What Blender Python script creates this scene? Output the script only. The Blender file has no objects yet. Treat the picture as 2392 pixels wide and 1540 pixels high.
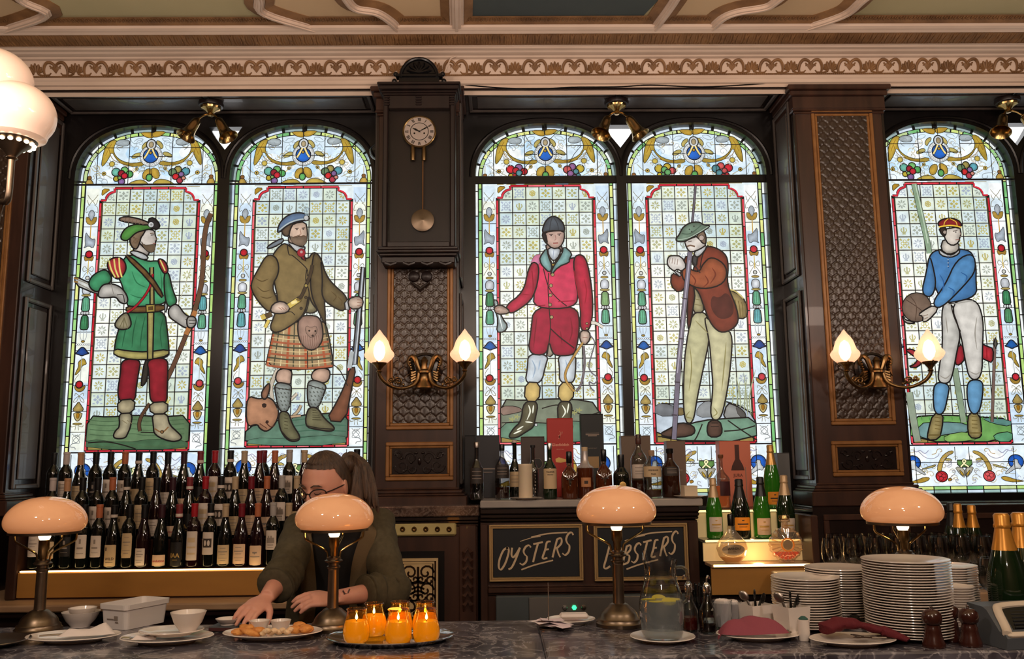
import bpy, bmesh, math, random
from mathutils import Vector, Matrix, Euler
from mathutils.geometry import tessellate_polygon, delaunay_2d_cdt
random.seed(11)
PI = math.pi
SC = bpy.context.scene
COL = SC.collection
# ---------------------------------------------------------------- camera model
FPX = 2050.0
PITCH, YAW, ROLL = math.radians(8.751), math.radians(-0.939), math.radians(-0.643)
EYE = Vector((0, 0, 1.6))
def camdir(u, v, w):
    c, s = math.cos(ROLL), math.sin(ROLL)
    u, v = c*u - s*v, s*u + c*v
    y, z = w*math.cos(PITCH) - v*math.sin(PITCH), w*math.sin(PITCH) + v*math.cos(PITCH)
    c, s = math.cos(YAW), math.sin(YAW)
    return Vector((c*u - s*y, s*u + c*y, z))
def ray(px, py):
    return camdir((px-1196)/FPX, -(py-770)/FPX, 1.0)
def at(px, py, Y):
    d = ray(px, py)
    return EYE + d*(Y/d.y)
def onz(px, py, z):
    d = ray(px, py)
    return EYE + d*((z-1.6)/d.z)
cam = bpy.data.objects.new('camera', bpy.data.cameras.new('camera'))
COL.objects.link(cam)
R_, U_, F_ = camdir(1, 0, 0), camdir(0, 1, 0), camdir(0, 0, 1)
cam.matrix_world = Matrix(((R_.x, U_.x, -F_.x, EYE.x), (R_.y, U_.y, -F_.y, EYE.y), (R_.z, U_.z, -F_.z, EYE.z), (0, 0, 0, 1)))
cam.data.sensor_width = 36.0
cam.data.lens = 36.0*FPX/2392.0
cam.data.clip_start = 0.05
SC.camera = cam
SC.view_settings.view_transform = 'Standard'
SC.view_settings.look = 'None'
SC.view_settings.exposure = 0.0
cy = SC.cycles
cy.use_denoising = True
cy.use_adaptive_sampling = True
cy.adaptive_threshold = 0.03
cy.max_bounces = 7
cy.diffuse_bounces = 3
cy.glossy_bounces = 3
cy.transmission_bounces = 6
cy.transparent_max_bounces = 16
cy.caustics_reflective = False
cy.caustics_refractive = False
cy.sample_clamp_indirect = 4.0
cy.sample_clamp_direct = 0.0

# ---------------------------------------------------------------- colour
def lin1(c):
    c = c/255.0
    return c/12.92 if c <= 0.04045 else ((c+0.055)/1.055)**2.4
def L(*c):
    return tuple(lin1(x) for x in c[:3])

# ---------------------------------------------------------------- materials
def mat(name, col, rough=0.5, metal=0.0, spec=0.5, emit=None, estr=1.0, noise=None, bump=None, trans=0.0, ior=1.45, coat=0.0, alpha=1.0, sub=0.0):
    """col/noise colours are sRGB 0-255. noise=(col2, scale, (sx,sy,sz)); bump=(scale, strength)"""
    m = bpy.data.materials.new(name); m.use_nodes = True
    nt = m.node_tree; p = nt.nodes['Principled BSDF']
    p.inputs['Base Color'].default_value = (*L(*col), 1)
    p.inputs['Roughness'].default_value = rough
    p.inputs['Metallic'].default_value = metal
    p.inputs['Specular IOR Level'].default_value = spec
    p.inputs['Transmission Weight'].default_value = trans
    p.inputs['IOR'].default_value = ior
    p.inputs['Coat Weight'].default_value = coat
    p.inputs['Alpha'].default_value = alpha
    if sub:
        p.inputs['Subsurface Weight'].default_value = sub
        p.inputs['Subsurface Radius'].default_value = (0.012, 0.006, 0.003)
    if emit:
        p.inputs['Emission Color'].default_value = (*L(*emit), 1)
        p.inputs['Emission Strength'].default_value = estr
    if noise or bump:
        tc = nt.nodes.new('ShaderNodeTexCoord')
        mp = nt.nodes.new('ShaderNodeMapping')
        nt.links.new(tc.outputs['Object'], mp.inputs['Vector'])
    if noise:
        c2, sc, st = noise
        mp.inputs['Scale'].default_value = st
        n = nt.nodes.new('ShaderNodeTexNoise'); n.inputs['Scale'].default_value = sc; n.inputs['Detail'].default_value = 4
        nt.links.new(mp.outputs['Vector'], n.inputs['Vector'])
        r = nt.nodes.new('ShaderNodeValToRGB')
        r.color_ramp.elements[0].position = 0.32; r.color_ramp.elements[1].position = 0.68
        r.color_ramp.elements[0].color = (*L(*col), 1); r.color_ramp.elements[1].color = (*L(*c2), 1)
        nt.links.new(n.outputs['Fac'], r.inputs['Fac'])
        nt.links.new(r.outputs['Color'], p.inputs['Base Color'])
    if bump:
        n2 = nt.nodes.new('ShaderNodeTexNoise'); n2.inputs['Scale'].default_value = bump[0]; n2.inputs['Detail'].default_value = 3
        nt.links.new(mp.outputs['Vector'], n2.inputs['Vector'])
        b = nt.nodes.new('ShaderNodeBump'); b.inputs['Strength'].default_value = bump[1]; b.inputs['Distance'].default_value = 0.004
        nt.links.new(n2.outputs['Fac'], b.inputs['Height'])
        nt.links.new(b.outputs['Normal'], p.inputs['Normal'])
    return m
def thin_glass(name, tint=(255, 255, 255), refl=0.0, rough=0.02, ior=1.45, haze=0.0):
    m = bpy.data.materials.new(name); m.use_nodes = True
    nt = m.node_tree; nt.nodes.clear()
    out = nt.nodes.new('ShaderNodeOutputMaterial')
    tr = nt.nodes.new('ShaderNodeBsdfTransparent'); tr.inputs['Color'].default_value = (*L(*tint), 1)
    gl = nt.nodes.new('ShaderNodeBsdfGlossy'); gl.inputs['Roughness'].default_value = rough
    fr = nt.nodes.new('ShaderNodeLayerWeight'); fr.inputs['Blend'].default_value = .5
    pw = nt.nodes.new('ShaderNodeMath'); pw.operation = 'POWER'; pw.inputs[1].default_value = 2.6
    nt.links.new(fr.outputs['Facing'], pw.inputs[0])
    ad = nt.nodes.new('ShaderNodeMath'); ad.operation = 'MULTIPLY_ADD'; ad.inputs[1].default_value = .8; ad.inputs[2].default_value = .03+refl*.7; ad.use_clamp = True
    nt.links.new(pw.outputs[0], ad.inputs[0])
    mx = nt.nodes.new('ShaderNodeMixShader')
    nt.links.new(ad.outputs[0], mx.inputs['Fac']); nt.links.new(tr.outputs[0], mx.inputs[1]); nt.links.new(gl.outputs[0], mx.inputs[2])
    last = mx
    if haze:
        df = nt.nodes.new('ShaderNodeBsdfDiffuse'); df.inputs['Color'].default_value = (0.7, 0.7, 0.7, 1)
        m2 = nt.nodes.new('ShaderNodeMixShader'); m2.inputs['Fac'].default_value = haze
        nt.links.new(mx.outputs[0], m2.inputs[1]); nt.links.new(df.outputs[0], m2.inputs[2]); last = m2
    nt.links.new(last.outputs[0], out.inputs['Surface'])
    return m
def attr_glow(name, strength=1.0):
    """backlit painted glass: colour from the mesh colour attribute"""
    m = bpy.data.materials.new(name); m.use_nodes = True
    nt = m.node_tree; p = nt.nodes['Principled BSDF']
    a = nt.nodes.new('ShaderNodeAttribute'); a.attribute_name = 'Col'
    tc = nt.nodes.new('ShaderNodeTexCoord')
    n = nt.nodes.new('ShaderNodeTexNoise'); n.inputs['Scale'].default_value = 22.0; n.inputs['Detail'].default_value = 5
    nt.links.new(tc.outputs['Object'], n.inputs['Vector'])
    mr = nt.nodes.new('ShaderNodeMapRange'); mr.inputs['From Min'].default_value = 0.3; mr.inputs['From Max'].default_value = 0.7
    mr.inputs['To Min'].default_value = 0.84*strength; mr.inputs['To Max'].default_value = 1.12*strength
    nt.links.new(n.outputs['Fac'], mr.inputs['Value'])
    nt.links.new(a.outputs['Color'], p.inputs['Emission Color'])
    nt.links.new(mr.outputs[0], p.inputs['Emission Strength'])
    p.inputs['Base Color'].default_value = (0.02, 0.02, 0.02, 1); p.inputs['Roughness'].default_value = 0.4
    p.inputs['Specular IOR Level'].default_value = 0.2
    return m
def attr_paint(name, rough=0.5):
    m = bpy.data.materials.new(name); m.use_nodes = True
    nt = m.node_tree; p = nt.nodes['Principled BSDF']
    a = nt.nodes.new('ShaderNodeAttribute'); a.attribute_name = 'Col'
    nt.links.new(a.outputs['Color'], p.inputs['Base Color'])
    p.inputs['Roughness'].default_value = rough
    return m
M = {}
M['mahogany'] = mat('mahogany', (50, 32, 26), 0.34, noise=((70, 45, 35), 3.0, (6, 6, 0.7)), coat=0.15)
M['mahogany_dark'] = mat('mahogany dark', (25, 17, 16), 0.26, noise=((34, 22, 20), 3.0, (5, 5, 0.8)), coat=0.25)
M['mahogany_h'] = mat('mahogany along the shelf', (66, 37, 25), 0.34, noise=((95, 54, 36), 3.0, (0.7, 6, 6)), coat=0.15)
M['ebony'] = mat('ebonised wood', (13, 11, 11), 0.3, noise=((22, 17, 17), 4.0, (5, 5, 0.8)))
M['clockwood'] = mat('clock case wood', (26, 18, 18), 0.38, noise=((38, 26, 24), 3.0, (6, 6, 0.8)))
M['giltwood'] = mat('gilt brown beading', (132, 88, 46), 0.42, metal=0.15, noise=((150, 104, 58), 6.0, (3, 3, 3)))
M['embossed'] = mat('embossed wall panel', (50, 38, 31), 0.32, spec=0.7, noise=((64, 48, 38), 5, (1, 1, 1)))
M['plaster'] = mat('cream plaster', (208, 186, 168), 0.7, noise=((220, 199, 181), 3, (1, 4, 4)))
M['plaster_gold'] = mat('bronzed plaster', (112, 80, 50), 0.6, noise=((146, 108, 70), 9, (1, 1, 1)), bump=(60, 0.5))
M['ceil_green'] = mat('sage ceiling paint', (178, 168, 128), 0.8, noise=((188, 176, 136), 2, (1, 1, 1)))
M['ceil_pink'] = mat('blush ceiling paint', (206, 178, 140), 0.8)
M['ceil_dark'] = mat('slate ceiling panel', (58, 68, 70), 0.7, noise=((68, 78, 78), 2, (1, 1, 1)))
M['brass'] = mat('brass', (182, 152, 100), 0.24, metal=1.0)
M['brass_old'] = mat('aged brass', (120, 96, 66), 0.34, metal=1.0, noise=((150, 120, 80), 12, (1, 1, 1)))
M['bronze'] = mat('dark bronze', (112, 98, 84), 0.36, metal=1.0, noise=((132, 114, 96), 14, (1, 1, 1)))
M['nickel'] = mat('dull nickel', (150, 140, 132), 0.3, metal=1.0)
M['chrome'] = mat('chrome', (215, 215, 218), 0.1, metal=1.0)
M['steel'] = mat('brushed steel', (150, 146, 142), 0.38, metal=0.9)
M['black'] = mat('black gloss', (14, 14, 15), 0.25)
M['blackmatte'] = mat('black matt', (20, 21, 24), 0.6)
M['lead'] = mat('window lead', (12, 13, 16), 0.6)
M['glow'] = attr_glow('backlit stained glass', 1.1)
M['sky'] = mat('clear light', (230, 240, 250), 0.3, emit=(250, 252, 255), estr=1.6)
M['porcelain'] = mat('white porcelain', (226, 214, 205), 0.16, coat=0.3)
M['paper'] = mat('white paper', (224, 212, 208), 0.7)
M['plastic_white'] = mat('white plastic', (220, 212, 208), 0.35)
M['glass'] = thin_glass('clear glass', (240, 243, 245), 0.03)
M['glass_haze'] = thin_glass('old clear glass', (215, 220, 220), 0.05, haze=0.05)
# ---------------------------------------------------------------- mesh builder
class MB:
    def __init__(s):
        s.v = []; s.f = []; s.sm = []; s.c = []; s.mi = []; s.curm = 0; s.col = None
    def add(s, vs, fs, smooth=False, cols=None):
        o = len(s.v)
        s.v += [tuple(v) for v in vs]
        s.f += [tuple(i+o for i in f) for f in fs]
        s.sm += [smooth]*len(fs)
        s.mi += [s.curm]*len(fs)
        c = cols if cols is not None else [s.col or (1, 1, 1)]*len(vs)
        s.c += list(c)
        return s
    def box(s, x0, x1, y0, y1, z0, z1, bev=0.0):
        if x0 > x1: x0, x1 = x1, x0
        if y0 > y1: y0, y1 = y1, y0
        if z0 > z1: z0, z1 = z1, z0
        b = min(bev, (x1-x0)*0.45, (y1-y0)*0.45, (z1-z0)*0.45)
        if b <= 0:
            vs = [(x, y, z) for x in (x0, x1) for y in (y0, y1) for z in (z0, z1)]
            return s.add(vs, [(0, 1, 3, 2), (4, 6, 7, 5), (0, 4, 5, 1), (2, 3, 7, 6), (0, 2, 6, 4), (1, 5, 7, 3)])
        vs = []; idx = {}
        for i in (0, 1):
            for j in (0, 1):
                for k in (0, 1):
                    for a in range(3):
                        p = [(x0, x1)[i], (y0, y1)[j], (z0, z1)[k]]
                        for q, (t, e) in enumerate(zip((i, j, k), (b, b, b))):
                            if q != a: p[q] += e if t == 0 else -e
                        idx[i, j, k, a] = len(vs); vs.append(p)
        fs = []
        for a in range(3):
            o1, o2 = [q for q in range(3) if q != a]
            for t in (0, 1):
                q = []
                for (m, n) in ((0, 0), (1, 0), (1, 1), (0, 1)):
                    key = [0, 0, 0]; key[a] = t; key[o1] = m; key[o2] = n
                    q.append(idx[(*key, a)])
                fs.append(q)
        for a in range(3):
            o1, o2 = [q for q in range(3) if q != a]
            for m in (0, 1):
                for n in (0, 1):
                    k0 = [0, 0, 0]; k0[o1] = m; k0[o2] = n; k1 = list(k0); k1[a] = 1
                    fs.append([idx[(*k0, o1)], idx[(*k0, o2)], idx[(*k1, o2)], idx[(*k1, o1)]])
        for i in (0, 1):
            for j in (0, 1):
                for k in (0, 1):
                    fs.append([idx[i, j, k, 0], idx[i, j, k, 1], idx[i, j, k, 2]])
        return s.add(vs, fs)
    def lathe(s, prof, c=(0, 0, 0), n=24, smooth=True, sx=1.0, sy=1.0, M4=None, wob=None):
        """prof: (radius, z) bottom to top"""
        vs = []; fs = []
        for (r, z) in prof:
            for i in range(n):
                a = 2*PI*i/n
                rr = r*(wob(a, z) if wob else 1.0)
                p = Vector((rr*math.cos(a)*sx, rr*math.sin(a)*sy, z))
                if M4 is not None: p = M4 @ p
                vs.append((p[0]+c[0], p[1]+c[1], p[2]+c[2]))
        for j in range(len(prof)-1):
            for i in range(n):
                k = (i+1) % n
                fs.append((j*n+i, j*n+k, (j+1)*n+k, (j+1)*n+i))
        if prof[0][0] > 1e-6: fs.append(tuple(range(n-1, -1, -1)))
        if prof[-1][0] > 1e-6: fs.append(tuple((len(prof)-1)*n+i for i in range(n)))
        return s.add(vs, fs, smooth)
    def tube(s, pts, r, n=8, smooth=True, closed=False, flat=1.0, up=None):
        pts = [Vector(p) for p in pts]; N = len(pts)
        rs = r if isinstance(r, (list, tuple)) else [r]*N
        vs = []; fs = []
        prevn = None
        for i, p in enumerate(pts):
            if closed: t = (pts[(i+1) % N]-pts[i-1])
            else: t = pts[min(i+1, N-1)]-pts[max(i-1, 0)]
            if t.length < 1e-9: t = Vector((0, 0, 1))
            t.normalize()
            if prevn is None:
                ref = Vector(up) if up else (Vector((0, 0, 1)) if abs(t.z) < 0.9 else Vector((0, 1, 0)))
                nn = (ref - t*ref.dot(t)).normalized()
            else:
                nn = prevn - t*prevn.dot(t)
                nn = nn.normalized() if nn.length > 1e-6 else prevn
            prevn = nn; bb = t.cross(nn)
            for k in range(n):
                a = 2*PI*k/n
                vs.append(p + (nn*math.cos(a)*flat + bb*math.sin(a))*rs[i])
        m = N if closed else N-1
        for i in range(m):
            j = (i+1) % N
            for k in range(n):
                q = (k+1) % n
                fs.append((i*n+k, i*n+q, j*n+q, j*n+k))
        if not closed:
            fs.append(tuple(range(n-1, -1, -1))); fs.append(tuple((N-1)*n+k for k in range(n)))
        return s.add(vs, fs, smooth)
    def sphere(s, c, r, n=16, m=10, smooth=True):
        rx, ry, rz = (r, r, r) if not isinstance(r, (tuple, list)) else r
        prof = [(math.sin(PI*i/m), -math.cos(PI*i/m)) for i in range(m+1)]
        prof[0] = (0.0, -1.0); prof[-1] = (0.0, 1.0)
        vs = []; fs = []
        for (q, z) in prof:
            for i in range(n):
                a = 2*PI*i/n
                vs.append((c[0]+q*math.cos(a)*rx, c[1]+q*math.sin(a)*ry, c[2]+z*rz))
        for j in range(m):
            for i in range(n):
                k = (i+1) % n
                fs.append((j*n+i, j*n+k, (j+1)*n+k, (j+1)*n+i))
        return s.add(vs, fs, smooth)
    def prism(s, poly, y0, y1, smooth=False):
        """poly: (x,z) points, extruded from y0 (front) to y1"""
        n = len(poly)
        vs = [(x, y0, z) for x, z in poly]+[(x, y1, z) for x, z in poly]
        fs = [tuple(range(n)), tuple(range(2*n-1, n-1, -1))]
        fs += [(i, i+n, (i+1) % n+n, (i+1) % n) for i in range(n)]
        return s.add(vs, fs, smooth)
    def extrude_x(s, prof, x0, x1, n=1, smooth=False):
        """prof: (y,z) open polyline, swept along x"""
        k = len(prof); vs = []; fs = []
        for i in range(n+1):
            x = x0+(x1-x0)*i/n
            vs += [(x, y, z) for y, z in prof]
        for i in range(n):
            for j in range(k-1):
                fs.append((i*k+j, (i+1)*k+j, (i+1)*k+j+1, i*k+j+1))
        return s.add(vs, fs, smooth)
    def grid(s, fn, nu, nv, smooth=True, wrap=False, cols=None):
        vs = [fn(i/nu, j/nv) for j in range(nv+1) for i in range(nu+1)]
        fs = [(j*(nu+1)+i, j*(nu+1)+i+1, (j+1)*(nu+1)+i+1, (j+1)*(nu+1)+i) for j in range(nv) for i in range(nu)]
        return s.add(vs, fs, smooth, cols)
    def xf(s, M4, start=0):
        s.v[start:] = [tuple(M4 @ Vector(v)) for v in s.v[start:]]
        return s
    def obj(s, name, m, parent=None, loc=None, colors=False, fix=True, sharp=True):
        me = bpy.data.meshes.new(name)
        me.from_pydata(s.v, [], s.f)
        if colors:
            ca = me.color_attributes.new('Col', 'FLOAT_COLOR', 'POINT')
            flat = []
            for c in s.c: flat += [c[0], c[1], c[2], 1.0]
            ca.data.foreach_set('color', flat)
        me.polygons.foreach_set('use_smooth', s.sm)
        ms = m if isinstance(m, (list, tuple)) else [m]
        for q in ms: me.materials.append(M[q] if isinstance(q, str) else q)
        if len(ms) > 1: me.polygons.foreach_set('material_index', s.mi)
        if fix:
            bm = bmesh.new(); bm.from_mesh(me)
            bmesh.ops.recalc_face_normals(bm, faces=bm.faces)
            bm.to_mesh(me); bm.free()
        if sharp and any(s.sm): me.set_sharp_from_angle(angle=math.radians(42))
        me.update()
        o = bpy.data.objects.new(name, me); COL.objects.link(o)
        if parent is not None: o.parent = parent
        if loc is not None: o.location = loc
        return o
def tag(o, label=None, cat=None, group=None, kind=None):
    if label: o['label'] = label
    if cat: o['category'] = cat
    if group: o['group'] = group
    if kind: o['kind'] = kind
    return o
def thing(name, label, cat, loc=(0, 0, 0), rz=0.0, group=None, kind=None):
    o = bpy.data.objects.new(name, None); COL.objects.link(o)
    o.empty_display_size = 0.05
    o.location = loc; o.rotation_euler = (0, 0, rz)
    return tag(o, label, cat, group, kind)
def dup(root, loc=None, rz=None, label=None, group=None, swap=None):
    """copy of a thing with copies of its parts and their sub-parts; swap: {part name stem: material}"""
    r = root.copy(); COL.objects.link(r)
    if loc is not None: r.location = loc
    if rz is not None: r.rotation_euler = (0, 0, rz)
    if label: r['label'] = label
    if group: r['group'] = group
    def rec(src, dst):
        for ch in list(src.children):
            c = ch.copy(); COL.objects.link(c); c.parent = dst
            rec(ch, c)
    rec(root, r)
    return r
def smooth_poly(P, it=2, closed=True):
    P = [Vector(p) for p in P]
    for _ in range(it):
        Q = []
        n = len(P)
        rng = range(n) if closed else range(n-1)
        if not closed: Q.append(P[0])
        for i in rng:
            a, b = P[i], P[(i+1) % n]
            Q += [a*0.75+b*0.25, a*0.25+b*0.75]
        if not closed: Q.append(P[-1])
        P = Q
    return P
def spline(P, k=6):
    """Catmull-Rom through the points"""
    P = [Vector(p) for p in P]; out = []
    for i in range(len(P)-1):
        p0, p1, p2, p3 = P[max(i-1, 0)], P[i], P[i+1], P[min(i+2, len(P)-1)]
        for j in range(k):
            t = j/k
            out.append(0.5*((2*p1)+(p2-p0)*t+(2*p0-5*p1+4*p2-p3)*t*t+(3*p1-p0-3*p2+p3)*t**3))
    out.append(P[-1])
    return out
def lamp(name, loc, P, col, r=.1, kind='POINT'):
    l = bpy.data.lights.new(name, kind); l.energy = P; l.color = L(*col)
    if kind == 'POINT': l.shadow_soft_size = r
    o = bpy.data.objects.new(name, l); COL.objects.link(o); o.location = loc
    return o
# ================================================================ ROOM SHELL
YF, YW = 4.6, 5.0                     # front of the pilasters, plane of the stained glass
ZC, ZS = 3.89, 3.66                   # ceiling panels, underside of the window heads
XL, XR, YB = -4.4, 5.4, -3.0
def struct(name, mb, m, label, cat, parent=None, **k):
    o = mb.obj(name, m, parent, **k)
    if parent is None: tag(o, label, cat, kind='structure')
    return o
struct('floor', MB().box(XL, XR, YB, YW+.1, -.06, 0), mat('dark floor boards', (58, 40, 30), .5, noise=((78, 54, 40), 3, (.6, 6, 1))), 'dark wooden floor of the bar room', 'floor')
ceiling = struct('ceiling', MB().box(XL, XR, YB, YW+.1, ZC, ZC+.06), 'ceil_green', 'ornate painted plaster ceiling with moulded ribs', 'ceiling')
struct('wall_back', MB().box(XL, XR, YW+.04, YW+.1, 0, ZC), 'ebony', 'dark timber wall holding the stained glass windows', 'wall')
struct('wall_left', MB().box(XL-.06, XL, YB, YW+.1, 0, ZC), 'mahogany', 'brown panelled wall at the left end of the room', 'wall')
struct('wall_right', MB().box(XR, XR+.06, YB, YW+.1, 0, ZC), 'mahogany', 'brown panelled wall at the right end of the room', 'wall')
struct('wall_front', MB().box(XL, XR, YB-.06, YB, 0, ZC), mat('warm brown wall', (128, 102, 82), .7), 'brown wall facing the bar counter', 'wall')
# --- ceiling ribs, bronzed borders and painted fields
ribs = [[(20, -60), (45, 0), (108, 36), (15, 72), (-60, 100)], [(590, -60), (605, 0), (618, 34), (740, 72)],
        [(770, -60), (805, -5), (830, 22), (880, 32), (915, 55), (930, 74)], [(1065, -90), (1066, -20), (1067, 74)],
        [(1615, -90), (1582, -5), (1526, 74)], [(1900, -60), (1820, 0), (1789, 19), (1725, 30), (1688, 45), (1658, 74)],
        [(2100, -60), (2019, 0), (1970, 38), (1861, 74)]]
def flat_strip(mb, pts, off0, off1, z0, z1=None):
    """ribbon beside a path on the ceiling between two sideways offsets, lower face z0, top at ZC"""
    n = len(pts); vs = []
    for i, p in enumerate(pts):
        t = (pts[min(i+1, n-1)]-pts[max(i-1, 0)]); t.z = 0; t.normalize()
        s = Vector((-t.y, t.x, 0))
        for o, z in ((off0, ZC), (off0, z0), (off1, z1 if z1 is not None else z0), (off1, ZC)):
            q = p+s*o; vs.append((q.x, q.y, z))
    fs = [(i*4+k, i*4+k+1, i*4+k+5, i*4+k+4) for i in range(n-1) for k in range(3)]
    mb.add(vs, fs)
    return mb
rib, gold = MB(), MB()
for r in ribs:
    P = spline([onz(x, y, 3.86) for x, y in r], 5)
    w = .036 if r[0][0] == 1065 else .026
    flat_strip(rib, P, -w, w, 3.866)
    flat_strip(rib, P, -w*.62, w*.62, 3.852)
    flat_strip(rib, P, -w*.2, w*.2, 3.846)
    for sgn in (-1, 1):
        flat_strip(gold, P, sgn*(w+.002), sgn*(w+.046), 3.870, 3.884)
struct('ceiling_ribs', rib, 'plaster', '', '', ceiling)
y0 = 4.278; y1 = onz(1196, 37, 3.885).y
gold.add([(XL, y0, 3.868), (XR, y0, 3.868), (XR, y1, 3.884), (XL, y1, 3.884)], [(0, 1, 2, 3)])
for k in range(1150):                                   # small leaves along the bronzed border
    x = -3.1+k*.0055
    gold.sphere((x, (y0+y1)/2+.016*math.sin(k*2.4), 3.876), (.0034, .018, .004), 5, 4)
struct('ceiling_border', gold, 'plaster_gold', '', '', ceiling)
dk = MB()
a, b, c, d = onz(1098, 42, ZC-.004), onz(1500, 40, ZC-.004), onz(1528, -20, ZC-.004), onz(1098, -20, ZC-.004)
dk.add([(a.x, a.y, ZC-.004), (b.x, b.y, ZC-.004), (c.x+.35, 3.1, ZC-.004), (d.x, 3.1, ZC-.004)], [(0, 1, 2, 3)])
struct('ceiling_panel', dk, 'ceil_dark', '', '', ceiling)
pk = MB()
for x0, x1 in ((620, 1052), (1545, 1990), (-60, 95)):
    a, b = onz(x0, 40, ZC-.003), onz(x1, 40, ZC-.003)
    pk.add([(a.x, a.y, ZC-.003), (b.x, b.y, ZC-.003), (b.x, 3.2, ZC-.003), (a.x, 3.2, ZC-.003)], [(0, 1, 2, 3)])
struct('ceiling_field', pk, 'ceil_pink', '', '', ceiling)
# --- cornice
cor = [(4.62, 3.63), (4.60, 3.655), (4.585, 3.656), (4.585, 3.672), (4.57, 3.676), (4.568, 3.694), (4.562, 3.700), (4.562, 3.713), (4.556, 3.717),
       (4.530, 3.797), (4.512, 3.801), (4.506, 3.808), (4.488, 3.810), (4.478, 3.812), (4.468, 3.818), (4.447, 3.820), (4.438, 3.826), (4.428, 3.8265), (4.424, 3.829),
       (4.333, 3.846), (4.328, 3.842), (4.312, 3.848), (4.300, 3.850), (4.284, 3.856), (4.280, ZC)]
trim = struct('trim_1', MB().extrude_x(cor, XL, XR), 'plaster', 'cream moulded plaster cornice running above the windows', 'cornice')
fz = MB()
fz.add([(XL, 4.557, 3.7135), (XR, 4.557, 3.7135), (XR, 4.553, 3.7215), (XL, 4.553, 3.7215)], [(0, 1, 2, 3)])
for k in range(560):
    fz.sphere((-3.1+k*.011, 4.553, 3.7175), .0046, 6, 4)
unit, unit0 = .2175, at(345/2.656, 158, 4.54).x
def fp(x, z):                                            # point on the sloping frieze face
    return (x, 4.5545-(z)*.031/.08, 3.720+z)
for k in range(-9, 27):
    xc = unit0+k*unit
    if xc > 3.6: break
    for sg in (-1, 1):
        path = [(sg*.058, .003), (sg*.064, .02), (sg*.060, .046), (sg*.044, .066), (sg*.022, .066), (sg*.006, .055), (sg*.002, .042)]
        fz.tube([fp(xc+p[0], p[1]) for p in spline([Vector(q) for q in path], 4)], [.0055+.003*math.sin(i/24*PI) for i in range(25)], 6)
        fz.tube([fp(xc+sg*.058, .004), fp(xc+sg*.036, .006), fp(xc+sg*.026, .016)], [.006, .005, .003], 6)
        fz.tube([fp(xc+sg*.030, .052), fp(xc+sg*.022, .044), fp(xc+sg*.026, .036)], [.004, .005, .003], 6)
    fz.add([fp(xc, .012), fp(xc+.02, .036), fp(xc+.014, .05), fp(xc, .046), fp(xc-.014, .05), fp(xc-.02, .036), (xc, 4.533, 3.756)],
           [(i, (i+1) % 6, 6) for i in range(6)], True)
    xs = xc+unit/2
    for q in range(7):                                   # shell
        an = PI*(q/6*1.1-.05)
        fz.tube([fp(xs+.008*math.cos(an), .014+.006*math.sin(an)), fp(xs+.032*math.cos(an), .028+.022*math.sin(an)), fp(xs+.036*math.cos(an), .034+.03*math.sin(an))], [.004, .009, .003], 6)
    for sg in (-1, 1):
        fz.tube([fp(xs+sg*.012, .012), fp(xs+sg*.030, .005), fp(xs+sg*.046, .004)], [.007, .005, .004], 6)
struct('frieze_scrolls', fz, 'plaster_gold', '', '', trim)
lf = MB()
for k in range(410):                                     # acanthus band
    x = -3.15+k*.0155
    ph = (k % 4)
    for q, (t0, t1, r) in enumerate(((0.02, .55, .006), (.35, .98, .0085 if ph in (1, 2) else .006))):
        pts = []
        for j in range(4):
            t = t0+(t1-t0)*j/3
            pts.append((x+(.006 if ph in (0, 1) else -.006)*math.sin(t*PI), 4.422-t*.088, 3.8285+t*.017-.001))
        lf.tube(pts, [r*.5, r, r*.9, r*.3], 5)
lf.add([(XL, 4.425, 3.8275), (XR, 4.425, 3.8275), (XR, 4.332, 3.8445), (XL, 4.332, 3.8445)], [(0, 1, 2, 3)])
struct('leaf_band', lf, 'plaster_gold', '', '', trim)
# --- pilasters
CP = (at(884, 400, YF).x, at(1066, 400, YF).x)            # centre pilaster
RP = (at(1866, 400, YF).x, at(2070, 400, YF).x)           # right pilaster
LP = (-3.25, at(52, 540, YF).x)
ZP = 1.445
def scale_relief(x0, x1, z0, z1, y, pitch, dep, step=.0045):
    nu, nv = int((x1-x0)/step), int((z1-z0)/step)
    rows = pitch*.62
    def fn(u, v):
        x, z = x0+(x1-x0)*u, z0+(z1-z0)*v
        h = 0
        best = 9
        r = math.floor((z-z0)/rows)
        for k in (0, 1):                                 # overlapping fish scales with a fan inside each
            rr = r+k
            cx = x0+(round((x-x0)/pitch-(.5 if rr % 2 else 0))+(.5 if rr % 2 else 0))*pitch
            cz = z0+rr*rows
            dx, dz = (x-cx)/(pitch*.5), (z-cz+rows*.5)/(pitch*.56)
            q = math.sqrt(dx*dx+dz*dz)
            if q < 1 and dz > -.8:
                an = math.atan2(dx, max(dz+.75, .02))
                h = .35+.4*(1-q)+.45*abs(math.cos(an*4.5))*min(q, .8) - (.6 if q > .86 else 0)
                break
        return (x, y-dep*h, z)
    return MB().grid(fn, nu, nv)
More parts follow.
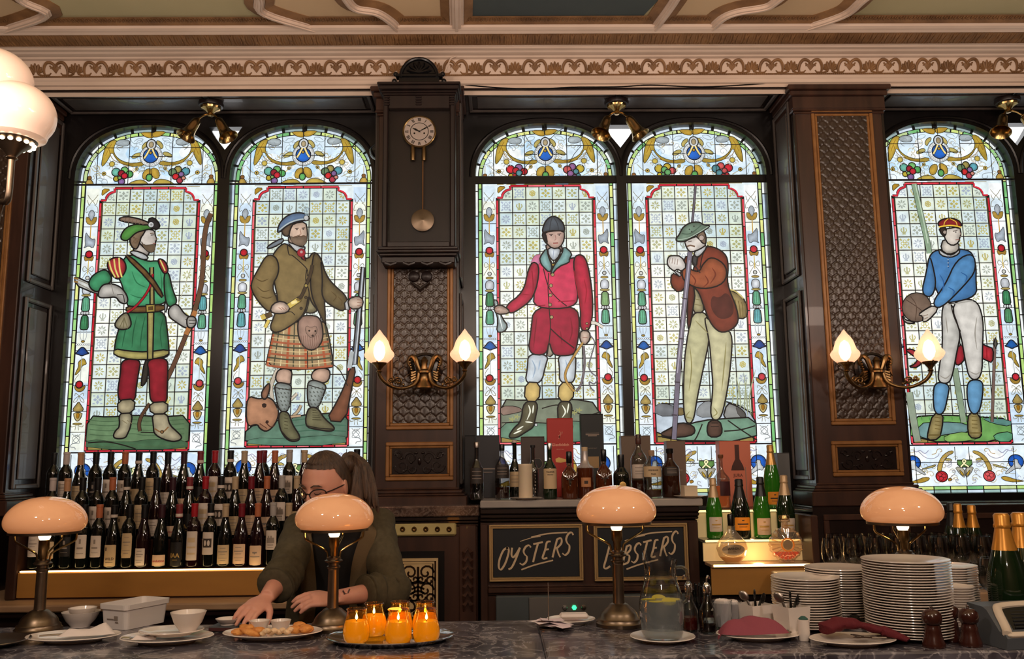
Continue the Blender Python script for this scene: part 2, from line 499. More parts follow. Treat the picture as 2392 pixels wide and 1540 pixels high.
def carved_relief(x0, x1, z0, z1, y, dep, seed=0):
    """scrolling arabesque in low relief, mirrored about the middle"""
    mb = MB(); w, h = x1-x0, z1-z0; xc, zc = (x0+x1)/2, (z0+z1)/2
    mb.add([(x0, y, z0), (x1, y, z0), (x1, y, z1), (x0, y, z1)], [(0, 1, 2, 3)])
    for s in (-1, 1):
        for (a, b, r, n) in ((.16, .12, .16, 1), (.32, -.18, .18, -1), (.38, .24, .1, 1), (.12, -.3, .1, -1)):
            pts = []
            for k in range(15):
                t = k/14; an = t*2.4*PI*n
                rr = r*(1-t*.8)*min(w, h*1.6)
                pts.append((xc+s*(a*w+rr*math.cos(an)), y-.002, zc+b*h+rr*math.sin(an)))
            mb.tube(pts, [dep*(1.1-.6*k/14) for k in range(15)], 5)
        for k in range(5):
            mb.sphere((xc+s*(.06+.09*k)*w, y, zc+h*.32*math.cos(k*1.7)), (.02*w+.004, dep*1.2, .05*h), 7, 5)
    mb.sphere((xc, y, zc), (.035*w, dep*1.5, .16*h), 8, 6)
    return mb
def frame_ring(mb, x0, x1, z0, z1, w, y0, y1, bev=.004):
    mb.box(x0, x1, y0, y1, z1-w, z1, bev); mb.box(x0, x1, y0, y1, z0, z0+w, bev)
    mb.box(x0, x0+w, y0, y1, z0+w, z1-w, bev); mb.box(x1-w, x1, y0, y1, z0+w, z1-w, bev)
    return mb
def pilaster(name, lab, X, fr, pn, low, capital):
    o = struct(name, MB().box(X[0], X[1], YF, YW+.04, ZP-.35, ZS+.01, .004), 'mahogany', lab, 'pilaster')
    if fr:
        f = MB(); w = .034
        frame_ring(f, fr[0], fr[1], fr[2], fr[3], w*.55, YF-.012, YF+.01)
        frame_ring(f, fr[0]+w*.55, fr[1]-w*.55, fr[2]+w*.55, fr[3]-w*.55, w*.45, YF-.007, YF+.01)
        if low: frame_ring(f, low[0], low[1], low[2], low[3], .02, YF-.012, YF+.01); frame_ring(f, low[0]+.02, low[1]-.02, low[2]+.02, low[3]-.02, .012, YF-.007, YF+.01)
        f.obj('panel_frame', 'giltwood', o)
        scale_relief(fr[0]+w, fr[1]-w, fr[2]+w, fr[3]-w, YF-.001, .056, .006).obj('embossed_panel', 'embossed', o, sharp=False)
        if low: carved_relief(low[0]+.032, low[1]-.032, low[2]+.032, low[3]-.032, YF-.001, .0065).obj('carved_panel', 'mahogany_dark', o)
    b = MB()
    for (e, z0, z1) in ((.055, ZP-.075, ZP-.0), (.042, ZP, ZP+.012), (.03, ZP+.012, ZP+.03), (.014, ZP+.03, ZP+.042)):
        b.box(X[0]-e, X[1]+e, YF-e, YF+.25, z0, z1, .005)
    b.obj('plinth', 'mahogany', o)
    if capital:
        c = MB()
        for (e, z0, z1) in ((.012, 3.50, 3.515), (.02, 3.515, 3.53), (.03, 3.60, 3.63), (.045, 3.63, 3.66)):
            c.box(X[0]-e, X[1]+e, YF-e, YF+.3, z0, z1, .005)
        c.box(X[0]-.016, X[1]+.016, YF-.016, YF+.3, 3.53, 3.60, .003)
        c.obj('capital', 'mahogany', o)
    return o
zz = lambda px, py: at(px, py, YF).z
xx = lambda px, py: at(px, py, YF).x
pilaster('trim_2', 'mahogany pilaster behind the wall clock with embossed brown panel', CP, (xx(903, 900), xx(1059, 900), zz(980, 1004), zz(980, 590)), 1, (xx(901, 1080), xx(1059, 1080), zz(980, 1123), zz(980, 1033)), True)
pilaster('trim_3', 'mahogany pilaster right of the angler window with tall embossed panel', RP, (xx(1893, 260), xx(2036, 260), zz(2020, 993), zz(1965, 258)), 1, (xx(1943, 1070), xx(2108, 1070), zz(2025, 1113), zz(2025, 1030)), True)
pilaster('trim_4', 'mahogany pilaster at the left edge beside the archer window', LP, (-3.1, LP[1]-.065, 1.75, zz(980, 262)), 1, (-3.1, LP[1]-.065, 1.52, 1.68), True)
# --- window bays: reveals and soffits
BAYS = [(LP[1], CP[0]), (CP[1], RP[0]), (RP[1], 4.0)]
M['reveal'] = mat('lining wood with painted sheen', (70, 62, 58), .42, spec=.9, noise=((88, 80, 76), 3, (5, 5, .8)), coat=.2)  # base colour raised towards grey to carry the sheen of window light
def reveal(x, sgn, name, lab):
    """side lining of a window recess; sgn: direction the face looks"""
    o = struct(name, MB().box(x, x+sgn*.012, YF+.004, YW-.02, 1.36, ZS), 'mahogany_dark', lab, 'panelling')
    p = MB()
    for z0, z1 in ((1.50, 2.52), (2.60, 3.60)):
        y0, y1 = YF+.045, YW-.075
        xa, xb = sorted((x+sgn*.012, x+sgn*.026))
        p.box(xa, xb, y0, y0+.026, z0, z1, .006); p.box(xa, xb, y1-.026, y1, z0, z1, .006)
        p.box(xa, xb, y0+.026, y1-.026, z0, z0+.026, .006); p.box(xa, xb, y0+.026, y1-.026, z1-.026, z1, .006)
        xa, xb = sorted((x+sgn*.012, x+sgn*.022))
        p.box(xa, xb, y0+.05, y1-.05, z0+.05, z1-.05, .009)
    p.obj('raised_panel', 'reveal', o)
    return o
reveal(BAYS[0][0], 1, 'trim_5', 'dark panelled window lining left of the archer window')
reveal(BAYS[0][1], -1, 'trim_6', 'dark panelled window lining right of the kilted hunter window')
reveal(BAYS[1][0], 1, 'trim_7', 'dark panelled window lining left of the red-coated rider window')
reveal(BAYS[1][1], -1, 'trim_8', 'dark panelled window lining right of the angler window')
reveal(BAYS[2][0], 1, 'trim_9', 'dark panelled window lining left of the ball player window')
for i, (b, nm, lab) in enumerate(zip(BAYS, ('trim_10', 'trim_11', 'trim_12'), ('dark panelled soffit over the archer and hunter windows', 'dark panelled soffit over the rider and angler windows', 'dark panelled soffit over the ball player window'))):
    s = MB().box(b[0], b[1], YF+.002, YW, ZS, ZS+.02)
    s.box(b[0], b[1], YF-.012, YF+.012, ZS-.012, ZS+.02, .004)
    so = struct(nm, s, 'mahogany_dark', lab, 'soffit')
    p = MB(); x0, x1, y0, y1 = b[0]+.06, b[1]-.06, YF+.055, YW-.09
    for (xa, xb, ya, yb) in ((x0, x1, y0, y0+.024), (x0, x1, y1-.024, y1), (x0, x0+.024, y0+.024, y1-.024), (x1-.024, x1, y0+.024, y1-.024)):
        p.box(xa, xb, ya, yb, ZS-.014, ZS, .006)
    p.box(x0+.05, x1-.05, y0+.05, y1-.05, ZS-.009, ZS, .008)
    p.box(b[0], b[1], YW-.06, YW-.03, ZS-.03, ZS, .008)
    p.obj('soffit_panel', 'reveal', so)
# ================================================================ STAINED GLASS
class SG:
    """painted glass: filled, shaded polygons and lead lines in the window plane, built up in thin layers"""
    def __init__(s, X=None): s.mb = MB(); s.n = 0; s.X = X or (lambda p: p)
    def y(s): return YW-.002-.0002*s.n
    def next(s): s.n += 1
    def flat(s, P, col, dark=1.0):
        P = [s.X(p) for p in P]
        c = tuple(x*dark for x in L(*col)); y = s.y()
        s.mb.add([(p[0], y, p[1]) for p in P], [tuple(range(len(P)))], False, [c]*len(P))
    def shaded(s, P, col, edge=.5, lx=.18, depth=.03, ds=.011):
        P = [Vector(s.X(p)) for p in P]
        B = []
        n = len(P)
        for i in range(n):
            a, b = P[i], P[(i+1) % n]; k = max(1, int((b-a).length/ds))
            B += [a+(b-a)*j/k for j in range(k)]
        xs = [p.x for p in B]; ys = [p.y for p in B]
        x0, x1, y0, y1 = min(xs), max(xs), min(ys), max(ys)
        segs = [(B[i], B[(i+1) % len(B)]) for i in range(len(B))]
        def inside(x, y):
            c = False
            for a, b in segs:
                if (a.y > y) != (b.y > y) and x < (b.x-a.x)*(y-a.y)/(b.y-a.y)+a.x: c = not c
            return c
        def dist(x, y):
            m = 9
            for a, b in segs:
                q = (a.x-x)**2+(a.y-y)**2
                if q < m: m = q
            return math.sqrt(m)
        pts = list(B); g = max(.009, min(.016, (x1-x0)/9, (y1-y0)/9)); r = 0
        yy = y0+g*.5
        while yy < y1:
            q = x0+(g*.5 if r % 2 else g*.25)
            while q < x1:
                if inside(q, yy) and dist(q, yy) > g*.6: pts.append(Vector((q, yy)))
                q += g
            yy += g*.87; r += 1
        edges = [(i, (i+1) % len(B)) for i in range(len(B))]
        V, E_, Fc, _, _, _ = delaunay_2d_cdt([p.to_2d() for p in pts], edges, [], 1, 1e-6)
        if getattr(s, 'mute', 0): m_ = sum(col)/3; col = [(.84*c+.16*m_)*.95 for c in col]
        base = L(*col); y = s.y(); vs = []; cs = []
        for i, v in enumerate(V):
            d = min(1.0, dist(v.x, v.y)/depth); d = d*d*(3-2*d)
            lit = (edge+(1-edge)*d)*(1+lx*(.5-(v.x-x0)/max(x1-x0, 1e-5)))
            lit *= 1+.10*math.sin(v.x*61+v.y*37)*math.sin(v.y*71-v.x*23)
            vs.append((v.x, y, v.y)); cs.append(tuple(c*lit for c in base))
        s.mb.add(vs, [tuple(f) for f in Fc], False, cs)
    def line(s, P, w, col=(9, 9, 12), closed=False, lift=.0001, taper=False):
        P = [Vector(s.X(p)) for p in P]; n = len(P); y = s.y()-lift; vs = []
        c = L(*col)
        for i, p in enumerate(P):
            if closed: t = P[(i+1) % n]-P[i-1]
            else: t = P[min(i+1, n-1)]-P[max(i-1, 0)]
            if t.length < 1e-9: t = Vector((1, 0))
            t.normalize(); q = Vector((-t.y, t.x))*(w*.5)*((1-.8*abs(2*i/(n-1)-1)**2) if taper else 1)
            vs += [(p.x+q.x, y, p.y+q.y), (p.x-q.x, y, p.y-q.y)]
        m = n if closed else n-1
        s.mb.add(vs, [(2*i, 2*((i+1) % n), 2*((i+1) % n)+1, 2*i+1) for i in range(m)], False, [c]*len(vs))
    def piece(s, P, col, it=2, w=.006, edge=.5, shade=True, lx=.18, depth=.03):
        s.next()
        Q = smooth_poly([Vector(p) for p in P], it) if it else [Vector(p) for p in P]
        if shade: s.shaded(Q, col, edge, lx, depth)
        else: s.flat(Q, col)
        if w: s.line(Q, w, closed=True)
    def disc(s, c, r, col, w=.005, ry=None, n=20, edge=.55, shade=True):
        ry = ry or r
        P = [(c[0]+r*math.cos(2*PI*i/n), c[1]+ry*math.sin(2*PI*i/n)) for i in range(n)]
        s.next()
        if shade: s.shaded(P, col, edge, .15, .02)
        else: s.flat(P, col)
        if w: s.line(P, w, closed=True)
    def stroke(s, P, w, col, k=5, taper=False, out=0):
        s.next(); Q = spline(P, k)
        if out: s.line(Q, w+2*out, lift=0)
        s.next(); s.line(Q, w, col, taper=taper)
WIN = []      # centre x, red frame bottom z, kind
for (la, ra, ya), (lb, rb, yb), zpx in (((231, 467, 493), (201, 442, 1034), (322, 1052)), ((591, 821, 503), (575, 813, 1039), (695, 1041.5)),
                                        ((1158, 1391, 499), (1168, 1402, 1029), (1290, 1034)), ((1506, 1734, 472), (1531, 1769, 1031), (1650, 1033.5)),
                                        ((2083, 2311, 470), (2128, 2364.6, 1034), (2245, 1035))):
    c = (at(la, ya, YW).x+at(ra, ya, YW).x+at(lb, yb, YW).x+at(rb, yb, YW).x)/4
    WIN.append((c, at(*zpx, YW).z))
WIN.append((WIN[4][0]+.895, WIN[4][1]))
HR, HRI, HG, HGO, HO = .286, .274, .376, .396, .416       # red frame, its inner edge, inner/outer edge of green border, glass edge
ZT, ZSP, ZA, ZB = 3.24, 3.262, 3.592, 1.415               # transom, springing and crown of the arch, bottom of the glass
def arch(h, top, spring=ZSP, n=28, ex=2.3):
    P = []
    for i in range(n+1):
        a = PI*i/n
        c, s = math.cos(a), math.sin(a)
        P.append((h*math.copysign(abs(c)**(2/ex), c), spring+(top-spring)*abs(s)**(2/ex)))
    return P
rnd = random.Random(5)
GREENS = [(178, 214, 122), (150, 205, 125), (205, 222, 130), (120, 190, 120), (190, 210, 150), (225, 228, 140)]
REDS = [(205, 40, 58), (190, 28, 45), (220, 66, 80), (215, 50, 66), (240, 110, 120)]
LINE = (120, 112, 80)
def motif(g, x, z, r, kind, col):
    if kind == 0:
        for k in range(8):
            a = k*PI/4
            g.line([(x+r*.2*math.cos(a), z+r*.2*math.sin(a)), (x+r*.55*math.cos(a), z+r*.55*math.sin(a)), (x+r*.8*math.cos(a), z+r*.8*math.sin(a))], r*.3, col, taper=True)
    elif kind == 1:
        for sx, sz in ((1, 0), (-1, 0), (0, 1), (0, -1)):
            g.line([(x+sx*r*.4+r*.26*math.cos(k*PI/4), z+sz*r*.4+r*.26*math.sin(k*PI/4)) for k in range(8)], r*.13, col, closed=True)
        for sx, sz in ((1, 1), (-1, 1), (1, -1), (-1, -1)):
            g.line([(x+sx*r*.5, z+sz*r*.5), (x+sx*r*.8, z+sz*r*.8)], r*.3, col)
    elif kind == 2:
        for k in range(4):
            a = k*PI/2
            g.line([(x+r*.12*math.cos(a), z+r*.12*math.sin(a)), (x+r*.4*math.cos(a), z+r*.4*math.sin(a)), (x+r*.75*math.cos(a), z+r*.75*math.sin(a))], r*.5, col, taper=True)
        for sx, sz in ((1, 1), (-1, 1), (1, -1), (-1, -1)):
            g.line([(x+sx*r*.45, z+sz*r*.62), (x+sx*r*.8, z+sz*r*.62)], r*.2, col)
    elif kind == 3:
        for k in range(6):
            a = k*PI/3+.3
            g.line([(x+r*.3*math.cos(a)+r*.2*math.cos(b), z+r*.3*math.sin(a)+r*.2*math.sin(b)) for b in (0, 1.26, 2.5, 3.77, 5.03)], r*.2, col, closed=True)
    else:
        g.line([(x-r*.35, z+r*.35), (x-r*.5, z), (x-r*.2, z-r*.4), (x+r*.2, z-r*.4), (x+r*.5, z), (x+r*.35, z+r*.35)], r*.2, col)
        g.line([(x, z-r*.55), (x, z+r*.55)], r*.25, col); g.line([(x-r*.3, z-r*.62), (x+r*.3, z-r*.62)], r*.2, col)
def window_template(i):
    xc, zb = WIN[i]
    kz = (ZT-zb)/(ZT-1.728)
    def T(p):                                            # template -> window
        z = p[1]
        z = zb+(z-1.728)*kz if z > 1.728 and z < ZT else (ZB+(z-ZB)*(zb-ZB)/(1.728-ZB) if z <= 1.728 else z)
        return (xc+p[0], z)
    thick = i in (2, 3)
    # ---- background quarries
    q = SG(T)
    q.flat([(-HR, 1.728), (HR, 1.728), (HR, ZT), (-HR, ZT)], (150, 130, 70))
    cw = 2*HRI/7; top = ZT-.018
    n = 19
    for r in range(n):
        for c in range(7):
            x, z = -HRI+(c+.5)*cw, top-(r+.5)*cw
            if z-cw/2 < 1.735: continue
            t = (r/n)
            wh = math.exp(-((t-.45)/.22)**2)*.8+rnd.uniform(-.25, .25)+(.3 if i in (2, 3, 4) and (c > 3) == (i == 2) else 0)  # whiter cells put the brighter sky behind into the glass colour
            wh = max(0, min(1, wh))
            base = tuple(a+(b-a)*wh for a, b in zip((196, 217, 222) if rnd.random() < .6 else (206, 221, 206), (250, 251, 246)))
            h = cw*.5-.0022
            q.n = 1; q.flat([(x-h, z-h), (x+h, z-h), (x+h, z+h), (x-h, z+h)], base)
            h2 = h*.9; q.n = 2
            q.line([(x-h2, z-h2), (x+h2, z-h2), (x+h2, z+h2), (x-h2, z+h2), (x-h2, z-h2)], .0016, (206, 206, 150))
            k = rnd.choice((0, 0, 1, 2, 3, 4, 0, 2, 1))
            mc = tuple(int(a+(b-a)*wh*.35) for a, b in zip(rnd.choice(((150, 160, 150), (165, 165, 110), (160, 172, 190), (180, 168, 90))), (230, 228, 205)))
            q.n = 3; motif(q, x, z, cw*.44, k, mc)
    q.n = 4
    for c in range(8): q.line([(-HRI+c*cw, 1.73), (-HRI+c*cw, top)], .0056, (34, 28, 22))
    for r in range(n): 
        if top-r*cw > 1.74: q.line([(-HRI, top-r*cw), (HRI, top-r*cw)], .0056, (34, 28, 22))
    # red frame with clipped corners
    q.n = 5
    R, n_ = .05, .016
    for s in (-1, 1):
        arc = [(s*(HRI-n_-R+R*math.cos(a)), ZT-.018-n_-R+R*math.sin(a)) for a in (0, .35, .7, 1.05, 1.4, PI/2)]
        cor = [(s*(HR+.002), ZT-.004), (s*(HR+.002), ZT-.018-n_-R)] + arc + [(s*(HRI-n_-R), ZT-.004)]
        q.flat(cor, (222, 234, 236))
        q.n = 6
        q.piece([(s*(HR-.004), ZT-.012), (s*(HR-.002), ZT-.06), (s*(HR-.022), ZT-.042), (s*(HR-.056), ZT-.016)], (205, 160, 50), 1, .003)
        path = [(s*HR, ZT-.018-n_-R)]+arc+[(s*(HRI-n_-R), ZT-.012)]
        q.n += 1; q.line(path, .017); q.n += 1; q.line(path, .0105, REDS[0])
        q.line([(s*HR, 1.722), (s*HR, ZT-.018-n_-R)], .017)
        for k in range(17):
            z0 = 1.73+k*(ZT-.03-n_-R-1.73)/17; z1 = z0+(ZT-.03-n_-R-1.73)/17-.005
            q.n += 1; q.line([(s*HR, z0), (s*HR, z1)], .0098, rnd.choice(REDS)); q.n -= 1
    xe = HRI-R-n_
    q.line([(-xe, ZT-.012), (xe, ZT-.012)], .017); q.line([(-HR, 1.724), (HR, 1.724)], .017)
    q.n += 1
    for k in range(4):
        q.line([(-xe+k*xe/2+.003, ZT-.012), (-xe+(k+1)*xe/2-.003, ZT-.012)], .0098, rnd.choice(REDS))
    for k in range(8):
        q.line([(-HR+k*HR/4+.003, 1.724), (-HR+(k+1)*HR/4-.003, 1.724)], .0098, rnd.choice(REDS))
    # ---- border columns
    b = SG(T)
    for s in (-1, 1):
        cx = s*.334
        b.n = 0
        b.flat([(s*HR, ZB), (s*HG, ZB), (s*HG, ZT+.01), (s*HR, ZT+.01)], (226, 238, 242))
        zs = [3.0, 2.83, 2.575, 2.49, 2.39, 2.285, 2.09, 1.945, 1.83]
        b.n = 1
        for z in zs: b.line([(s*HR, z), (s*HG, z)], .004)
        for k in range(16):                              # patches of slightly different glass
            z0 = 1.73+k*.094
            b.flat([(s*(HR+.01), z0), (s*(HG-.004), z0), (s*(HG-.004), z0+.088), (s*(HR+.01), z0+.088)], rnd.choice(((214, 230, 240), (236, 240, 228), (244, 246, 246), (202, 222, 240), (230, 238, 244))))
        st = lambda P, w=.0032, col=LINE: b.stroke([(cx+p[0]*s, p[1]) for p in P], w, col, 4)
        GOLD = (205, 165, 70)
        # knotted ribbons and birds at the top
        for m_ in (-1, 1):
            st([(m_*.03, 3.19), (m_*.012, 3.165), (-m_*.004, 3.15), (-m_*.02, 3.13), (-m_*.03, 3.16)])
            st([(m_*.012, 3.13), (m_*.03, 3.115), (m_*.034, 3.085), (m_*.02, 3.09)])
        b.piece([(cx+p[0], p[1]) for p in ((-.02, 3.08), (0, 3.105), (.02, 3.08), (.012, 3.05), (0, 3.03), (-.014, 3.05))], (196, 206, 214), 1, .003)
        b.piece([(cx+p[0], p[1]) for p in ((-.034, 3.06), (-.012, 3.055), (0, 3.03), (.012, 3.055), (.034, 3.06), (.026, 3.02), (0, 3.01), (-.028, 3.02))], GOLD, 1, .0025)
        st([(0, 3.02), (0, 2.93)], .006, (190, 150, 70))
        b.piece([(cx+p[0]*s, p[1]) for p in ((-.03, 2.93), (-.01, 2.925), (.014, 2.95), (.026, 2.97), (.03, 2.93), (.024, 2.89), (.036, 2.87), (.006, 2.89), (-.02, 2.87), (-.03, 2.9))], (186, 198, 210), 1, .003)
        b.piece([(cx+p[0], p[1]) for p in ((-.03, 2.83), (0, 2.822), (.03, 2.83), (.022, 2.795), (0, 2.805), (-.022, 2.795))], (196, 150, 60), 1, .0025)
        b.disc((cx, 2.838), .0205, rnd.choice(((206, 30, 50), (214, 50, 66), (196, 24, 44))), .006)
        for m_ in (-1, 1):
            st([(0, 2.745), (m_*.02, 2.768), (m_*.03, 2.755), (m_*.024, 2.738), (0, 2.745), (m_*.02, 2.715), (m_*.034, 2.69)])
        st([(0, 2.8), (0, 2.72)], .005, (205, 175, 80))
        b.disc((cx, 2.70), .011, (238, 238, 228), .004)
        b.disc((cx, 2.675), .022, (214, 180, 90), .003, .007)
        b.piece([(cx+p[0], p[1]) for p in ((-.02, 2.655), (0, 2.662), (.02, 2.655), (.026, 2.63), (.02, 2.605), (-.02, 2.605), (-.026, 2.63))], (226, 230, 236), 1, .004)
        b.disc((cx, 2.6), .027, (214, 190, 110), .003, .007)
        cs = [(110, 190, 150), (110, 190, 195), (150, 195, 130), (70, 150, 100), (90, 160, 110)]
        for (z1, z0) in ((2.59, 2.51), (2.485, 2.405)):
            cc = rnd.choice(cs)
            b.piece([(cx+p[0], p[1]) for p in ((-.018, z1), (.018, z1), (.022, z0+.04), (.024, z0), (0, z0-.004), (-.024, z0), (-.022, z0+.04))], cc, 1, .006)
            for k in range(3):
                b.stroke([(cx-.012+.012*k, z1-.01), (cx-.014+.014*k, (z0+z1)/2), (cx-.012+.012*k, z0+.01)], .003, tuple(int(v*.55) for v in cc), 3)
        b.disc((cx-.014, 2.497), .010, (238, 240, 240), .004); b.disc((cx+.014, 2.497), .010, (238, 240, 240), .004)
        for m_ in (-1, 0, 1):
            st([(m_*.006, 2.335), (m_*.018, 2.365), (m_*.016, 2.398)], .004, (170, 176, 178))
        b.disc((cx, 2.335), .010, GOLD, .003, .006)
        for k in range(7): b.disc((cx-.036+k*.012, 2.318), .005, (236, 240, 242), .002, n=8, shade=False)
        b.piece([(cx+p[0], p[1]) for p in ((-.044, 2.268), (-.03, 2.274), (-.016, 2.295), (0, 2.305), (.016, 2.295), (.03, 2.274), (.044, 2.268), (.02, 2.262), (0, 2.252), (-.02, 2.262))], rnd.choice(((28, 90, 175), (30, 105, 190), (36, 80, 160))), 1, .006)
        # parrot-like bird
        b.piece([(cx+p[0]*s, p[1]) for p in ((-.024, 2.225), (-.012, 2.24), (.006, 2.232), (.02, 2.215), (.014, 2.195), (.028, 2.165), (.034, 2.14), (.004, 2.17), (-.006, 2.2), (-.03, 2.205))], (214, 178, 70), 1, .0035)
        st([(0, 2.25), (0, 2.1)], .004, (170, 176, 170)); st([(.01, 2.15), (.03, 2.12), (.026, 2.1)], .003)
        b.piece([(cx+p[0], p[1]) for p in ((-.034, 2.09), (0, 2.075), (.034, 2.09), (.024, 2.06), (0, 2.05), (-.024, 2.06))], (190, 148, 60), 1, .003)
        b.disc((cx+s*.004, 2.093), .020, rnd.choice(((206, 40, 56), (198, 30, 40), (214, 66, 76))), .006)
        for m_ in (-1, 1):
            st([(0, 2.03), (m_*.02, 2.045), (m_*.024, 2.03)]); st([(0, 2.03), (m_*.012, 2.0), (m_*.03, 1.995), (m_*.02, 2.015), (0, 2.03)])
        b.piece([(cx+p[0], p[1]) for p in ((0, 2.0), (.014, 1.98), (.032, 1.955), (.02, 1.942), (-.02, 1.942), (-.032, 1.955), (-.014, 1.98))], (186, 160, 90), 1, .004)
        b.piece([(cx+p[0], p[1]) for p in ((-.026, 1.938), (.026, 1.938), (.02, 1.91), (.006, 1.89), (-.006, 1.89), (-.02, 1.91))], (226, 200, 130), 1, .004)
        b.piece([(cx+p[0], p[1]) for p in ((-.011, 1.934), (.011, 1.934), (.007, 1.905), (-.007, 1.905))], (200, 140, 30), 1, .002)
        b.disc((cx, 1.875), .026, (200, 170, 80), .003, .005)
        for m_ in (-1, 1):
            st([(0, 1.87), (m_*.014, 1.862), (m_*.03, 1.858), (m_*.034, 1.868)]); st([(m_*.006, 1.862), (m_*.01, 1.84)])
            st([(m_*.024, 1.82), (-m_*.012, 1.79), (-m_*.02, 1.77), (m_*.006, 1.775), (m_*.02, 1.80), (-m_*.01, 1.815)], .003, (120, 128, 130))
        st([(-.01, 1.77), (.02, 1.765), (.03, 1.75), (.006, 1.745), (.0, 1.735)], .004, (120, 126, 130))
        # tall strip: green and white edging down the sides
        b.n = 60
        b.line([(s*(HG-.002), ZB), (s*(HG-.002), ZSP)], .004); b.line([(s*(HGO+.001), ZB), (s*(HGO+.001), ZSP)], .005)
        b.flat([(s*HG, ZB), (s*HO, ZB), (s*HO, ZSP), (s*HG, ZSP)], (8, 9, 11))
        z = ZB+.02; k = 0
        while z < ZSP-.01:
            h = rnd.uniform(.06, .13); z1 = min(z+h, ZSP)
            b.n = 61; b.flat([(s*(HG+.003), z+.003), (s*(HGO-.002), z+.003), (s*(HGO-.002), z1-.003), (s*(HG+.003), z1-.003)], rnd.choice(GREENS))
            z = z1
        z = ZB+.02
        while z < ZSP-.01:
            z1 = min(z+rnd.uniform(.08, .16), ZSP)
            b.flat([(s*(HGO+.004), z+.003), (s*(HO-.002), z+.003), (s*(HO-.002), z1-.003), (s*(HGO+.004), z1-.003)], rnd.choice(((222, 232, 236), (190, 208, 224), (238, 242, 240))))
            z = z1
    # ---- arched head
    h = SG(lambda p: (xc+p[0], p[1]))
    A = arch(HG, ZA-.04)
    h.flat(A+[(-HG, ZT), (HG, ZT)], (214, 232, 244))
    for k in range(26):
        x, z = rnd.uniform(-.3, .3), rnd.uniform(ZT+.02, ZA-.12)
        h.n = 1; r = rnd.uniform(.02, .05)
        h.flat([(x+r*math.cos(a)*1.3, z+r*math.sin(a)) for a in [j*PI/4 for j in range(8)]], rnd.choice(((232, 242, 248), (188, 220, 244), (240, 244, 244), (204, 228, 246))))
    h.n = 2
    Ao, Ai = arch(HO, ZA), arch(HGO, ZA-.02)
    h.line(arch((HG+HO)/2, ZA-.02), .046, (8, 9, 11))
    h.n = 3
    mid, mid2 = arch((HG+HGO)/2, ZA-.03, n=144), arch((HGO+HO)/2, ZA-.011, n=144)
    for k in range(0, 144, 9):
        h.line(mid[k:k+9], .0165, rnd.choice(GREENS))
    for k in range(0, 144, 12):
        h.line(mid2[k+1:k+12], .013, rnd.choice(((200, 214, 226), (232, 238, 236), (150, 170, 170))))
    K = 1/1640.0                                           # traced crop units -> metres
    kx = HO/1090.0
    hp = lambda P: [((x-1190)*kx, 3.245+(985-y)*(ZA-3.245)/885) for x, y in P]
    mir = lambda P: [(2380-x, y) for x, y in P]
    for s in (0, 1):
        f = (lambda P: hp(P)) if s == 0 else (lambda P: hp(mir(P)))
        for P, c in (([(410, 640), (440, 430), (500, 310), (590, 262), (645, 300), (600, 345), (585, 430), (620, 520), (720, 600), (870, 645), (1060, 610), (1070, 680), (900, 690), (740, 660), (640, 580), (560, 450), (520, 570), (430, 700)], (208, 174, 66)),
                     ([(600, 310), (690, 255), (830, 275), (820, 365), (700, 372), (640, 350)], (186, 198, 202)),
                     ([(860, 540), (930, 480), (1010, 470), (1020, 520), (900, 570)], (214, 196, 110)),
                     ([(1010, 390), (1060, 310), (1130, 290), (1120, 350), (1080, 380), (1050, 440)], (216, 196, 110)),
                     ([(1050, 880), (1060, 770), (1130, 720), (1190, 730), (1180, 830), (1120, 900)], (206, 168, 66)),
                     ([(800, 985), (930, 910), (1060, 895), (1140, 950), (1150, 985)], (214, 186, 84)),
                     ([(980, 150), (1195, 150), (1195, 245), (1100, 240), (1030, 205)], (212, 170, 62))):
            h.piece(f(P), c, 1, .0035, .55)
        for P, w, c in (([(520, 420), (560, 540), (640, 610), (760, 650), (900, 665)], .004, (130, 95, 30)), ([(470, 520), (520, 400), (560, 330)], .004, (150, 110, 30)),
                        ([(690, 440), (640, 400), (650, 330), (720, 320), (730, 350), (690, 345)], .005, (150, 160, 165)),
                        ([(750, 215), (830, 240), (870, 310), (930, 330), (1010, 300), (1030, 260), (950, 260), (900, 300)], .004, (150, 165, 170)),
                        ([(330, 790), (360, 870), (430, 880), (510, 900), (520, 960), (450, 960), (440, 920)], .004, (150, 160, 165)),
                        ([(310, 700), (400, 790), (470, 810), (600, 880)], .005, (170, 165, 140)), ([(1000, 690), (960, 740), (900, 800)], .006, (215, 190, 120)),
                        ([(270, 470), (300, 560), (360, 560), (350, 500), (310, 520)], .004, (160, 170, 165)), ([(240, 620), (300, 600), (330, 660), (260, 700), (180, 720)], .004, (170, 175, 175)),
                        ([(900, 430), (930, 380), (980, 390), (950, 440), (910, 460)], .004, (170, 180, 185))):
            h.stroke(f(P), w, c, 4)
        fr = [(650, 780, 62, (110, 185, 165)), (780, 755, 55, (120, 190, 110)), (860, 815, 52, (90, 175, 95)), (735, 800, 48, (165, 30, 48)), (785, 840, 46, (214, 40, 58)), (660, 885, 40, (206, 186, 60)), (745, 930, 48, (140, 105, 165)), (712, 870, 26, (150, 195, 110))]
        if s: fr = [(650, 785, 60, (90, 160, 175)), (770, 755, 52, (165, 150, 80)), (850, 800, 58, (110, 140, 100)), (715, 830, 40, (145, 110, 165)), (800, 865, 48, (220, 44, 50)), (735, 925, 46, (190, 60, 80)), (680, 890, 30, (225, 150, 130))]
        if i in (2, 3): fr = [(a, b_-8, r_, rnd.choice(((206, 36, 52), (110, 180, 110), (205, 180, 60), (214, 90, 90), (90, 150, 160), (150, 100, 150)))) for a, b_, r_, _ in fr]
        for (x, y, r, c) in fr:
            pc = f([(x, y)])[0]; h.disc(pc, r*kx*1.05, c, .0055)
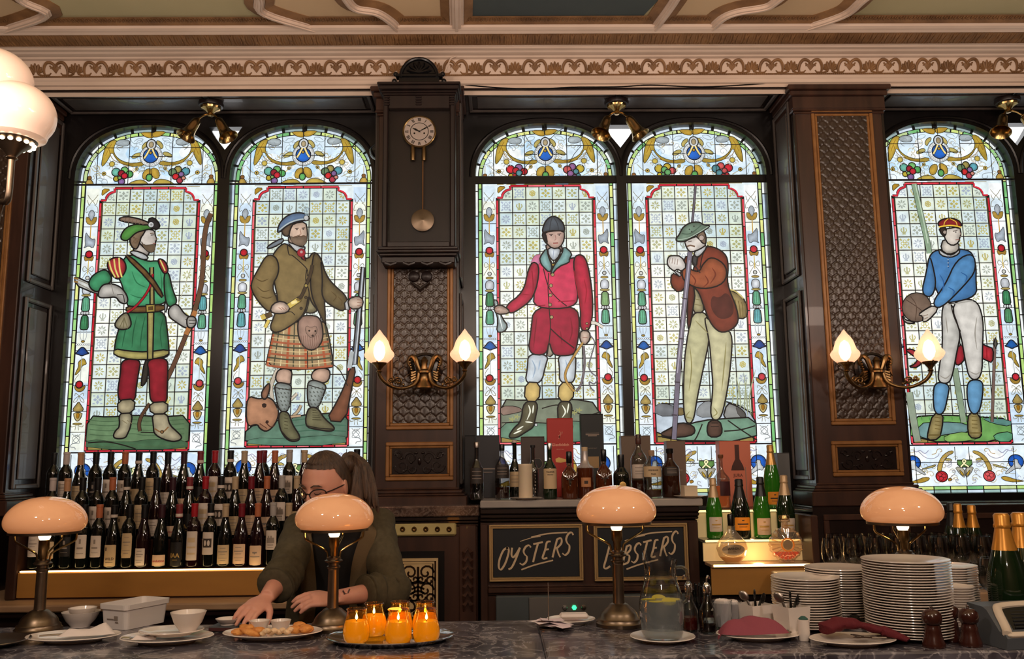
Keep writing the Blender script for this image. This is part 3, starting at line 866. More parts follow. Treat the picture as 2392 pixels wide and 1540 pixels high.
        h.disc(f([(470, 805)])[0], .012, (224, 190, 90), .003); h.disc(f([(470, 805)])[0], .005, (30, 20, 10), 0)
        h.disc(f([(965, 735)])[0], .010, (224, 200, 120), .003); h.disc(f([(965, 735)])[0], .004, (30, 20, 10), 0)
        h.piece(f([(195, 950), (230, 890), (245, 850), (275, 890), (320, 950), (310, 985), (205, 985)]), (214, 176, 84), 1, .004)
        h.disc(f([(255, 870)])[0], .012, (150, 100, 50), .003)
        h.stroke(f([(255, 720), (255, 840)]), .006, (200, 190, 160), 2)
        st2 = f([(590, 660)])[0]
        for k in range(9):
            a = k*2*PI/9; h.stroke([(st2[0]+.012*math.cos(a), st2[1]+.012*math.sin(a)), (st2[0]+.034*math.cos(a), st2[1]+.034*math.sin(a))], .006, (176, 180, 176), 1)
        h.disc(st2, .016, (222, 196, 90), .003)
    for k in range(34):                                    # fine scrollwork between the larger leaves
        x, z, r, n_ = rnd.uniform(.03, .35), rnd.uniform(ZT+.02, ZA-.08), rnd.uniform(.014, .03), rnd.choice((-1, 1))
        if x > .28 and z > ZSP+.12: continue
        for s in (-1, 1):
            keep_n = h.n; h.n = 2
            h.line(spline([Vector((s*(x+r*(1-j/9)*math.cos(j*.8*n_)), z+r*(1-j/9)*math.sin(j*.8*n_))) for j in range(9)], 3), .0028, ((150, 138, 92), (150, 160, 166), (176, 150, 70))[k % 3], lift=.00005); h.n = keep_n
    cxy = hp([(1195, 550)])[0]
    h.disc(cxy, .066, (232, 238, 238), .003); 
    for k in range(26): h.disc((cxy[0]+.055*math.cos(k*2*PI/26), cxy[1]+.055*math.sin(k*2*PI/26)), .0052, (246, 248, 246), .0016, n=8, shade=False)
    h.disc(cxy, .044, (30, 100, 195), .006)
    hd = hp([(1195, 375)])[0]
    h.disc(hd, .028, (226, 230, 232), .006, .032); h.disc(hd, .014, (190, 170, 130), .003, .018)
    h.stroke(hp([(1180, 440), (1140, 520), (1098, 590)]), .010, (232, 210, 140), 3, out=.003)
    h.stroke(hp([(1215, 440), (1250, 520), (1292, 585)]), .010, (232, 210, 140), 3, out=.003)
    h.disc(hp([(1190, 505)])[0], .009, (214, 170, 70), .004)
    h.disc(hp([(1190, 890)])[0], .018, (100, 180, 100), .006, .022)
    h.next()
    vx = [390, 870, 1525, 1995]
    for x in vx:
        P = hp([(x, 985)])[0]
        zt = max(z for (px, z) in A if abs(px-P[0]) < .03)
        h.line([(P[0], ZT), (P[0], zt)], .0045)
    for (xa, xb, yy) in ((390, 870, 425), (1525, 1995, 425), (870, 1060, 562), (1310, 1525, 562)):
        h.line(hp([(xa, yy), (xb, yy)]), .0045)
    h.line(hp([(1190, 110), (1190, 300)]), .004); h.line(hp([(1190, 660), (1190, 850)]), .004)
    if i == 2:
        for P in ([(1000, 420), (930, 350), (880, 260)], [(1260, 330), (1400, 200), (1480, 150)], [(1000, 620), (880, 760), (800, 900)], [(1760, 420), (1640, 560), (1560, 700)]): h.line(hp(P), .0035)
    h.line([(-HO, ZT), (HO, ZT)], .012)
    # ---- bottom panel
    g = SG(T)
    g.flat([(-HR-.09, ZB), (HR+.09, ZB), (HR+.09, 1.718), (-HR-.09, 1.718)], (226, 238, 246))
    bx = HR/1000.0*1.0
    bp = lambda P: [((x-1190)*bx, 1.70-(y-270)*(1.70-1.465)/830) for x, y in P]
    for k in range(10):
        x, z = rnd.uniform(-.33, .33), rnd.uniform(1.5, 1.68); r = .05; g.n = 1
        g.flat([(x+r*math.cos(a)*1.2, z+r*math.sin(a)*.8) for a in [j*PI/4 for j in range(8)]], rnd.choice(((240, 244, 246), (206, 226, 246), (246, 248, 246))))
    for s in (0, 1):
        f = (lambda P: bp(P)) if s == 0 else (lambda P: bp(mir(P)))
        for P, c in (([(640, 800), (670, 640), (750, 480), (870, 370), (1000, 335), (1000, 400), (890, 450), (800, 560), (750, 700), (730, 800)], (206, 172, 84)),
                     ([(800, 560), (870, 500), (960, 540), (950, 590), (860, 560)], (222, 200, 110)),
                     ([(-20, 1040), (200, 1000), (380, 920), (500, 940), (430, 1020), (250, 1060)], (200, 160, 60)),
                     ([(300, 760), (480, 690), (640, 640), (600, 700), (440, 740)], (214, 196, 120)),
                     ([(1000, 700), (1190, 720), (1190, 960), (1120, 900), (1060, 820)], (196, 190, 170)),
                     ([(1080, 760), (1140, 820), (1180, 900), (1120, 890)], (222, 180, 60))):
            g.piece(f(P), c, 1, .003, .6)
        for P, w, c in (([(300, 350), (420, 480), (560, 520), (680, 460), (710, 400)], .004, (150, 150, 170)), ([(560, 420), (640, 400), (680, 320), (740, 300), (770, 350), (730, 370)], .004, (170, 140, 90)),
                        ([(850, 680), (930, 640), (940, 570), (870, 580)], .004, (160, 160, 170)), ([(880, 950), (980, 860), (1000, 790), (930, 790)], .004, (150, 150, 160)),
                        ([(1080, 1080), (1000, 1040), (1010, 980), (1060, 1000)], .004, (150, 150, 165)), ([(200, 870), (330, 850), (420, 780)], .004, (170, 170, 150)),
                        ([(180, 330), (260, 360), (330, 330), (420, 400), (500, 330)], .005, (160, 160, 185))):
            g.stroke(f(P), w, c, 4)
        pc = f([(720, 915)])[0]; rc = (214, 40, 52) if s == 0 else (232, 84, 88)
        if s == 0: g.piece(f([(840, 960), (900, 950), (930, 990), (850, 1030)]), (220, 160, 60), 1, .003)
        g.disc(pc, .034, rc, .005)
        for (dx, dz) in ((-.010, .012), (.012, .004), (-.004, -.012)): g.disc((pc[0]+dx, pc[1]+dz), .012, tuple(min(255, v+20) for v in rc), .0025)
        bc = f([(165, 600)])[0]
        g.disc(bc, .044, (28, 92, 190), .005)
        g.piece([(bc[0]+p[0]*(1 if s == 0 else -1), bc[1]+p[1]) for p in ((-.012, .014), (.01, .016), (.02, 0), (.014, -.02), (.05, -.05), (.07, -.075), (.06, -.08), (.0, -.04), (-.02, -.05), (-.03, -.03), (-.012, -.01))], (236, 240, 240), 1, .003)
    for k in range(26):
        x, z, r, n_ = rnd.uniform(.03, .34), rnd.uniform(1.48, 1.69), rnd.uniform(.012, .026), rnd.choice((-1, 1))
        for s in (-1, 1):
            keep_n = g.n; g.n = 2
            g.line(spline([Vector((s*(x+r*(1-j/9)*math.cos(j*.8*n_)), z+r*(1-j/9)*math.sin(j*.8*n_))) for j in range(9)], 3), .0026, ((150, 138, 92), (150, 150, 176), (176, 150, 70))[k % 3], lift=.00005); g.n = keep_n
    g.piece(bp([(1040, 555), (1335, 555), (1335, 650), (1270, 712), (1100, 712), (1040, 650)]), (112, 160, 84), 0, .006)
    for w, c in ((.014, (20, 20, 12)), (.008, (240, 234, 180))):
        g.stroke(bp([(1100, 705), (1170, 630), (1210, 575), (1170, 550), (1150, 590), (1190, 650), (1260, 705)]), w, c, 4)
    g.next()
    for x in (-60, 205, 1010, 1290, 2180, 2440): g.line(bp([(x, 255), (x, 1100)] if x in (-60, 205, 2180, 2440) else [(x, 255), (x, 560)]), .004)
    g.line(bp([(205, 605), (1030, 605)]), .004); g.line(bp([(1345, 600), (2180, 600)]), .004); g.line(bp([(1200, 715), (1200, 1100)]), .004)
    g.n += 1
    for k in range(8):
        x0 = -HR-.09+k*(2*HR+.18)/8
        g.flat([(x0+.003, ZB+.022), (x0+(2*HR+.18)/8-.003, ZB+.022), (x0+(2*HR+.18)/8-.003, ZB+.04), (x0+.003, ZB+.04)], rnd.choice(GREENS))
        g.flat([(x0+.003, ZB+.002), (x0+(2*HR+.18)/8-.003, ZB+.002), (x0+(2*HR+.18)/8-.003, ZB+.017), (x0+.003, ZB+.017)], rnd.choice(((176, 206, 206), (206, 222, 236), (150, 180, 176))))
    g.n -= 1; g.flat([(-HR-.09, ZB), (HR+.09, ZB), (HR+.09, ZB+.044), (-HR-.09, ZB+.044)], (9, 9, 11)); g.n += 1
    g.line([(-HG, 1.716), (HG, 1.716)], .008)
    return q, b, h, g
# ---------------------------------------------------------------- figures painted on the glass
def figure(sc, ox, oy):
    g = SG(lambda p: (lambda v: (v.x, v.z))(at(ox+p[0]/sc, oy+p[1]/sc, YW)))
    g.n = 90; g.mute = True
    u = 1.0/sc*5.0/FPX                                    # crop unit -> metres
    def P(pts, col, it=2, edge=.42, w=.0085, lx=.22):      # filled piece
        g.next(); Q = smooth_poly([Vector(p) for p in pts], it)
        g.shaded(Q, col, edge, lx)
        if w: g.line(Q, w, closed=True)
    def S(pts, w, col=(24, 20, 18), out=0, taper=False): g.stroke(pts, w*u, col, 5, taper, out)
    def D(c, r, col, w=.003): 
        g.next(); Q = [(c[0]+r*math.cos(k*PI/8), c[1]+r*math.sin(k*PI/8)) for k in range(16)]
        g.shaded(Q, col, .6)
        if w: g.line(Q, w, closed=True)
    return g, P, S, D
def archer():
    g, P, S, D = figure(2.5675, 130, 480)
    P([(203, 1262), (330, 1272), (480, 1258), (640, 1270), (813, 1258), (802, 1465), (186, 1465)], (98, 132, 88), 1, .8)
    P([(196, 1400), (420, 1425), (600, 1400), (802, 1410), (800, 1465), (186, 1465)], (70, 112, 74), 1, .8, .002)
    for a in (1290, 1315, 1345, 1375, 1440): S([(215, a), (330, a+8), (470, a-4), (560, a+6), (780, a-4)], 5, (70, 96, 66))
    S([(205, 1425), (320, 1420), (420, 1440), (490, 1462)], 7); S([(520, 1362), (640, 1366)], 6)
    P([(125, 436), (150, 440), (215, 470), (280, 535), (235, 528), (150, 492), (128, 462)], (226, 228, 222), 0)
    S([(140, 450), (210, 480), (265, 530)], 4, (120, 110, 90)); S([(135, 468), (200, 500), (250, 528)], 4, (120, 110, 90)); S([(122, 440), (146, 446)], 9, (150, 110, 50), .001); S([(122, 462), (146, 466)], 9, (150, 110, 50), .001)
    S([(838, 330), (780, 500), (690, 760)], 4, (186, 180, 150))
    S([(575, 1190), (530, 1258), (512, 1310), (516, 1356)], 17, (84, 58, 40), .003)
    S([(800, 760), (760, 860), (700, 1000), (650, 1090), (600, 1160)], 24, (92, 62, 44), .003)
    P([(520, 1085), (545, 930), (572, 935), (560, 1050), (538, 1085)], (64, 56, 48), 1)
    P([(405, 925), (525, 925), (508, 1010), (495, 1100), (488, 1182), (392, 1182), (383, 1110), (400, 1020)], (150, 18, 36))
    P([(556, 925), (682, 915), (684, 1000), (680, 1100), (678, 1195), (582, 1190), (573, 1110), (572, 1010)], (158, 20, 36))
    P([(390, 1245), (474, 1243), (462, 1330), (444, 1370), (430, 1398), (375, 1402), (356, 1387), (370, 1352), (398, 1330)], (172, 160, 124))
    P([(384, 1172), (490, 1162), (480, 1246), (385, 1252)], (180, 164, 124), 1)
    P([(588, 1250), (682, 1248), (690, 1315), (742, 1362), (770, 1390), (755, 1412), (700, 1420), (602, 1380), (597, 1320)], (176, 162, 126))
    P([(573, 1186), (685, 1178), (682, 1252), (580, 1254)], (184, 168, 128), 1)
    for x in (410, 440): S([(x, 1290), (x+30, 1310)], 4, (120, 108, 80))
    S([(605, 1340), (650, 1362), (688, 1330)], 8, (120, 84, 50)); D((650, 1360), 10, (160, 110, 60))
    P([(660, 605), (690, 560), (692, 575), (672, 650)], (200, 205, 205), 0)
    P([(440, 630), (665, 625), (682, 760), (693, 872), (688, 915), (590, 925), (440, 928), (362, 902), (374, 800), (402, 720)], (48, 128, 80))
    for x0, x1 in ((430, 410), (480, 470), (530, 520), (640, 650)): S([(x0+20, 670), (x0, 760), (x1, 860)], 7, (28, 84, 54), taper=True)
    P([(365, 863), (450, 878), (560, 884), (692, 866), (690, 905), (590, 928), (470, 930), (362, 905)], (198, 182, 96), 1)
    P([(422, 318), (480, 300), (560, 345), (620, 338), (662, 350), (692, 440), (692, 530), (668, 606), (450, 616), (440, 590), (412, 480), (385, 430)], (62, 166, 108), 2, .55)
    for pts in ([(470, 400), (500, 470), (560, 500)], [(460, 540), (520, 560), (570, 545)], [(640, 400), (650, 480), (640, 560)]): S(pts, 7, (34, 110, 70), taper=True)
    P([(578, 380), (600, 378), (604, 610), (602, 640), (580, 640)], (206, 186, 100), 0); P([(565, 650), (602, 650), (596, 924), (565, 926)], (206, 188, 100), 0)
    P([(660, 415), (692, 405), (712, 510), (748, 590), (692, 622), (668, 570)], (52, 150, 94))
    P([(622, 322), (672, 340), (692, 400), (668, 424), (640, 385)], (196, 44, 50)); S([(640, 335), (670, 400)], 8, (210, 196, 110))
    P([(690, 620), (742, 590), (790, 668), (850, 680), (858, 715), (830, 746), (790, 742), (740, 710), (688, 672)], (186, 180, 170))
    S([(790, 690), (840, 690)], 4); S([(795, 712), (845, 712)], 4); S([(800, 730), (835, 732)], 4)
    S([(945, 58), (918, 125), (902, 230), (896, 380), (884, 490), (858, 600), (835, 670), (812, 745), (795, 780)], 26, (96, 66, 46), .003)
    S([(850, 640), (832, 690)], 28, (170, 110, 60), .001); S([(815, 735), (795, 780)], 28, (170, 110, 60), .001)
    P([(800, 672), (850, 672), (860, 712), (832, 744), (800, 735)], (192, 186, 176)); S([(812, 695), (852, 695)], 4); S([(815, 715), (848, 716)], 4)
    P([(318, 385), (356, 440), (345, 472), (300, 492), (270, 532), (226, 508), (214, 470), (240, 425)], (56, 156, 100))
    P([(275, 520), (300, 482), (352, 476), (412, 498), (452, 560), (444, 600), (402, 592), (380, 555), (330, 562), (272, 562)], (190, 184, 174))
    S([(385, 545), (420, 545), (430, 590)], 5); S([(350, 480), (365, 540)], 4, (130, 124, 116))
    P([(322, 352), (370, 316), (422, 328), (444, 380), (424, 430), (385, 458), (338, 408)], (196, 44, 50))
    for a in (0, 1, 2): S([(338+a*30, 340-a*8), (350+a*26, 390), (375+a*20, 440)], 9, (214, 200, 110))
    P([(440, 612), (520, 616), (668, 598), (670, 642), (520, 652), (440, 648)], (136, 92, 42), 1); P([(558, 604), (612, 601), (612, 646), (560, 650)], (214, 180, 70), 0); P([(572, 616), (600, 614), (600, 634), (573, 637)], (120, 84, 36), 0, .5, .002)
    S([(600, 420), (585, 490), (545, 560), (490, 620), (445, 650)], 11, (156, 24, 36), .003)
    P([(430, 650), (456, 655), (478, 735), (420, 757), (368, 735), (386, 690)], (160, 148, 112))
    for x in (400, 425, 450): S([(430, 680), (x, 745)], 5, (106, 98, 70))
    P([(428, 312), (458, 306), (590, 428), (666, 548), (650, 566), (572, 455)], (146, 100, 48), 1)
    P([(490, 228), (572, 258), (582, 312), (520, 312), (482, 292)], (196, 184, 172))
    P([(460, 290), (492, 280), (560, 305), (576, 332), (540, 337), (490, 314)], (232, 236, 236), 1)
    P([(498, 180), (560, 152), (612, 162), (614, 192), (624, 216), (616, 228), (616, 250), (604, 288), (578, 292), (545, 262), (520, 236), (505, 210)], (210, 198, 186), 1, .7)
    P([(528, 220), (548, 250), (590, 246), (617, 243), (612, 290), (580, 294), (545, 266)], (120, 96, 72), 1, .7, .002)
    S([(588, 190), (608, 188)], 5); S([(584, 180), (610, 178)], 5, (90, 70, 50)); S([(600, 238), (618, 240)], 4, (130, 60, 50)); S([(612, 195), (622, 216), (610, 222)], 3, (130, 110, 100))
    P([(463, 218), (478, 180), (520, 152), (562, 152), (545, 186), (530, 204), (524, 235), (506, 275), (484, 270), (468, 245)], (140, 112, 84), 1, .6)
    for k in range(5): S([(480+k*10, 195+k*6), (490+k*8, 215), (482+k*8, 240)], 4, (96, 74, 54))
    P([(411, 212), (414, 185), (440, 148), (490, 126), (560, 124), (612, 150), (560, 160), (500, 175), (456, 222), (430, 224)], (84, 160, 62), 2, .5)
    P([(390, 96), (440, 78), (520, 93), (584, 118), (572, 134), (480, 120), (430, 112)], (168, 136, 112), 1)
    for k in range(7): S([(420+k*22, 84+k*4), (412+k*22, 112+k*3)], 4, (110, 84, 70))
    P([(572, 98), (608, 84), (648, 128), (636, 160), (590, 152)], (48, 44, 46), 1); D((593, 130), 17, (236, 236, 236)); S([(585, 130), (602, 130)], 3); S([(593, 121), (593, 139)], 3)
    return g
def hunter():
    g, P, S, D = figure(2.5675, 510, 480)
    P([(172, 1330), (330, 1300), (480, 1262), (640, 1250), (783, 1240), (776, 1440), (165, 1440)], (88, 128, 104), 1, .8)
    for a in (1300, 1335, 1370, 1405): S([(400, a), (560, a-20), (770, a-14)], 6, (60, 98, 78))
    P([(200, 1395), (420, 1400), (760, 1370), (776, 1440), (165, 1440)], (90, 140, 112), 1, .8, .002)
    S([(330, 1170), (322, 1090), (345, 1020), (362, 985)], 20, (190, 178, 160), .003); S([(436, 1172), (478, 1130)], 14, (190, 178, 160), .003); S([(440, 1276), (480, 1240), (502, 1200)], 14, (180, 160, 130), .003); S([(440, 1270), (500, 1262)], 12, (180, 150, 120), .003)
    P([(176, 1140), (250, 1166), (290, 1150), (332, 1165), (352, 1200), (372, 1240), (352, 1310), (300, 1362), (255, 1342), (240, 1310), (174, 1335)], (186, 126, 88), 2, .6)
    P([(268, 1162), (264, 1120), (312, 1060), (318, 1100), (296, 1166)], (176, 116, 82)); D((282, 1202), 12, (60, 34, 24)); S([(268, 1196), (296, 1196)], 4); S([(290, 1300), (320, 1330), (345, 1320)], 6, (70, 36, 26)); D((300, 1300), 8, (80, 40, 30)); S([(255, 1310), (300, 1340)], 5, (90, 50, 36))
    P([(792, 978), (832, 972), (805, 1095), (768, 1302), (650, 1292), (722, 1170), (772, 1060)], (134, 76, 48), 1, .5)
    P([(862, 374), (884, 378), (862, 660), (836, 958), (806, 962), (830, 700)], (132, 142, 152), 0, .6); S([(872, 380), (848, 700), (824, 955)], 6, (200, 206, 210)); S([(806, 880), (790, 980)], 26, (170, 176, 176), .002)
    P([(362, 980), (452, 985), (442, 1060), (442, 1078), (344, 1068)], (214, 170, 142)); P([(582, 980), (684, 980), (662, 1078), (553, 1048)], (214, 170, 142))
    P([(342, 1062), (442, 1074), (446, 1112), (432, 1238), (374, 1242), (352, 1150)], (150, 160, 154)); P([(548, 1042), (658, 1074), (640, 1132), (606, 1220), (548, 1218), (537, 1120)], (150, 160, 154))
    for (x0, x1, ys) in ((360, 432, range(1100, 1230, 24)), (556, 630, range(1095, 1210, 24))):
        for y in ys:
            for k in range(4):
                x = x0+k*(x1-x0)/3.4+((y//24) % 2)*8; S([(x, y), (x+8, y+9)], 7, (84, 90, 84))
    S([(344, 1096), (444, 1112)], 5); S([(544, 1080), (646, 1110)], 5)
    P([(372, 1240), (432, 1238), (456, 1320), (503, 1385), (492, 1417), (430, 1417), (378, 1345)], (112, 108, 72)); P([(545, 1215), (606, 1214), (642, 1280), (712, 1335), (692, 1360), (600, 1347), (528, 1330)], (116, 110, 74))
    S([(382, 1345), (440, 1405), (500, 1400)], 6); S([(535, 1322), (610, 1338), (705, 1345)], 6)
    for k in range(5): S([(408, 1258+k*20), (430, 1262+k*20)], 4, (60, 56, 36)); S([(575, 1232+k*14), (598+k*8, 1234+k*14)], 4, (60, 56, 36))
    P([(345, 752), (490, 700), (640, 695), (668, 760), (702, 962), (688, 980), (600, 985), (450, 992), (300, 966), (322, 860)], (176, 142, 96), 1, .55)
    for k in range(11):
        t = k/10; a = (350+t*300, 745-60*math.sin(t*PI)*.4-18*t); b = (308+t*385, 968+18*math.sin(t*PI))
        m_ = ((a[0]+b[0])/2, (a[1]+b[1])/2)
        S([a, m_, b], (14, 7, 5)[k % 3], ((170, 84, 50), (58, 62, 44), (214, 196, 150))[k % 3])
    for k in range(9):
        y = 775+k*24; S([(338-k*4, y), (440, y+14), (560, y+16), (665+k*4, y+2)], (9, 5, 12)[k % 3], ((62, 64, 46), (206, 180, 130), (160, 84, 54))[k % 3])
    S([(548, 880), (550, 985)], 6); S([(346, 752), (300, 966)], 6); S([(668, 760), (702, 962)], 6)
    P([(500, 678), (560, 668), (622, 680), (642, 760), (636, 830), (592, 877), (540, 872), (500, 822), (488, 740)], (168, 128, 108), 2, .5)
    for k in range(9): S([(510+k*13, 790), (506+k*13+8, 840), (520+k*10, 868)], 3, (112, 80, 66))
    P([(540, 730), (570, 745), (600, 730), (610, 765), (584, 805), (560, 800), (535, 765)], (186, 142, 118), 1, .6, .002); D((560, 762), 6, (40, 24, 20), 0); D((596, 764), 6, (40, 24, 20), 0); D((580, 792), 7, (60, 36, 30), 0)
    P([(560, 530), (592, 570), (612, 640), (575, 662), (528, 650)], (140, 128, 88), 1)
    P([(388, 252), (430, 243), (545, 352), (585, 288), (628, 330), (654, 420), (645, 560), (652, 690), (662, 742), (620, 650), (575, 600), (556, 545), (540, 640), (498, 702), (370, 782), (323, 752), (350, 680), (380, 600), (352, 470), (325, 340)], (132, 108, 60), 2, .5)
    S([(430, 255), (440, 310), (465, 320), (545, 395), (548, 440)], 6); S([(545, 400), (540, 460), (560, 545), (545, 640), (500, 700)], 7); S([(400, 660), (450, 650), (475, 670)], 5)
    D((540, 565), 8, (90, 70, 40)); D((512, 630), 8, (90, 70, 40))
    P([(590, 290), (630, 330), (655, 420), (648, 560), (660, 740), (610, 640), (575, 560), (565, 460), (575, 380)], (104, 84, 46), 2, .55)
    P([(625, 330), (655, 420), (692, 480), (795, 568), (770, 654), (700, 622), (632, 570), (640, 450)], (112, 92, 52))
    P([(312, 305), (372, 330), (384, 420), (335, 500), (384, 600), (330, 657), (284, 622), (224, 540), (213, 480), (260, 395)], (138, 112, 62))
    for pts in ([(250, 500), (290, 530), (330, 520)], [(270, 560), (310, 570), (345, 560)], [(240, 450), (280, 470), (320, 455)], [(690, 530), (720, 560), (700, 590)], [(730, 560), (755, 590), (745, 620)]): S(pts, 7, (84, 66, 34), taper=True)
    S([(278, 690), (340, 662)], 28, (80, 62, 36), .003); S([(300, 745), (322, 700)], 18, (206, 180, 90), .003); S([(276, 688), (300, 676)], 30, (206, 180, 90), .002)
    P([(345, 603), (400, 585), (452, 620), (432, 657), (370, 664), (328, 650)], (220, 186, 162), 1)
    for k in range(3): S([(380+k*18, 625), (400+k*15, 640)], 4, (150, 106, 86))
    S([(440, 618), (505, 575)], 30, (206, 178, 86), .003); S([(455, 600), (490, 590)], 18, (240, 220, 150)); S([(497, 588), (510, 560)], 26, (120, 96, 46), .002)
    S([(580, 375), (568, 430), (545, 490), (520, 550), (500, 575)], 16, (60, 46, 30), .003); D((543, 497), 10, (200, 170, 80))
    P([(770, 600), (792, 575), (800, 640), (776, 640)], (230, 232, 232), 0); P([(788, 578), (850, 555), (884, 582), (872, 632), (800, 637)], (220, 186, 162), 1)
    for k in range(3): S([(845, 580+k*17), (875, 582+k*17)], 4, (150, 106, 86))
    P([(438, 198), (530, 250), (528, 278), (480, 278), (440, 245)], (200, 164, 140), 1)
    P([(430, 238), (470, 250), (520, 270), (540, 268), (530, 295), (490, 305)], (236, 238, 238), 1)
    P([(508, 318), (534, 318), (540, 352), (520, 340)], (190, 24, 40), 0); D((515, 303), 25, (204, 28, 48)); D((516, 298), 8, (250, 200, 190), 0)
    P([(440, 160), (470, 130), (540, 118), (553, 180), (547, 235), (520, 257), (480, 250), (445, 215)], (216, 180, 154), 1, .7)
    P([(448, 205), (480, 214), (505, 206), (545, 206), (552, 235), (530, 264), (490, 260), (455, 238)], (130, 104, 82), 1, .7, .002)
    S([(470, 212), (500, 203), (512, 208), (530, 203), (548, 212)], 8, (96, 72, 54)); S([(478, 160), (500, 158)], 5, (60, 44, 36)); S([(518, 158), (538, 156)], 5, (60, 44, 36)); D((490, 166), 4, (40, 40, 50), 0); D((527, 164), 4, (40, 40, 50), 0); S([(508, 165), (514, 192), (502, 196)], 4, (150, 112, 92))
    P([(395, 165), (440, 140), (472, 125), (450, 165), (442, 208), (410, 202)], (116, 90, 66), 1)
    P([(372, 182), (386, 128), (430, 84), (482, 66), (540, 70), (566, 98), (560, 112), (500, 116), (430, 142), (388, 184)], (96, 128, 168), 2, .5); S([(385, 170), (440, 130), (500, 108), (560, 104)], 8, (170, 180, 180)); D((545, 98), 15, (226, 228, 226))
    for k in range(3): S([(545+k*6, 85), (535+k*10, 60), (545+k*9, 32)], 4, (130, 150, 160))
    P([(405, 215), (330, 255), (308, 282), (350, 275), (416, 237)], (150, 164, 176), 1)
    S([(700, 962), (745, 1000), (790, 1090)], 6)
    return g
def rider():
    g, P, S, D = figure(2.5675, 1090, 480)
    P([(203, 1165), (340, 1172), (440, 1165), (620, 1160), (797, 1190), (802, 1420), (205, 1420)], (122, 132, 108), 1, .8)
    P([(203, 1205), (300, 1205), (345, 1235), (260, 1255), (205, 1262)], (150, 120, 104), 1, .8, .004); P([(205, 1310), (330, 1300), (480, 1310), (690, 1290), (800, 1330), (802, 1420), (205, 1420)], (100, 140, 112), 1, .8, .004)
    S([(450, 1220), (560, 1200), (700, 1260), (800, 1240)], 7); S([(210, 1306), (340, 1300), (500, 1310)], 6)
    for x, y in ((300, 1270), (270, 1285), (670, 1230), (640, 1245)):
        for k in range(5): S([(x, y), (x+22*math.cos(k*1.25), y+16*math.sin(k*1.25))], 7, (150, 150, 96), taper=True)
    P([(490, 750), (522, 890), (500, 912), (478, 905)], (190, 176, 150), 0)
    P([(368, 892), (492, 900), (470, 970), (447, 1072), (348, 1072), (364, 980)], (208, 220, 228), 2, .6); P([(543, 900), (652, 890), (652, 980), (643, 1072), (553, 1068), (556, 980)], (212, 222, 228), 2, .6)
    for pts in ([(390, 930), (410, 980), (395, 1040)], [(440, 930), (430, 990)], [(590, 930), (600, 980), (580, 1040)]): S(pts, 8, (150, 170, 190), taper=True)
    P([(340, 1176), (432, 1176), (408, 1290), (402, 1332), (352, 1362), (300, 1397), (245, 1397), (280, 1338), (326, 1300)], (96, 90, 62), 2, .45); P([(543, 1176), (634, 1176), (620, 1290), (640, 1350), (560, 1372), (545, 1290)], (96, 90, 62), 2, .45)
    for pts in ([(370, 1200), (380, 1240), (360, 1290)], [(400, 1200), (395, 1250)], [(300, 1350), (340, 1325)], [(280, 1372), (330, 1350)], [(350, 1300), (395, 1305)], [(570, 1200), (590, 1240), (570, 1275)], [(610, 1190), (600, 1250)]): S(pts, 9, (226, 226, 206), taper=True)
    D((415, 1318), 9, (236, 240, 240))
    P([(352, 1062), (442, 1068), (432, 1180), (344, 1177)], (220, 184, 100), 1, .6); P([(553, 1064), (644, 1066), (634, 1180), (544, 1177)], (220, 184, 100), 1, .6)
    P([(400, 612), (655, 605), (678, 720), (654, 880), (625, 905), (530, 907), (508, 880), (492, 815), (478, 905), (366, 896), (384, 760)], (176, 12, 50), 2, .6)
    for pts in ([(420, 680), (410, 760), (400, 860)], [(560, 760), (570, 840)], [(620, 680), (630, 760), (610, 830)]): S(pts, 8, (120, 6, 34), taper=True)
    P([(438, 300), (490, 400), (530, 372), (630, 318), (692, 330), (668, 520), (652, 625), (398, 625), (405, 520), (388, 420), (400, 330)], (228, 44, 84), 2, .62)
    P([(405, 308), (447, 298), (445, 362), (378, 382), (388, 340)], (226, 120, 160), 1, .7, .002)
    P([(400, 340), (440, 380), (405, 562), (300, 642), (255, 657), (228, 610), (340, 530), (368, 390)], (212, 30, 66)); S([(330, 540), (380, 545)], 8, (150, 10, 44), taper=True); S([(390, 400), (398, 500), (385, 560)], 7, (140, 10, 40))
    P([(632, 318), (692, 298), (728, 370), (758, 600), (738, 762), (674, 757), (682, 620), (652, 480)], (206, 22, 58)); S([(640, 400), (660, 500), (685, 640)], 7, (140, 8, 36)); S([(700, 450), (715, 520), (705, 600)], 8, (150, 10, 40), taper=True)
    D((717, 715), 7, (214, 186, 120)); D((717, 745), 7, (214, 186, 120))
    P([(470, 240), (560, 235), (575, 285), (520, 300), (480, 285)], (196, 156, 138), 1)
    P([(484, 262), (562, 262), (556, 310), (520, 348), (488, 310)], (222, 230, 238), 1); S([(520, 280), (515, 330)], 4, (150, 160, 180))
    P([(478, 288), (495, 330), (518, 362), (572, 292), (578, 300), (516, 388), (484, 320)], (30, 30, 36), 0); S([(492, 318), (516, 368), (560, 312)], 5, (214, 170, 60))
    P([(436, 322), (478, 262), (486, 310), (512, 378), (495, 415), (452, 372), (440, 350)], (136, 190, 186), 1); P([(512, 385), (570, 300), (578, 252), (632, 298), (612, 332), (614, 352), (548, 376), (498, 436)], (132, 188, 184), 1)
    S([(490, 415), (486, 500), (492, 620), (500, 745), (482, 900)], 6); S([(458, 388), (490, 500), (540, 565), (598, 612)], 6); S([(500, 745), (560, 800), (642, 862)], 7); S([(400, 612), (470, 606)], 5, (130, 8, 36)); S([(545, 585), (645, 580)], 5, (140, 8, 36))
    for c in ((513, 425), (503, 490), (500, 547), (498, 604), (507, 678)): D(c, 10, (214, 190, 120))
    P([(465, 165), (582, 160), (584, 215), (558, 264), (512, 272), (470, 232)], (206, 166, 148), 1, .7)
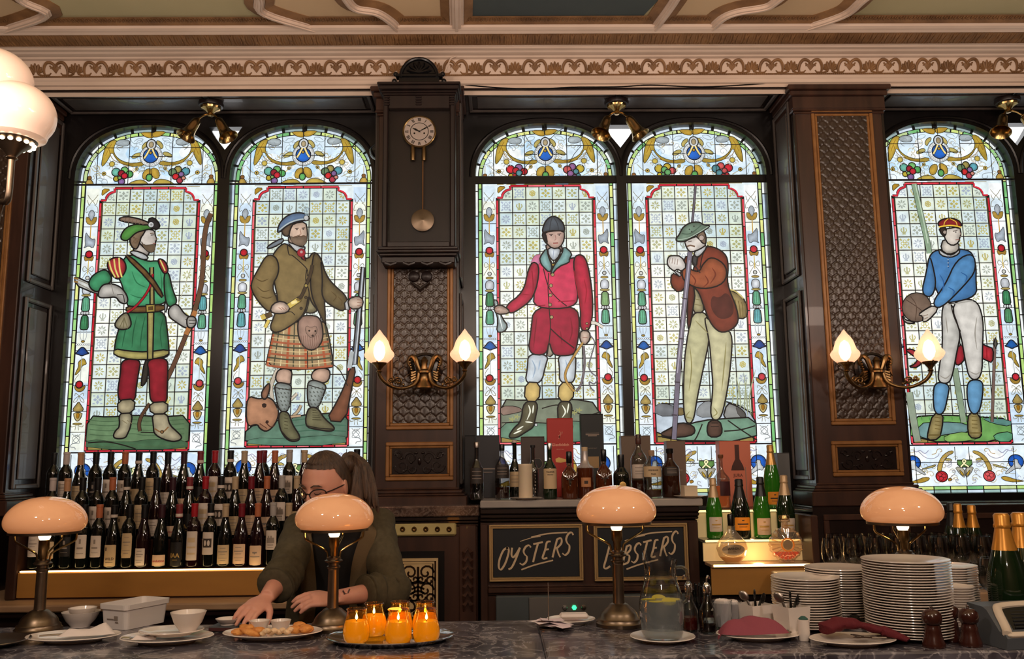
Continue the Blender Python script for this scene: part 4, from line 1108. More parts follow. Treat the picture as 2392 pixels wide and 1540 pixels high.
    S([(492, 186), (516, 186)], 5, (80, 56, 50)); S([(540, 184), (564, 182)], 5, (80, 56, 50)); D((504, 192), 4, (50, 50, 60), 0); D((552, 190), 4, (50, 50, 60), 0); S([(528, 190), (532, 215), (522, 220)], 4, (150, 106, 96)); S([(516, 240), (546, 238)], 5, (150, 70, 66)); S([(515, 236), (545, 234)], 2, (110, 50, 46))
    P([(448, 182), (470, 175), (484, 250), (462, 225)], (40, 40, 46), 1)
    P([(448, 180), (460, 128), (480, 95), (512, 76), (545, 86), (577, 118), (588, 168), (555, 164), (500, 167)], (76, 86, 96), 2, .5); S([(512, 80), (500, 120), (495, 165)], 4, (40, 44, 50)); S([(515, 80), (540, 120), (548, 162)], 4, (40, 44, 50)); S([(450, 178), (510, 164), (588, 168)], 7)
    P([(160, 574), (186, 580), (190, 620), (216, 690), (248, 730), (226, 768), (178, 768), (190, 700), (173, 640)], (170, 190, 190), 1, .5); S([(180, 600), (200, 690), (215, 750)], 6, (236, 240, 240), taper=True)
    P([(160, 622), (200, 603), (252, 632), (256, 657), (180, 664)], (216, 178, 156), 1); S([(170, 628), (195, 622)], 4, (150, 106, 90)); S([(172, 645), (198, 642)], 4, (150, 106, 90))
    S([(742, 712), (770, 715), (812, 740)], 16, (214, 206, 190), .003)
    P([(678, 757), (732, 762), (738, 810), (702, 852), (672, 815)], (222, 188, 166), 1); S([(690, 800), (720, 800)], 4, (150, 106, 90))
    S([(738, 790), (762, 830), (745, 900), (728, 970), (745, 1010), (780, 1040), (760, 1075), (730, 1065), (740, 1100), (762, 1120)], 6, (110, 104, 110), .001)
    S([(696, 850), (702, 960), (684, 1070), (652, 1122)], 11, (110, 100, 104), .002); S([(692, 830), (640, 910), (592, 1000), (594, 1060), (640, 1120)], 12, (176, 136, 70), .002)
    return g
def angler():
    g, P, S, D = figure(2.37, 1440, 430)
    P([(210, 1215), (360, 1222), (500, 1200), (640, 1210), (762, 1280), (772, 1428), (220, 1428)], (186, 200, 214), 1, .85)
    P([(210, 1215), (300, 1222), (365, 1262), (370, 1285), (210, 1288)], (120, 124, 130), 1, .8, .003); P([(440, 1240), (500, 1195), (540, 1230), (560, 1290), (440, 1295)], (150, 154, 156), 1, .8, .003)
    for x in (600, 630, 655, 675, 700, 720, 740): S([(x, 1290), (x+10*math.sin(x), 1180), (x+24*math.sin(x*1.7), 1060+30*math.sin(x))], 7, (150, 156, 120), taper=True)
    P([(582, 1302), (606, 1215), (650, 1225), (702, 1262), (712, 1295), (660, 1320)], (152, 152, 148), 1, .7); P([(650, 1225), (702, 1262), (712, 1295), (670, 1290)], (92, 88, 84), 1, .8, .002)
    P([(222, 1420), (330, 1350), (470, 1310), (600, 1300), (764, 1292), (772, 1428)], (120, 166, 136), 1, .75)
    for pts in ([(470, 1330), (440, 1400), (420, 1428)], [(610, 1310), (680, 1360), (772, 1420)], [(590, 1370), (680, 1362), (760, 1340)], [(225, 1400), (290, 1400)]): S(pts, 7)
    S([(432, 18), (424, 120), (414, 222)], 9, (96, 88, 98), .003)
    D((350, 1262), 22, (150, 124, 70))
    P([(350, 1320), (420, 1338), (432, 1375), (402, 1397), (300, 1407), (228, 1388), (300, 1350)], (98, 68, 54), 1, .45); P([(508, 1310), (566, 1310), (582, 1370), (562, 1402), (505, 1402), (493, 1360)], (96, 66, 52), 1, .45); S([(520, 1325), (555, 1325)], 5); S([(516, 1345), (560, 1345)], 4)
    P([(412, 712), (500, 715), (512, 850), (480, 1000), (442, 1180), (418, 1335), (363, 1312), (368, 1000), (384, 870)], (200, 194, 142), 2, .6); P([(472, 715), (560, 820), (637, 812), (627, 1000), (602, 1180), (568, 1315), (508, 1300), (530, 1130), (518, 1000), (508, 870)], (210, 202, 152), 2, .6)
    for pts in ([(430, 760), (470, 800), (500, 830)], [(400, 900), (410, 1020), (395, 1150)], [(400, 1260), (380, 1290), (420, 1300)], [(600, 880), (590, 1000), (575, 1150)], [(530, 1240), (550, 1270), (525, 1290)]): S(pts, 7, (142, 134, 86), taper=True)
    P([(600, 582), (690, 625), (722, 700), (707, 752), (650, 747), (628, 680)], (168, 144, 84), 1)
    for k in range(5): S([(630+k*18, 640+k*6), (640+k*17, 690), (650+k*14, 742)], 5, (110, 92, 50))
    S([(595, 585), (650, 600), (695, 640)], 8, (196, 180, 110))
    P([(412, 585), (440, 590), (472, 660), (478, 718), (410, 717)], (176, 164, 116), 1); S([(416, 640), (465, 650)], 4, (120, 110, 70)); S([(414, 670), (470, 680)], 4, (120, 110, 70))
    P([(388, 545), (432, 590), (412, 730), (394, 822), (384, 760)], (118, 44, 30), 1)
    P([(500, 343), (597, 388), (613, 460), (602, 560), (662, 700), (668, 787), (580, 837), (518, 790), (478, 690), (448, 600), (400, 560), (425, 450), (455, 390)], (136, 52, 32), 2, .5)
    P([(520, 620), (560, 640), (600, 600), (640, 660), (640, 740), (560, 760), (510, 690)], (92, 34, 26), 2, .8, 0)
    P([(370, 410), (402, 405), (390, 560), (340, 613), (293, 570), (298, 496), (345, 520)], (146, 60, 36), 1)
    P([(520, 405), (606, 462), (594, 560), (470, 594), (368, 552), (353, 495), (368, 464), (450, 500), (470, 450)], (172, 82, 44), 2, .5)
    for pts in ([(400, 500), (430, 540), (420, 570)], [(480, 510), (500, 550), (470, 580)], [(520, 470), (540, 510), (510, 560)]): S(pts, 8, (110, 44, 26), taper=True)
    S([(500, 345), (470, 400), (455, 470)], 6)
    S([(402, 365), (396, 430), (378, 600), (352, 850), (335, 1050), (312, 1415)], 24, (112, 104, 118), .003); S([(396, 430), (375, 620), (330, 1050)], 6, (170, 162, 176)); 
    for t in (640, 860, 1100, 1280): S([(370-(t-640)*.09-14, t), (370-(t-640)*.09+16, t+3)], 8, (70, 62, 70))
    P([(300, 480), (340, 520), (352, 515), (345, 500)], (236, 238, 238), 0)
    P([(273, 442), (280, 412), (300, 404), (352, 408), (382, 465), (352, 492), (330, 478), (312, 492), (280, 466)], (232, 222, 212), 1, .7)
    for k in range(4): S([(290+k*14, 415+k*3), (286+k*14, 445+k*4)], 4, (150, 130, 120))
    P([(415, 400), (442, 400), (434, 470), (410, 452)], (84, 84, 86), 1); P([(418, 385), (480, 342), (492, 362), (456, 407), (430, 415)], (236, 238, 238), 1)
    S([(415, 440), (440, 480), (455, 500)], 7, (40, 36, 40))
    P([(368, 325), (440, 298), (477, 288), (490, 345), (452, 372), (405, 387), (388, 376), (376, 352)], (228, 216, 204), 1, .7)
    P([(430, 300), (470, 262), (488, 300), (486, 345), (464, 335), (455, 320)], (146, 116, 90), 1, .6); D((462, 308), 15, (224, 196, 180)); S([(382, 356), (398, 350), (412, 352), (426, 356)], 9, (110, 84, 66)); S([(388, 330), (408, 326)], 4, (80, 60, 54))
    P([(316, 320), (340, 290), (358, 250), (400, 224), (450, 220), (472, 238), (514, 240), (480, 266), (430, 292), (380, 326), (340, 332)], (112, 140, 116), 2, .5); S([(352, 285), (400, 285), (460, 240)], 6, (70, 92, 76)); S([(330, 320), (400, 305), (500, 246)], 5, (160, 178, 160))
    for c in ((395, 262), (420, 245), (408, 275)): D(c, 4, (60, 70, 60), 0)
    return g
def ball_player():
    g, P, S, D = figure(2.0525, 1992, 430)
    P([(268, 1118), (420, 1108), (600, 1118), (748, 1128), (757, 1237), (270, 1237)], (112, 178, 84), 1, .8)
    P([(300, 1150), (420, 1140), (545, 1150), (560, 1190), (440, 1200), (320, 1232)], (110, 156, 156), 1, .8, .005); P([(600, 1120), (748, 1130), (750, 1165), (660, 1150)], (90, 150, 140), 1, .8, .004); P([(660, 1200), (755, 1185), (757, 1237), (680, 1237)], (90, 170, 120), 1, .8, .005); P([(430, 1205), (540, 1185), (600, 1225), (500, 1237), (430, 1237)], (140, 196, 90), 1, .8, .004)
    for k in range(12): S([(320+k*36, 1112), (324+k*36, 1135)], 4, (70, 130, 60), taper=True)
    S([(284, 5), (316, 150), (342, 260), (358, 338)], 25, (132, 156, 128), .003); S([(478, 885), (500, 1020), (521, 1145)], 27, (132, 150, 124), .003); S([(260, 1000), (280, 1130), (300, 1235)], 32, (140, 152, 132), .003)
    S([(290, 10), (322, 150), (350, 290)], 5, (186, 202, 180))
    S([(669, 745), (664, 900), (655, 1142)], 13, (110, 88, 80), .002); P([(662, 770), (672, 738), (680, 770), (672, 792)], (120, 112, 100), 0)
    P([(240, 798), (270, 793), (300, 812), (335, 828), (304, 885), (252, 880), (285, 868), (302, 842), (268, 820)], (206, 40, 56), 1); P([(478, 795), (515, 768), (528, 840), (500, 872), (478, 868)], (196, 30, 48), 1); P([(602, 768), (632, 782), (662, 792), (658, 862), (625, 848), (600, 835)], (206, 34, 50), 1); S([(628, 790), (630, 840)], 6, (140, 16, 30))
    P([(372, 1102), (422, 1102), (417, 1170), (402, 1226), (345, 1230), (348, 1190)], (164, 144, 84), 1); P([(543, 1098), (594, 1098), (607, 1200), (590, 1222), (545, 1217), (536, 1160)], (164, 144, 84), 1)
    for k in range(4): S([(380, 1120+k*18), (408, 1124+k*18)], 4, (104, 88, 46)); S([(556, 1116+k*18), (584, 1118+k*18)], 4, (104, 88, 46))
    S([(348, 1205), (405, 1205)], 6, (104, 88, 46)); S([(543, 1195), (604, 1195)], 6, (104, 88, 46))
    P([(380, 950), (452, 962), (442, 1020), (422, 1108), (378, 1104), (370, 1020)], (92, 156, 204), 2, .6); P([(538, 942), (607, 942), (610, 1000), (592, 1104), (547, 1104), (530, 1010)], (92, 156, 204), 2, .6)
    P([(410, 575), (462, 570), (505, 715), (486, 800), (462, 932), (440, 962), (393, 952), (400, 880), (418, 780)], (206, 202, 192), 2, .6); P([(450, 572), (575, 550), (612, 650), (607, 780), (604, 935), (545, 944), (524, 850), (503, 720)], (218, 212, 202), 2, .6)
    S([(455, 575), (470, 640), (502, 712)], 5); S([(440, 585), (560, 565)], 4, (150, 146, 138))
    for pts in ([(540, 900), (575, 915), (600, 900)], [(400, 920), (430, 935), (455, 915)], [(580, 640), (570, 720), (580, 800)], [(430, 640), (440, 720)]): S(pts, 6, (150, 144, 134), taper=True)
    P([(352, 345), (400, 318), (500, 318), (555, 330), (576, 400), (574, 470), (580, 545), (450, 578), (408, 562), (380, 500), (346, 420)], (58, 124, 188), 2, .6)
    P([(352, 345), (370, 400), (386, 490), (362, 553), (313, 532), (338, 430)], (64, 132, 196), 2, .6)
    P([(222, 632), (235, 655), (262, 662), (292, 672), (250, 675), (228, 660)], (216, 204, 188), 1)
    D((292, 597), 70, (126, 100, 82), .006); S([(240, 560), (300, 600), (345, 640)], 4, (70, 52, 42)); S([(262, 545), (290, 590), (285, 660)], 4, (80, 60, 48))
    P([(480, 370), (562, 335), (576, 420), (522, 490), (402, 610), (362, 577), (428, 490)], (72, 142, 204), 2, .6)
    for pts in ([(440, 500), (470, 520), (460, 545)], [(500, 430), (530, 450), (520, 480)], [(400, 440), (420, 480), (410, 530)]): S(pts, 6, (36, 88, 144), taper=True)
    P([(296, 632), (340, 602), (370, 588), (397, 605), (345, 662), (318, 668), (322, 640)], (222, 208, 190), 1, .7); S([(318, 640), (345, 632)], 4, (140, 120, 104)); S([(322, 655), (345, 645)], 4, (140, 120, 104))
    P([(418, 268), (492, 288), (492, 330), (440, 348), (403, 320)], (212, 200, 184), 1); P([(393, 318), (430, 344), (460, 350), (497, 318), (492, 345), (450, 362), (403, 350)], (240, 240, 238), 1); S([(440, 352), (442, 410)], 4, (30, 70, 120))
    for k in range(3): D((440, 370+k*16), 3, (220, 230, 236), 0)
    P([(412, 228), (495, 213), (502, 250), (496, 262), (490, 290), (460, 306), (430, 286)], (226, 212, 196), 1, .7); P([(395, 220), (432, 212), (428, 262), (408, 252)], (60, 46, 38), 1); D((424, 240), 9, (210, 186, 168)); S([(462, 236), (484, 232)], 4, (60, 46, 40)); D((476, 240), 3, (40, 40, 50), 0); S([(494, 238), (502, 258), (492, 262)], 3, (150, 126, 112)); S([(474, 277), (492, 275)], 4, (150, 90, 80))
    P([(394, 216), (390, 192), (420, 175), (470, 174), (502, 195), (502, 218), (450, 211)], (166, 26, 32), 2, .5); S([(394, 216), (450, 208), (502, 217)], 7, (226, 186, 60)); S([(440, 176), (424, 190), (418, 210)], 4, (226, 186, 60)); S([(446, 176), (474, 190), (482, 210)], 4, (226, 186, 60))
    return g
FIGS = [(archer, 'archer_figure', 'painted archer in a green tunic and crimson hose holding a longbow'), (hunter, 'hunter_figure', 'painted bearded hunter in a tweed jacket and kilt with shotgun and stag'),
        (rider, 'rider_figure', 'painted rider in a red coat and dark cap with horn and whip'), (angler, 'angler_figure', 'painted angler in a rust jacket leaning on his rod'),
        (ball_player, 'player_figure', 'painted ball player in a blue jersey and red cap')]
WLAB = ['stained glass window showing an archer in green', 'stained glass window showing a bearded hunter in a kilt', 'stained glass window showing a rider in a red coat',
        'stained glass window showing an angler in a rust jacket', 'stained glass window showing a ball player in a blue jersey', 'stained glass window cut off by the right edge of the photo']
for i in range(6):
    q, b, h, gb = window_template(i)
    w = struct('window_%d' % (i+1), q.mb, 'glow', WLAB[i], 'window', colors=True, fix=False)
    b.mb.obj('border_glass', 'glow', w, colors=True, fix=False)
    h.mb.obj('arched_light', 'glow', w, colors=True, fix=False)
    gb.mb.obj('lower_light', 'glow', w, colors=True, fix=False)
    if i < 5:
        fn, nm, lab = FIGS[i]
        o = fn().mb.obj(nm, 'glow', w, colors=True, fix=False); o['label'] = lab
# ---------------------------------------------------------------- timber tracery round the lights
def tracery(name, x0, x1, wins, lab, bars):
    z0, z1 = ZB-.04, ZS
    outer = [Vector((x0, z0, 0)), Vector((x1, z0, 0)), Vector((x1, z1, 0)), Vector((x0, z1, 0))]
    holes = []
    for k in wins:
        c = WIN[k][0]
        A = arch(HO-.004, ZA-.004, n=32)
        holes.append([Vector((c+a, z, 0)) for a, z in [(HO-.004, ZB), ] + A + [(-HO+.004, ZB)]])
    mid = (WIN[wins[0]][0]+WIN[wins[1]][0])/2
    tri = [Vector((mid-.098, 3.575, 0)), Vector((mid-.05, 3.50, 0)), Vector((mid, 3.435, 0)), Vector((mid+.05, 3.50, 0)), Vector((mid+.098, 3.575, 0))]
    holes.append(tri)
    holes = [[v for v in hh if x0+.001 < v.x < x1-.001] for hh in holes]
    mb = MB(); yf, yb = YW-.075, YW+.01
    loops = [outer]+holes
    flat = [v for l in loops for v in l]
    tris = tessellate_polygon(loops)
    mb.add([(v.x, yf, v.y) for v in flat], [tuple(t) for t in tris])
    for l in loops[1:]:
        n = len(l)
        # splayed reveal of the opening
        mb.add([(v.x, yf, v.y) for v in l]+[(v.x, yb, v.y) for v in l], [(i_, (i_+1) % n, (i_+1) % n+n, i_+n) for i_ in range(n)])
    for k in wins:                                       # raised bead around each arch
        c = WIN[k][0]
        P = [(c+a, yf-.004, z) for a, z in arch(HO+.025, ZA+.02, n=30) if x0 < c+a < x1]
        if len(P) > 2: mb.tube(P, .009, 6)
    o = struct(name, mb, 'ebony', lab, 'window frame')
    g = MB(); g.add([(v.x, YW-.01, v.y) for v in tri], [tuple(range(len(tri)))])
    g.obj('spandrel_light', 'sky', o, fix=False)
    if bars:
        t = MB()
        for k in wins: t.box(WIN[k][0]-HO, WIN[k][0]+HO, YW-.05, YW-.04, 3.226, 3.275, .004)
        t.obj('transom_bar', 'ebony', o)
    return o
tracery('trim_13', BAYS[0][0]+.01, BAYS[0][1]-.01, (0, 1), 'dark timber tracery around the archer and hunter windows', False)
tracery('trim_14', BAYS[1][0]+.01, BAYS[1][1]-.01, (2, 3), 'dark timber tracery around the rider and angler windows', True)
tracery('trim_15', BAYS[2][0]+.01, 4.0, (4, 5), 'dark timber tracery around the ball player window', False)
# ================================================================ FIXTURES ON THE WALL AND CEILING
M['dial'] = mat('clock dial enamel', (206, 190, 180), .35)
M['shade_glass'] = None
def glow_shade(name, tint, emit, es, mixf):
    m = bpy.data.materials.new(name); m.use_nodes = True
    nt = m.node_tree; nt.nodes.clear()
    out = nt.nodes.new('ShaderNodeOutputMaterial')
    tr = nt.nodes.new('ShaderNodeBsdfTransparent'); tr.inputs['Color'].default_value = (*L(*tint), 1)
    p = nt.nodes.new('ShaderNodeBsdfPrincipled'); p.inputs['Base Color'].default_value = (*L(*tint), 1); p.inputs['Roughness'].default_value = .35
    p.inputs['Emission Color'].default_value = (*L(*emit), 1); p.inputs['Emission Strength'].default_value = es
    mx = nt.nodes.new('ShaderNodeMixShader'); mx.inputs['Fac'].default_value = mixf
    nt.links.new(tr.outputs[0], mx.inputs[1]); nt.links.new(p.outputs[0], mx.inputs[2]); nt.links.new(mx.outputs[0], out.inputs['Surface'])
    return m
M['shade_glass'] = glow_shade('frosted pink glass', (255, 226, 206), (240, 200, 176), .6, .60)
M['bulb_white'] = mat('lit bulb', (255, 240, 220), .3, emit=(255, 232, 196), estr=7.0)
M['globe_opal'] = mat('opal globe glass', (206, 180, 164), .12, emit=(250, 196, 160), estr=.32, noise=((226, 204, 190), 3, (1, 1, 1)), coat=.2)
M['opal'] = mat('opal lamp glass', (206, 164, 132), .06, spec=.6, emit=(226, 140, 84), estr=.42, coat=.5)
def roman(mb, c, R, size, y):
    """hour numerals set radially round the dial"""
    num = ['XII', 'I', 'II', 'III', 'IIII', 'V', 'VI', 'VII', 'VIII', 'IX', 'X', 'XI']
    def bar(a, b, w, ang):
        d = Vector(b)-Vector(a); n = Vector((-d.y, d.x)).normalized()*w*.5
        q = [Vector(a)+n, Vector(b)+n, Vector(b)-n, Vector(a)-n]
        vs = []
        for v in q:
            x, z = v.x, v.y+R
            vs.append((c.x+x*math.cos(ang)+z*math.sin(ang), y, c.z-x*math.sin(ang)+z*math.cos(ang)))
        mb.add(vs, [(0, 1, 2, 3)])
    for h, s in enumerate(num):
        ang = h*PI/6
        wd = {'I': .42, 'V': .8, 'X': .8}
        tot = sum(wd[ch] for ch in s)*size*.62; x = -tot/2
        for ch in s:
            w = wd[ch]*size*.62; h2 = size*.5
            if ch == 'I': bar((x+w/2, -h2), (x+w/2, h2), size*.17, ang)
            elif ch == 'V': bar((x+w*.15, h2), (x+w/2, -h2), size*.17, ang); bar((x+w*.85, h2), (x+w/2, -h2), size*.09, ang)
            else: bar((x+w*.15, h2), (x+w*.85, -h2), size*.17, ang); bar((x+w*.85, h2), (x+w*.15, -h2), size*.09, ang)
            x += w
def clock():
    YD = 4.475
    xl, xr = at(893, 400, 4.46).x, at(1063, 400, 4.46).x
    zb_, zt_ = at(978, 577, 4.46).z, at(978, 222, 4.46).z
    xc = (xl+xr)/2
    t = thing('wall_clock', 'tall dark wooden pendulum wall clock with white dial on the pilaster', 'clock', (xc, 4.58, zb_))
    off = Vector((-xc, -4.58, -zb_))
    def o(n, mb, m, p=None): 
        mb.xf(Matrix.Translation(off)); return mb.obj(n, m, p or t)
    c = MB(); c.box(xl, xr, 4.50, YF-.001, zb_, zt_, .004)
    for s, e in ((xl, .028), (xr-.028, .028)): c.box(s, s+e, 4.462, 4.50, zb_, zt_, .006)
    c.box(xl+.028, xr-.028, 4.462, 4.50, zt_-.075, zt_, .004); c.box(xl+.028, xr-.028, 4.462, 4.50, zb_, zb_+.03, .004)
    for s in (xl+.004, xr-.032, xc-.018):                # little carved capitals
        for k in range(4): c.box(s, s+.032, 4.454, 4.47, zt_-.016-k*.014, zt_-.006-k*.014, .003)
    o('case', c, 'clockwood')
    c = MB()
    for e, z0, z1 in ((.004, 0, .012), (.012, .012, .024), (.022, .026, .05), (.03, .05, .066)): c.box(xl-e, xr+e, 4.462-e, YF-.001, zt_+z0, zt_+z1, .004)
    o('cornice', c, 'clockwood')
    cr = MB(); zc0 = zt_+.066; w = .098
    arc = [(xc+w*math.cos(a), zc0+.03+.105*math.sin(a)) for a in [PI*k/16 for k in range(17)]]
    cr.prism([(xc-w-.01, zc0)]+[(xc-w-.01, zc0+.03)]+arc[::-1]+[(xc+w+.01, zc0+.03), (xc+w+.01, zc0)], 4.45, 4.485)
    cr.tube([(x, 4.448, z) for x, z in arc], .010, 8)
    cr.box(xc-w-.028, xc+w+.028, 4.44, 4.49, zc0+.03, zc0+.05, .005)
    for s in (-1, 1): cr.sphere((xc+s*(w+.028), 4.46, zc0+.052), .014, 10, 6); cr.sphere((xc+s*(w+.035), 4.46, zc0+.012), .014, 10, 6)
    for k in range(7):
        a = PI*(k+.5)/7; cr.tube([(xc, 4.446, zc0+.055), (xc+.045*math.cos(a), 4.444, zc0+.055+.04*math.sin(a)), (xc+.068*math.cos(a), 4.448, zc0+.055+.062*math.sin(a))], [.004, .010, .004], 6)
    o('crest', cr, 'black')
    br = MB()
    for e, z0, z1 in ((.018, -.018, 0), (.024, -.034, -.018), (.012, -.05, -.034), (.0, -.085, -.05)): br.box(xl-e, xr+e, 4.462-e, YF-.001, zb_+z0, zb_+z1, .005)
    for k in range(4):
        x = xl+.05+k*(xr-xl-.1)/3; br.tube([(x-.03, 4.455, zb_-.085), (x, 4.452, zb_-.097), (x+.03, 4.455, zb_-.085)], .008, 6)
    for s in (-1, 1): br.lathe([(.03, -.006), (.026, .004), (.012, .010), (0, .011)], (0, 0, 0), 16, M4=Matrix.Translation((xc+s*.034, YF-.02, zb_-.13)) @ Matrix.Rotation(PI/2, 4, 'X'))
    br.tube([(xc-.05, YF-.01, zb_-.16), (xc, YF-.014, zb_-.2), (xc+.05, YF-.01, zb_-.16)], [.006, .014, .006], 7)
    o('bracket', br, 'clockwood')
    pc = at(979, 305, YD-.02); R = .083
    RX = lambda p: Matrix.Translation(p) @ Matrix.Rotation(PI/2, 4, 'X')
    d = MB().lathe([(R, 0), (R, .006), (0, .0065)], (0, 0, 0), 40, False, M4=RX((pc.x, YD, pc.z)))
    dial = o('dial', d, 'dial')
    nb = MB(); roman(nb, pc, R*.80, R*.21, YD-.0075)
    for k in range(48):
        a0, a1 = k*PI/24, (k+1)*PI/24
        nb.add([(pc.x+r*math.cos(a), YD-.0074, pc.z+r*math.sin(a)) for r, a in ((R*.56, a0), (R*.60, a0), (R*.60, a1), (R*.56, a1))], [(0, 1, 2, 3)])
    for s in (-1, 1): nb.add([(pc.x+s*.026+.005*math.cos(a*PI/6), YD-.0074, pc.z-.010+.005*math.sin(a*PI/6)) for a in range(12)], [tuple(range(12))])
    o('numerals', nb, 'black', dial)
    hb = MB()
    for ang, ln, w in ((-62, .042, .009), (61, .062, .006)):
        a = math.radians(ang); dx, dz = math.sin(a), math.cos(a)
        hb.add([(pc.x+dx*q+dz*e, YD-.010, pc.z+dz*q-dx*e) for q, e in ((-.012, 0), (ln*.55, w*.6), (ln, 0), (ln*.55, -w*.6))], [(0, 1, 2, 3)])
    hb.sphere((pc.x, YD-.010, pc.z), .005, 8, 6)
    o('hands', hb, 'black', dial)
    o('bezel', MB().tube([(pc.x+(R+.002)*math.cos(k*PI/24), YD-.006, pc.z+(R+.002)*math.sin(k*PI/24)) for k in range(48)], .005, 6, closed=True), 'brass', dial)
    for px in (964.5, 990.5):
        a, b = at(px, 343, YD), at(px, 375, YD)
        o('weight', MB().lathe([(.012, b.z), (.013, b.z+.003), (.013, a.z-.003), (.012, a.z)], (a.x, YD+.003, 0), 14), 'brass_old')
    pb = at(987, 514, YD)
    pen = o('pendulum', MB().lathe([(0, -.004), (.045, -.003), (.060, .0), (.045, .004), (.012, .005), (0, .008)], (0, 0, 0), 28, M4=RX((pb.x, YD+.004, pb.z))), 'bronze')
    o('pendulum_rod', MB().tube([(pb.x, YD+.006, pb.z+.05), (pb.x, YD+.006, pc.z-.09)], .003, 6), 'giltwood', pen)
    o('glass_pane', MB().add([(xl+.028, 4.463, zb_+.03), (xr-.028, 4.463, zb_+.03), (xr-.028, 4.463, zt_-.075), (xl+.028, 4.463, zt_-.075)], [(0, 1, 2, 3)]), thin_glass('clock glass', (235, 235, 235), -.03))
clock()
def sconce():
    c = at(994, 862, YF)
    t = thing('wall_sconce', 'antique brass two-armed wall sconce with flame shades below the clock', 'wall lamp', (c.x, YF-.014, c.z), group=None)
    RX = Matrix.Rotation(PI/2, 4, 'X')
    b = MB().lathe([(.094, -.012), (.094, .004), (.080, .010), (.076, .004), (.070, .004), (.030, .012), (0, .014)], (0, 0, 0), 36, M4=Matrix.Scale(.9, 4, (0, 0, 1)) @ RX)
    b.obj('backplate', 'mahogany_dark', t)
    b = MB()                                              # central bell body and the two beasts
    b.lathe([(0, -.115), (.02, -.113), (.052, -.108), (.048, -.098), (.030, -.075), (.024, -.05), (.028, -.035), (.036, -.03), (.034, -.02), (.018, -.01), (.014, .02), (.02, .035), (.01, .05), (0, .058)], (0, -.06, 0), 20)
    for s in (-1, 1):
        b.tube(spline([(s*.02, -.05, -.03), (s*.036, -.055, .01), (s*.048, -.055, .045), (s*.066, -.05, .058), (s*.084, -.048, .042), (s*.082, -.046, .015), (s*.066, -.046, .005)], 4), [.010, .011, .012, .013, .013, .013, .014, .014, .014, .014, .013, .012, .011, .011, .010, .010, .009, .009, .008, .008, .007, .006, .005, .004, .003], 8)
        for k in range(6): b.sphere((s*(.078-.003*k), -.045, .05-.013*k-.02), (.009, .012, .008), 7, 5)
        for k in range(4): b.tube([(s*.046, -.045, -.02-.012*k), (s*.068, -.05, -.028-.014*k), (s*.088-s*.01*k, -.04, -.045-.01*k)], [.006, .008, .003], 6)
    b.obj('body', 'brass_old', t)
    for s in (-1, 1):
        P = spline([(s*.026, -.07, -.03), (s*.034, -.075, -.065), (s*.056, -.09, -.094), (s*.10, -.115, -.112), (s*.145, -.145, -.110), (s*.19, -.175, -.085), (s*.212, -.19, -.055), (s*.215, -.195, -.035)], 4)
        a = MB().tube(P, [.010]*10+[.009]*9+[.010]*10, 9)
        for (ax, az, r, n) in ((.125, -.078, .02, 1), (.16, -.07, .014, -1)):
            a.tube([(s*(ax+r*(1-k/16)*math.cos(k*.7*n)), -.135-.03*(ax-.125)*10, az+r*(1-k/16)*math.sin(k*.7*n)) for k in range(13)], [.005]*13, 6)
        for k in range(5): a.sphere((s*(.10+.014*k), -.125, -.095+.004*k), (.007, .006, .009), 6, 5)
        arm = a.obj('arm', 'brass_old', t)
        h = MB().lathe([(.010, -.04), (.016, -.034), (.010, -.028), (.013, -.020), (.026, -.004), (.036, .004), (.038, .010), (.034, .012), (0, .012)], (s*.215, -.195, 0), 18)
        for k in range(3): h.tube([(s*.215+.03*math.cos(k*2.1+.4), -.195+.03*math.sin(k*2.1+.4), .0), (s*.215+.046*math.cos(k*2.1+.4), -.195+.046*math.sin(k*2.1+.4), .014)], .004, 6)
        h.obj('holder', 'brass_old', arm)
        MB().lathe([(.042, .010), (.060, .026), (.071, .040), (.074, .052), (.070, .062), (.058, .076), (.051, .096), (.044, .118), (.032, .138), (.017, .156), (.008, .170), (0, .180)], (s*.215, -.195, 0), 28, wob=lambda a_, z: 1+.028*math.cos(8*a_)).obj('lamp_shade', 'shade_glass', t)
        MB().lathe([(.008, .02), (.022, .035), (.030, .06), (.027, .09), (.018, .112), (0, .125)], (s*.215, -.195, 0), 14).obj('bulb', 'bulb_white', t)
    return t
sc0 = sconce()
sc1 = dup(sc0, (at(2034, 861, YF).x, YF-.014, at(2034, 861, YF).z), label='antique brass two-armed wall sconce on the right pilaster')
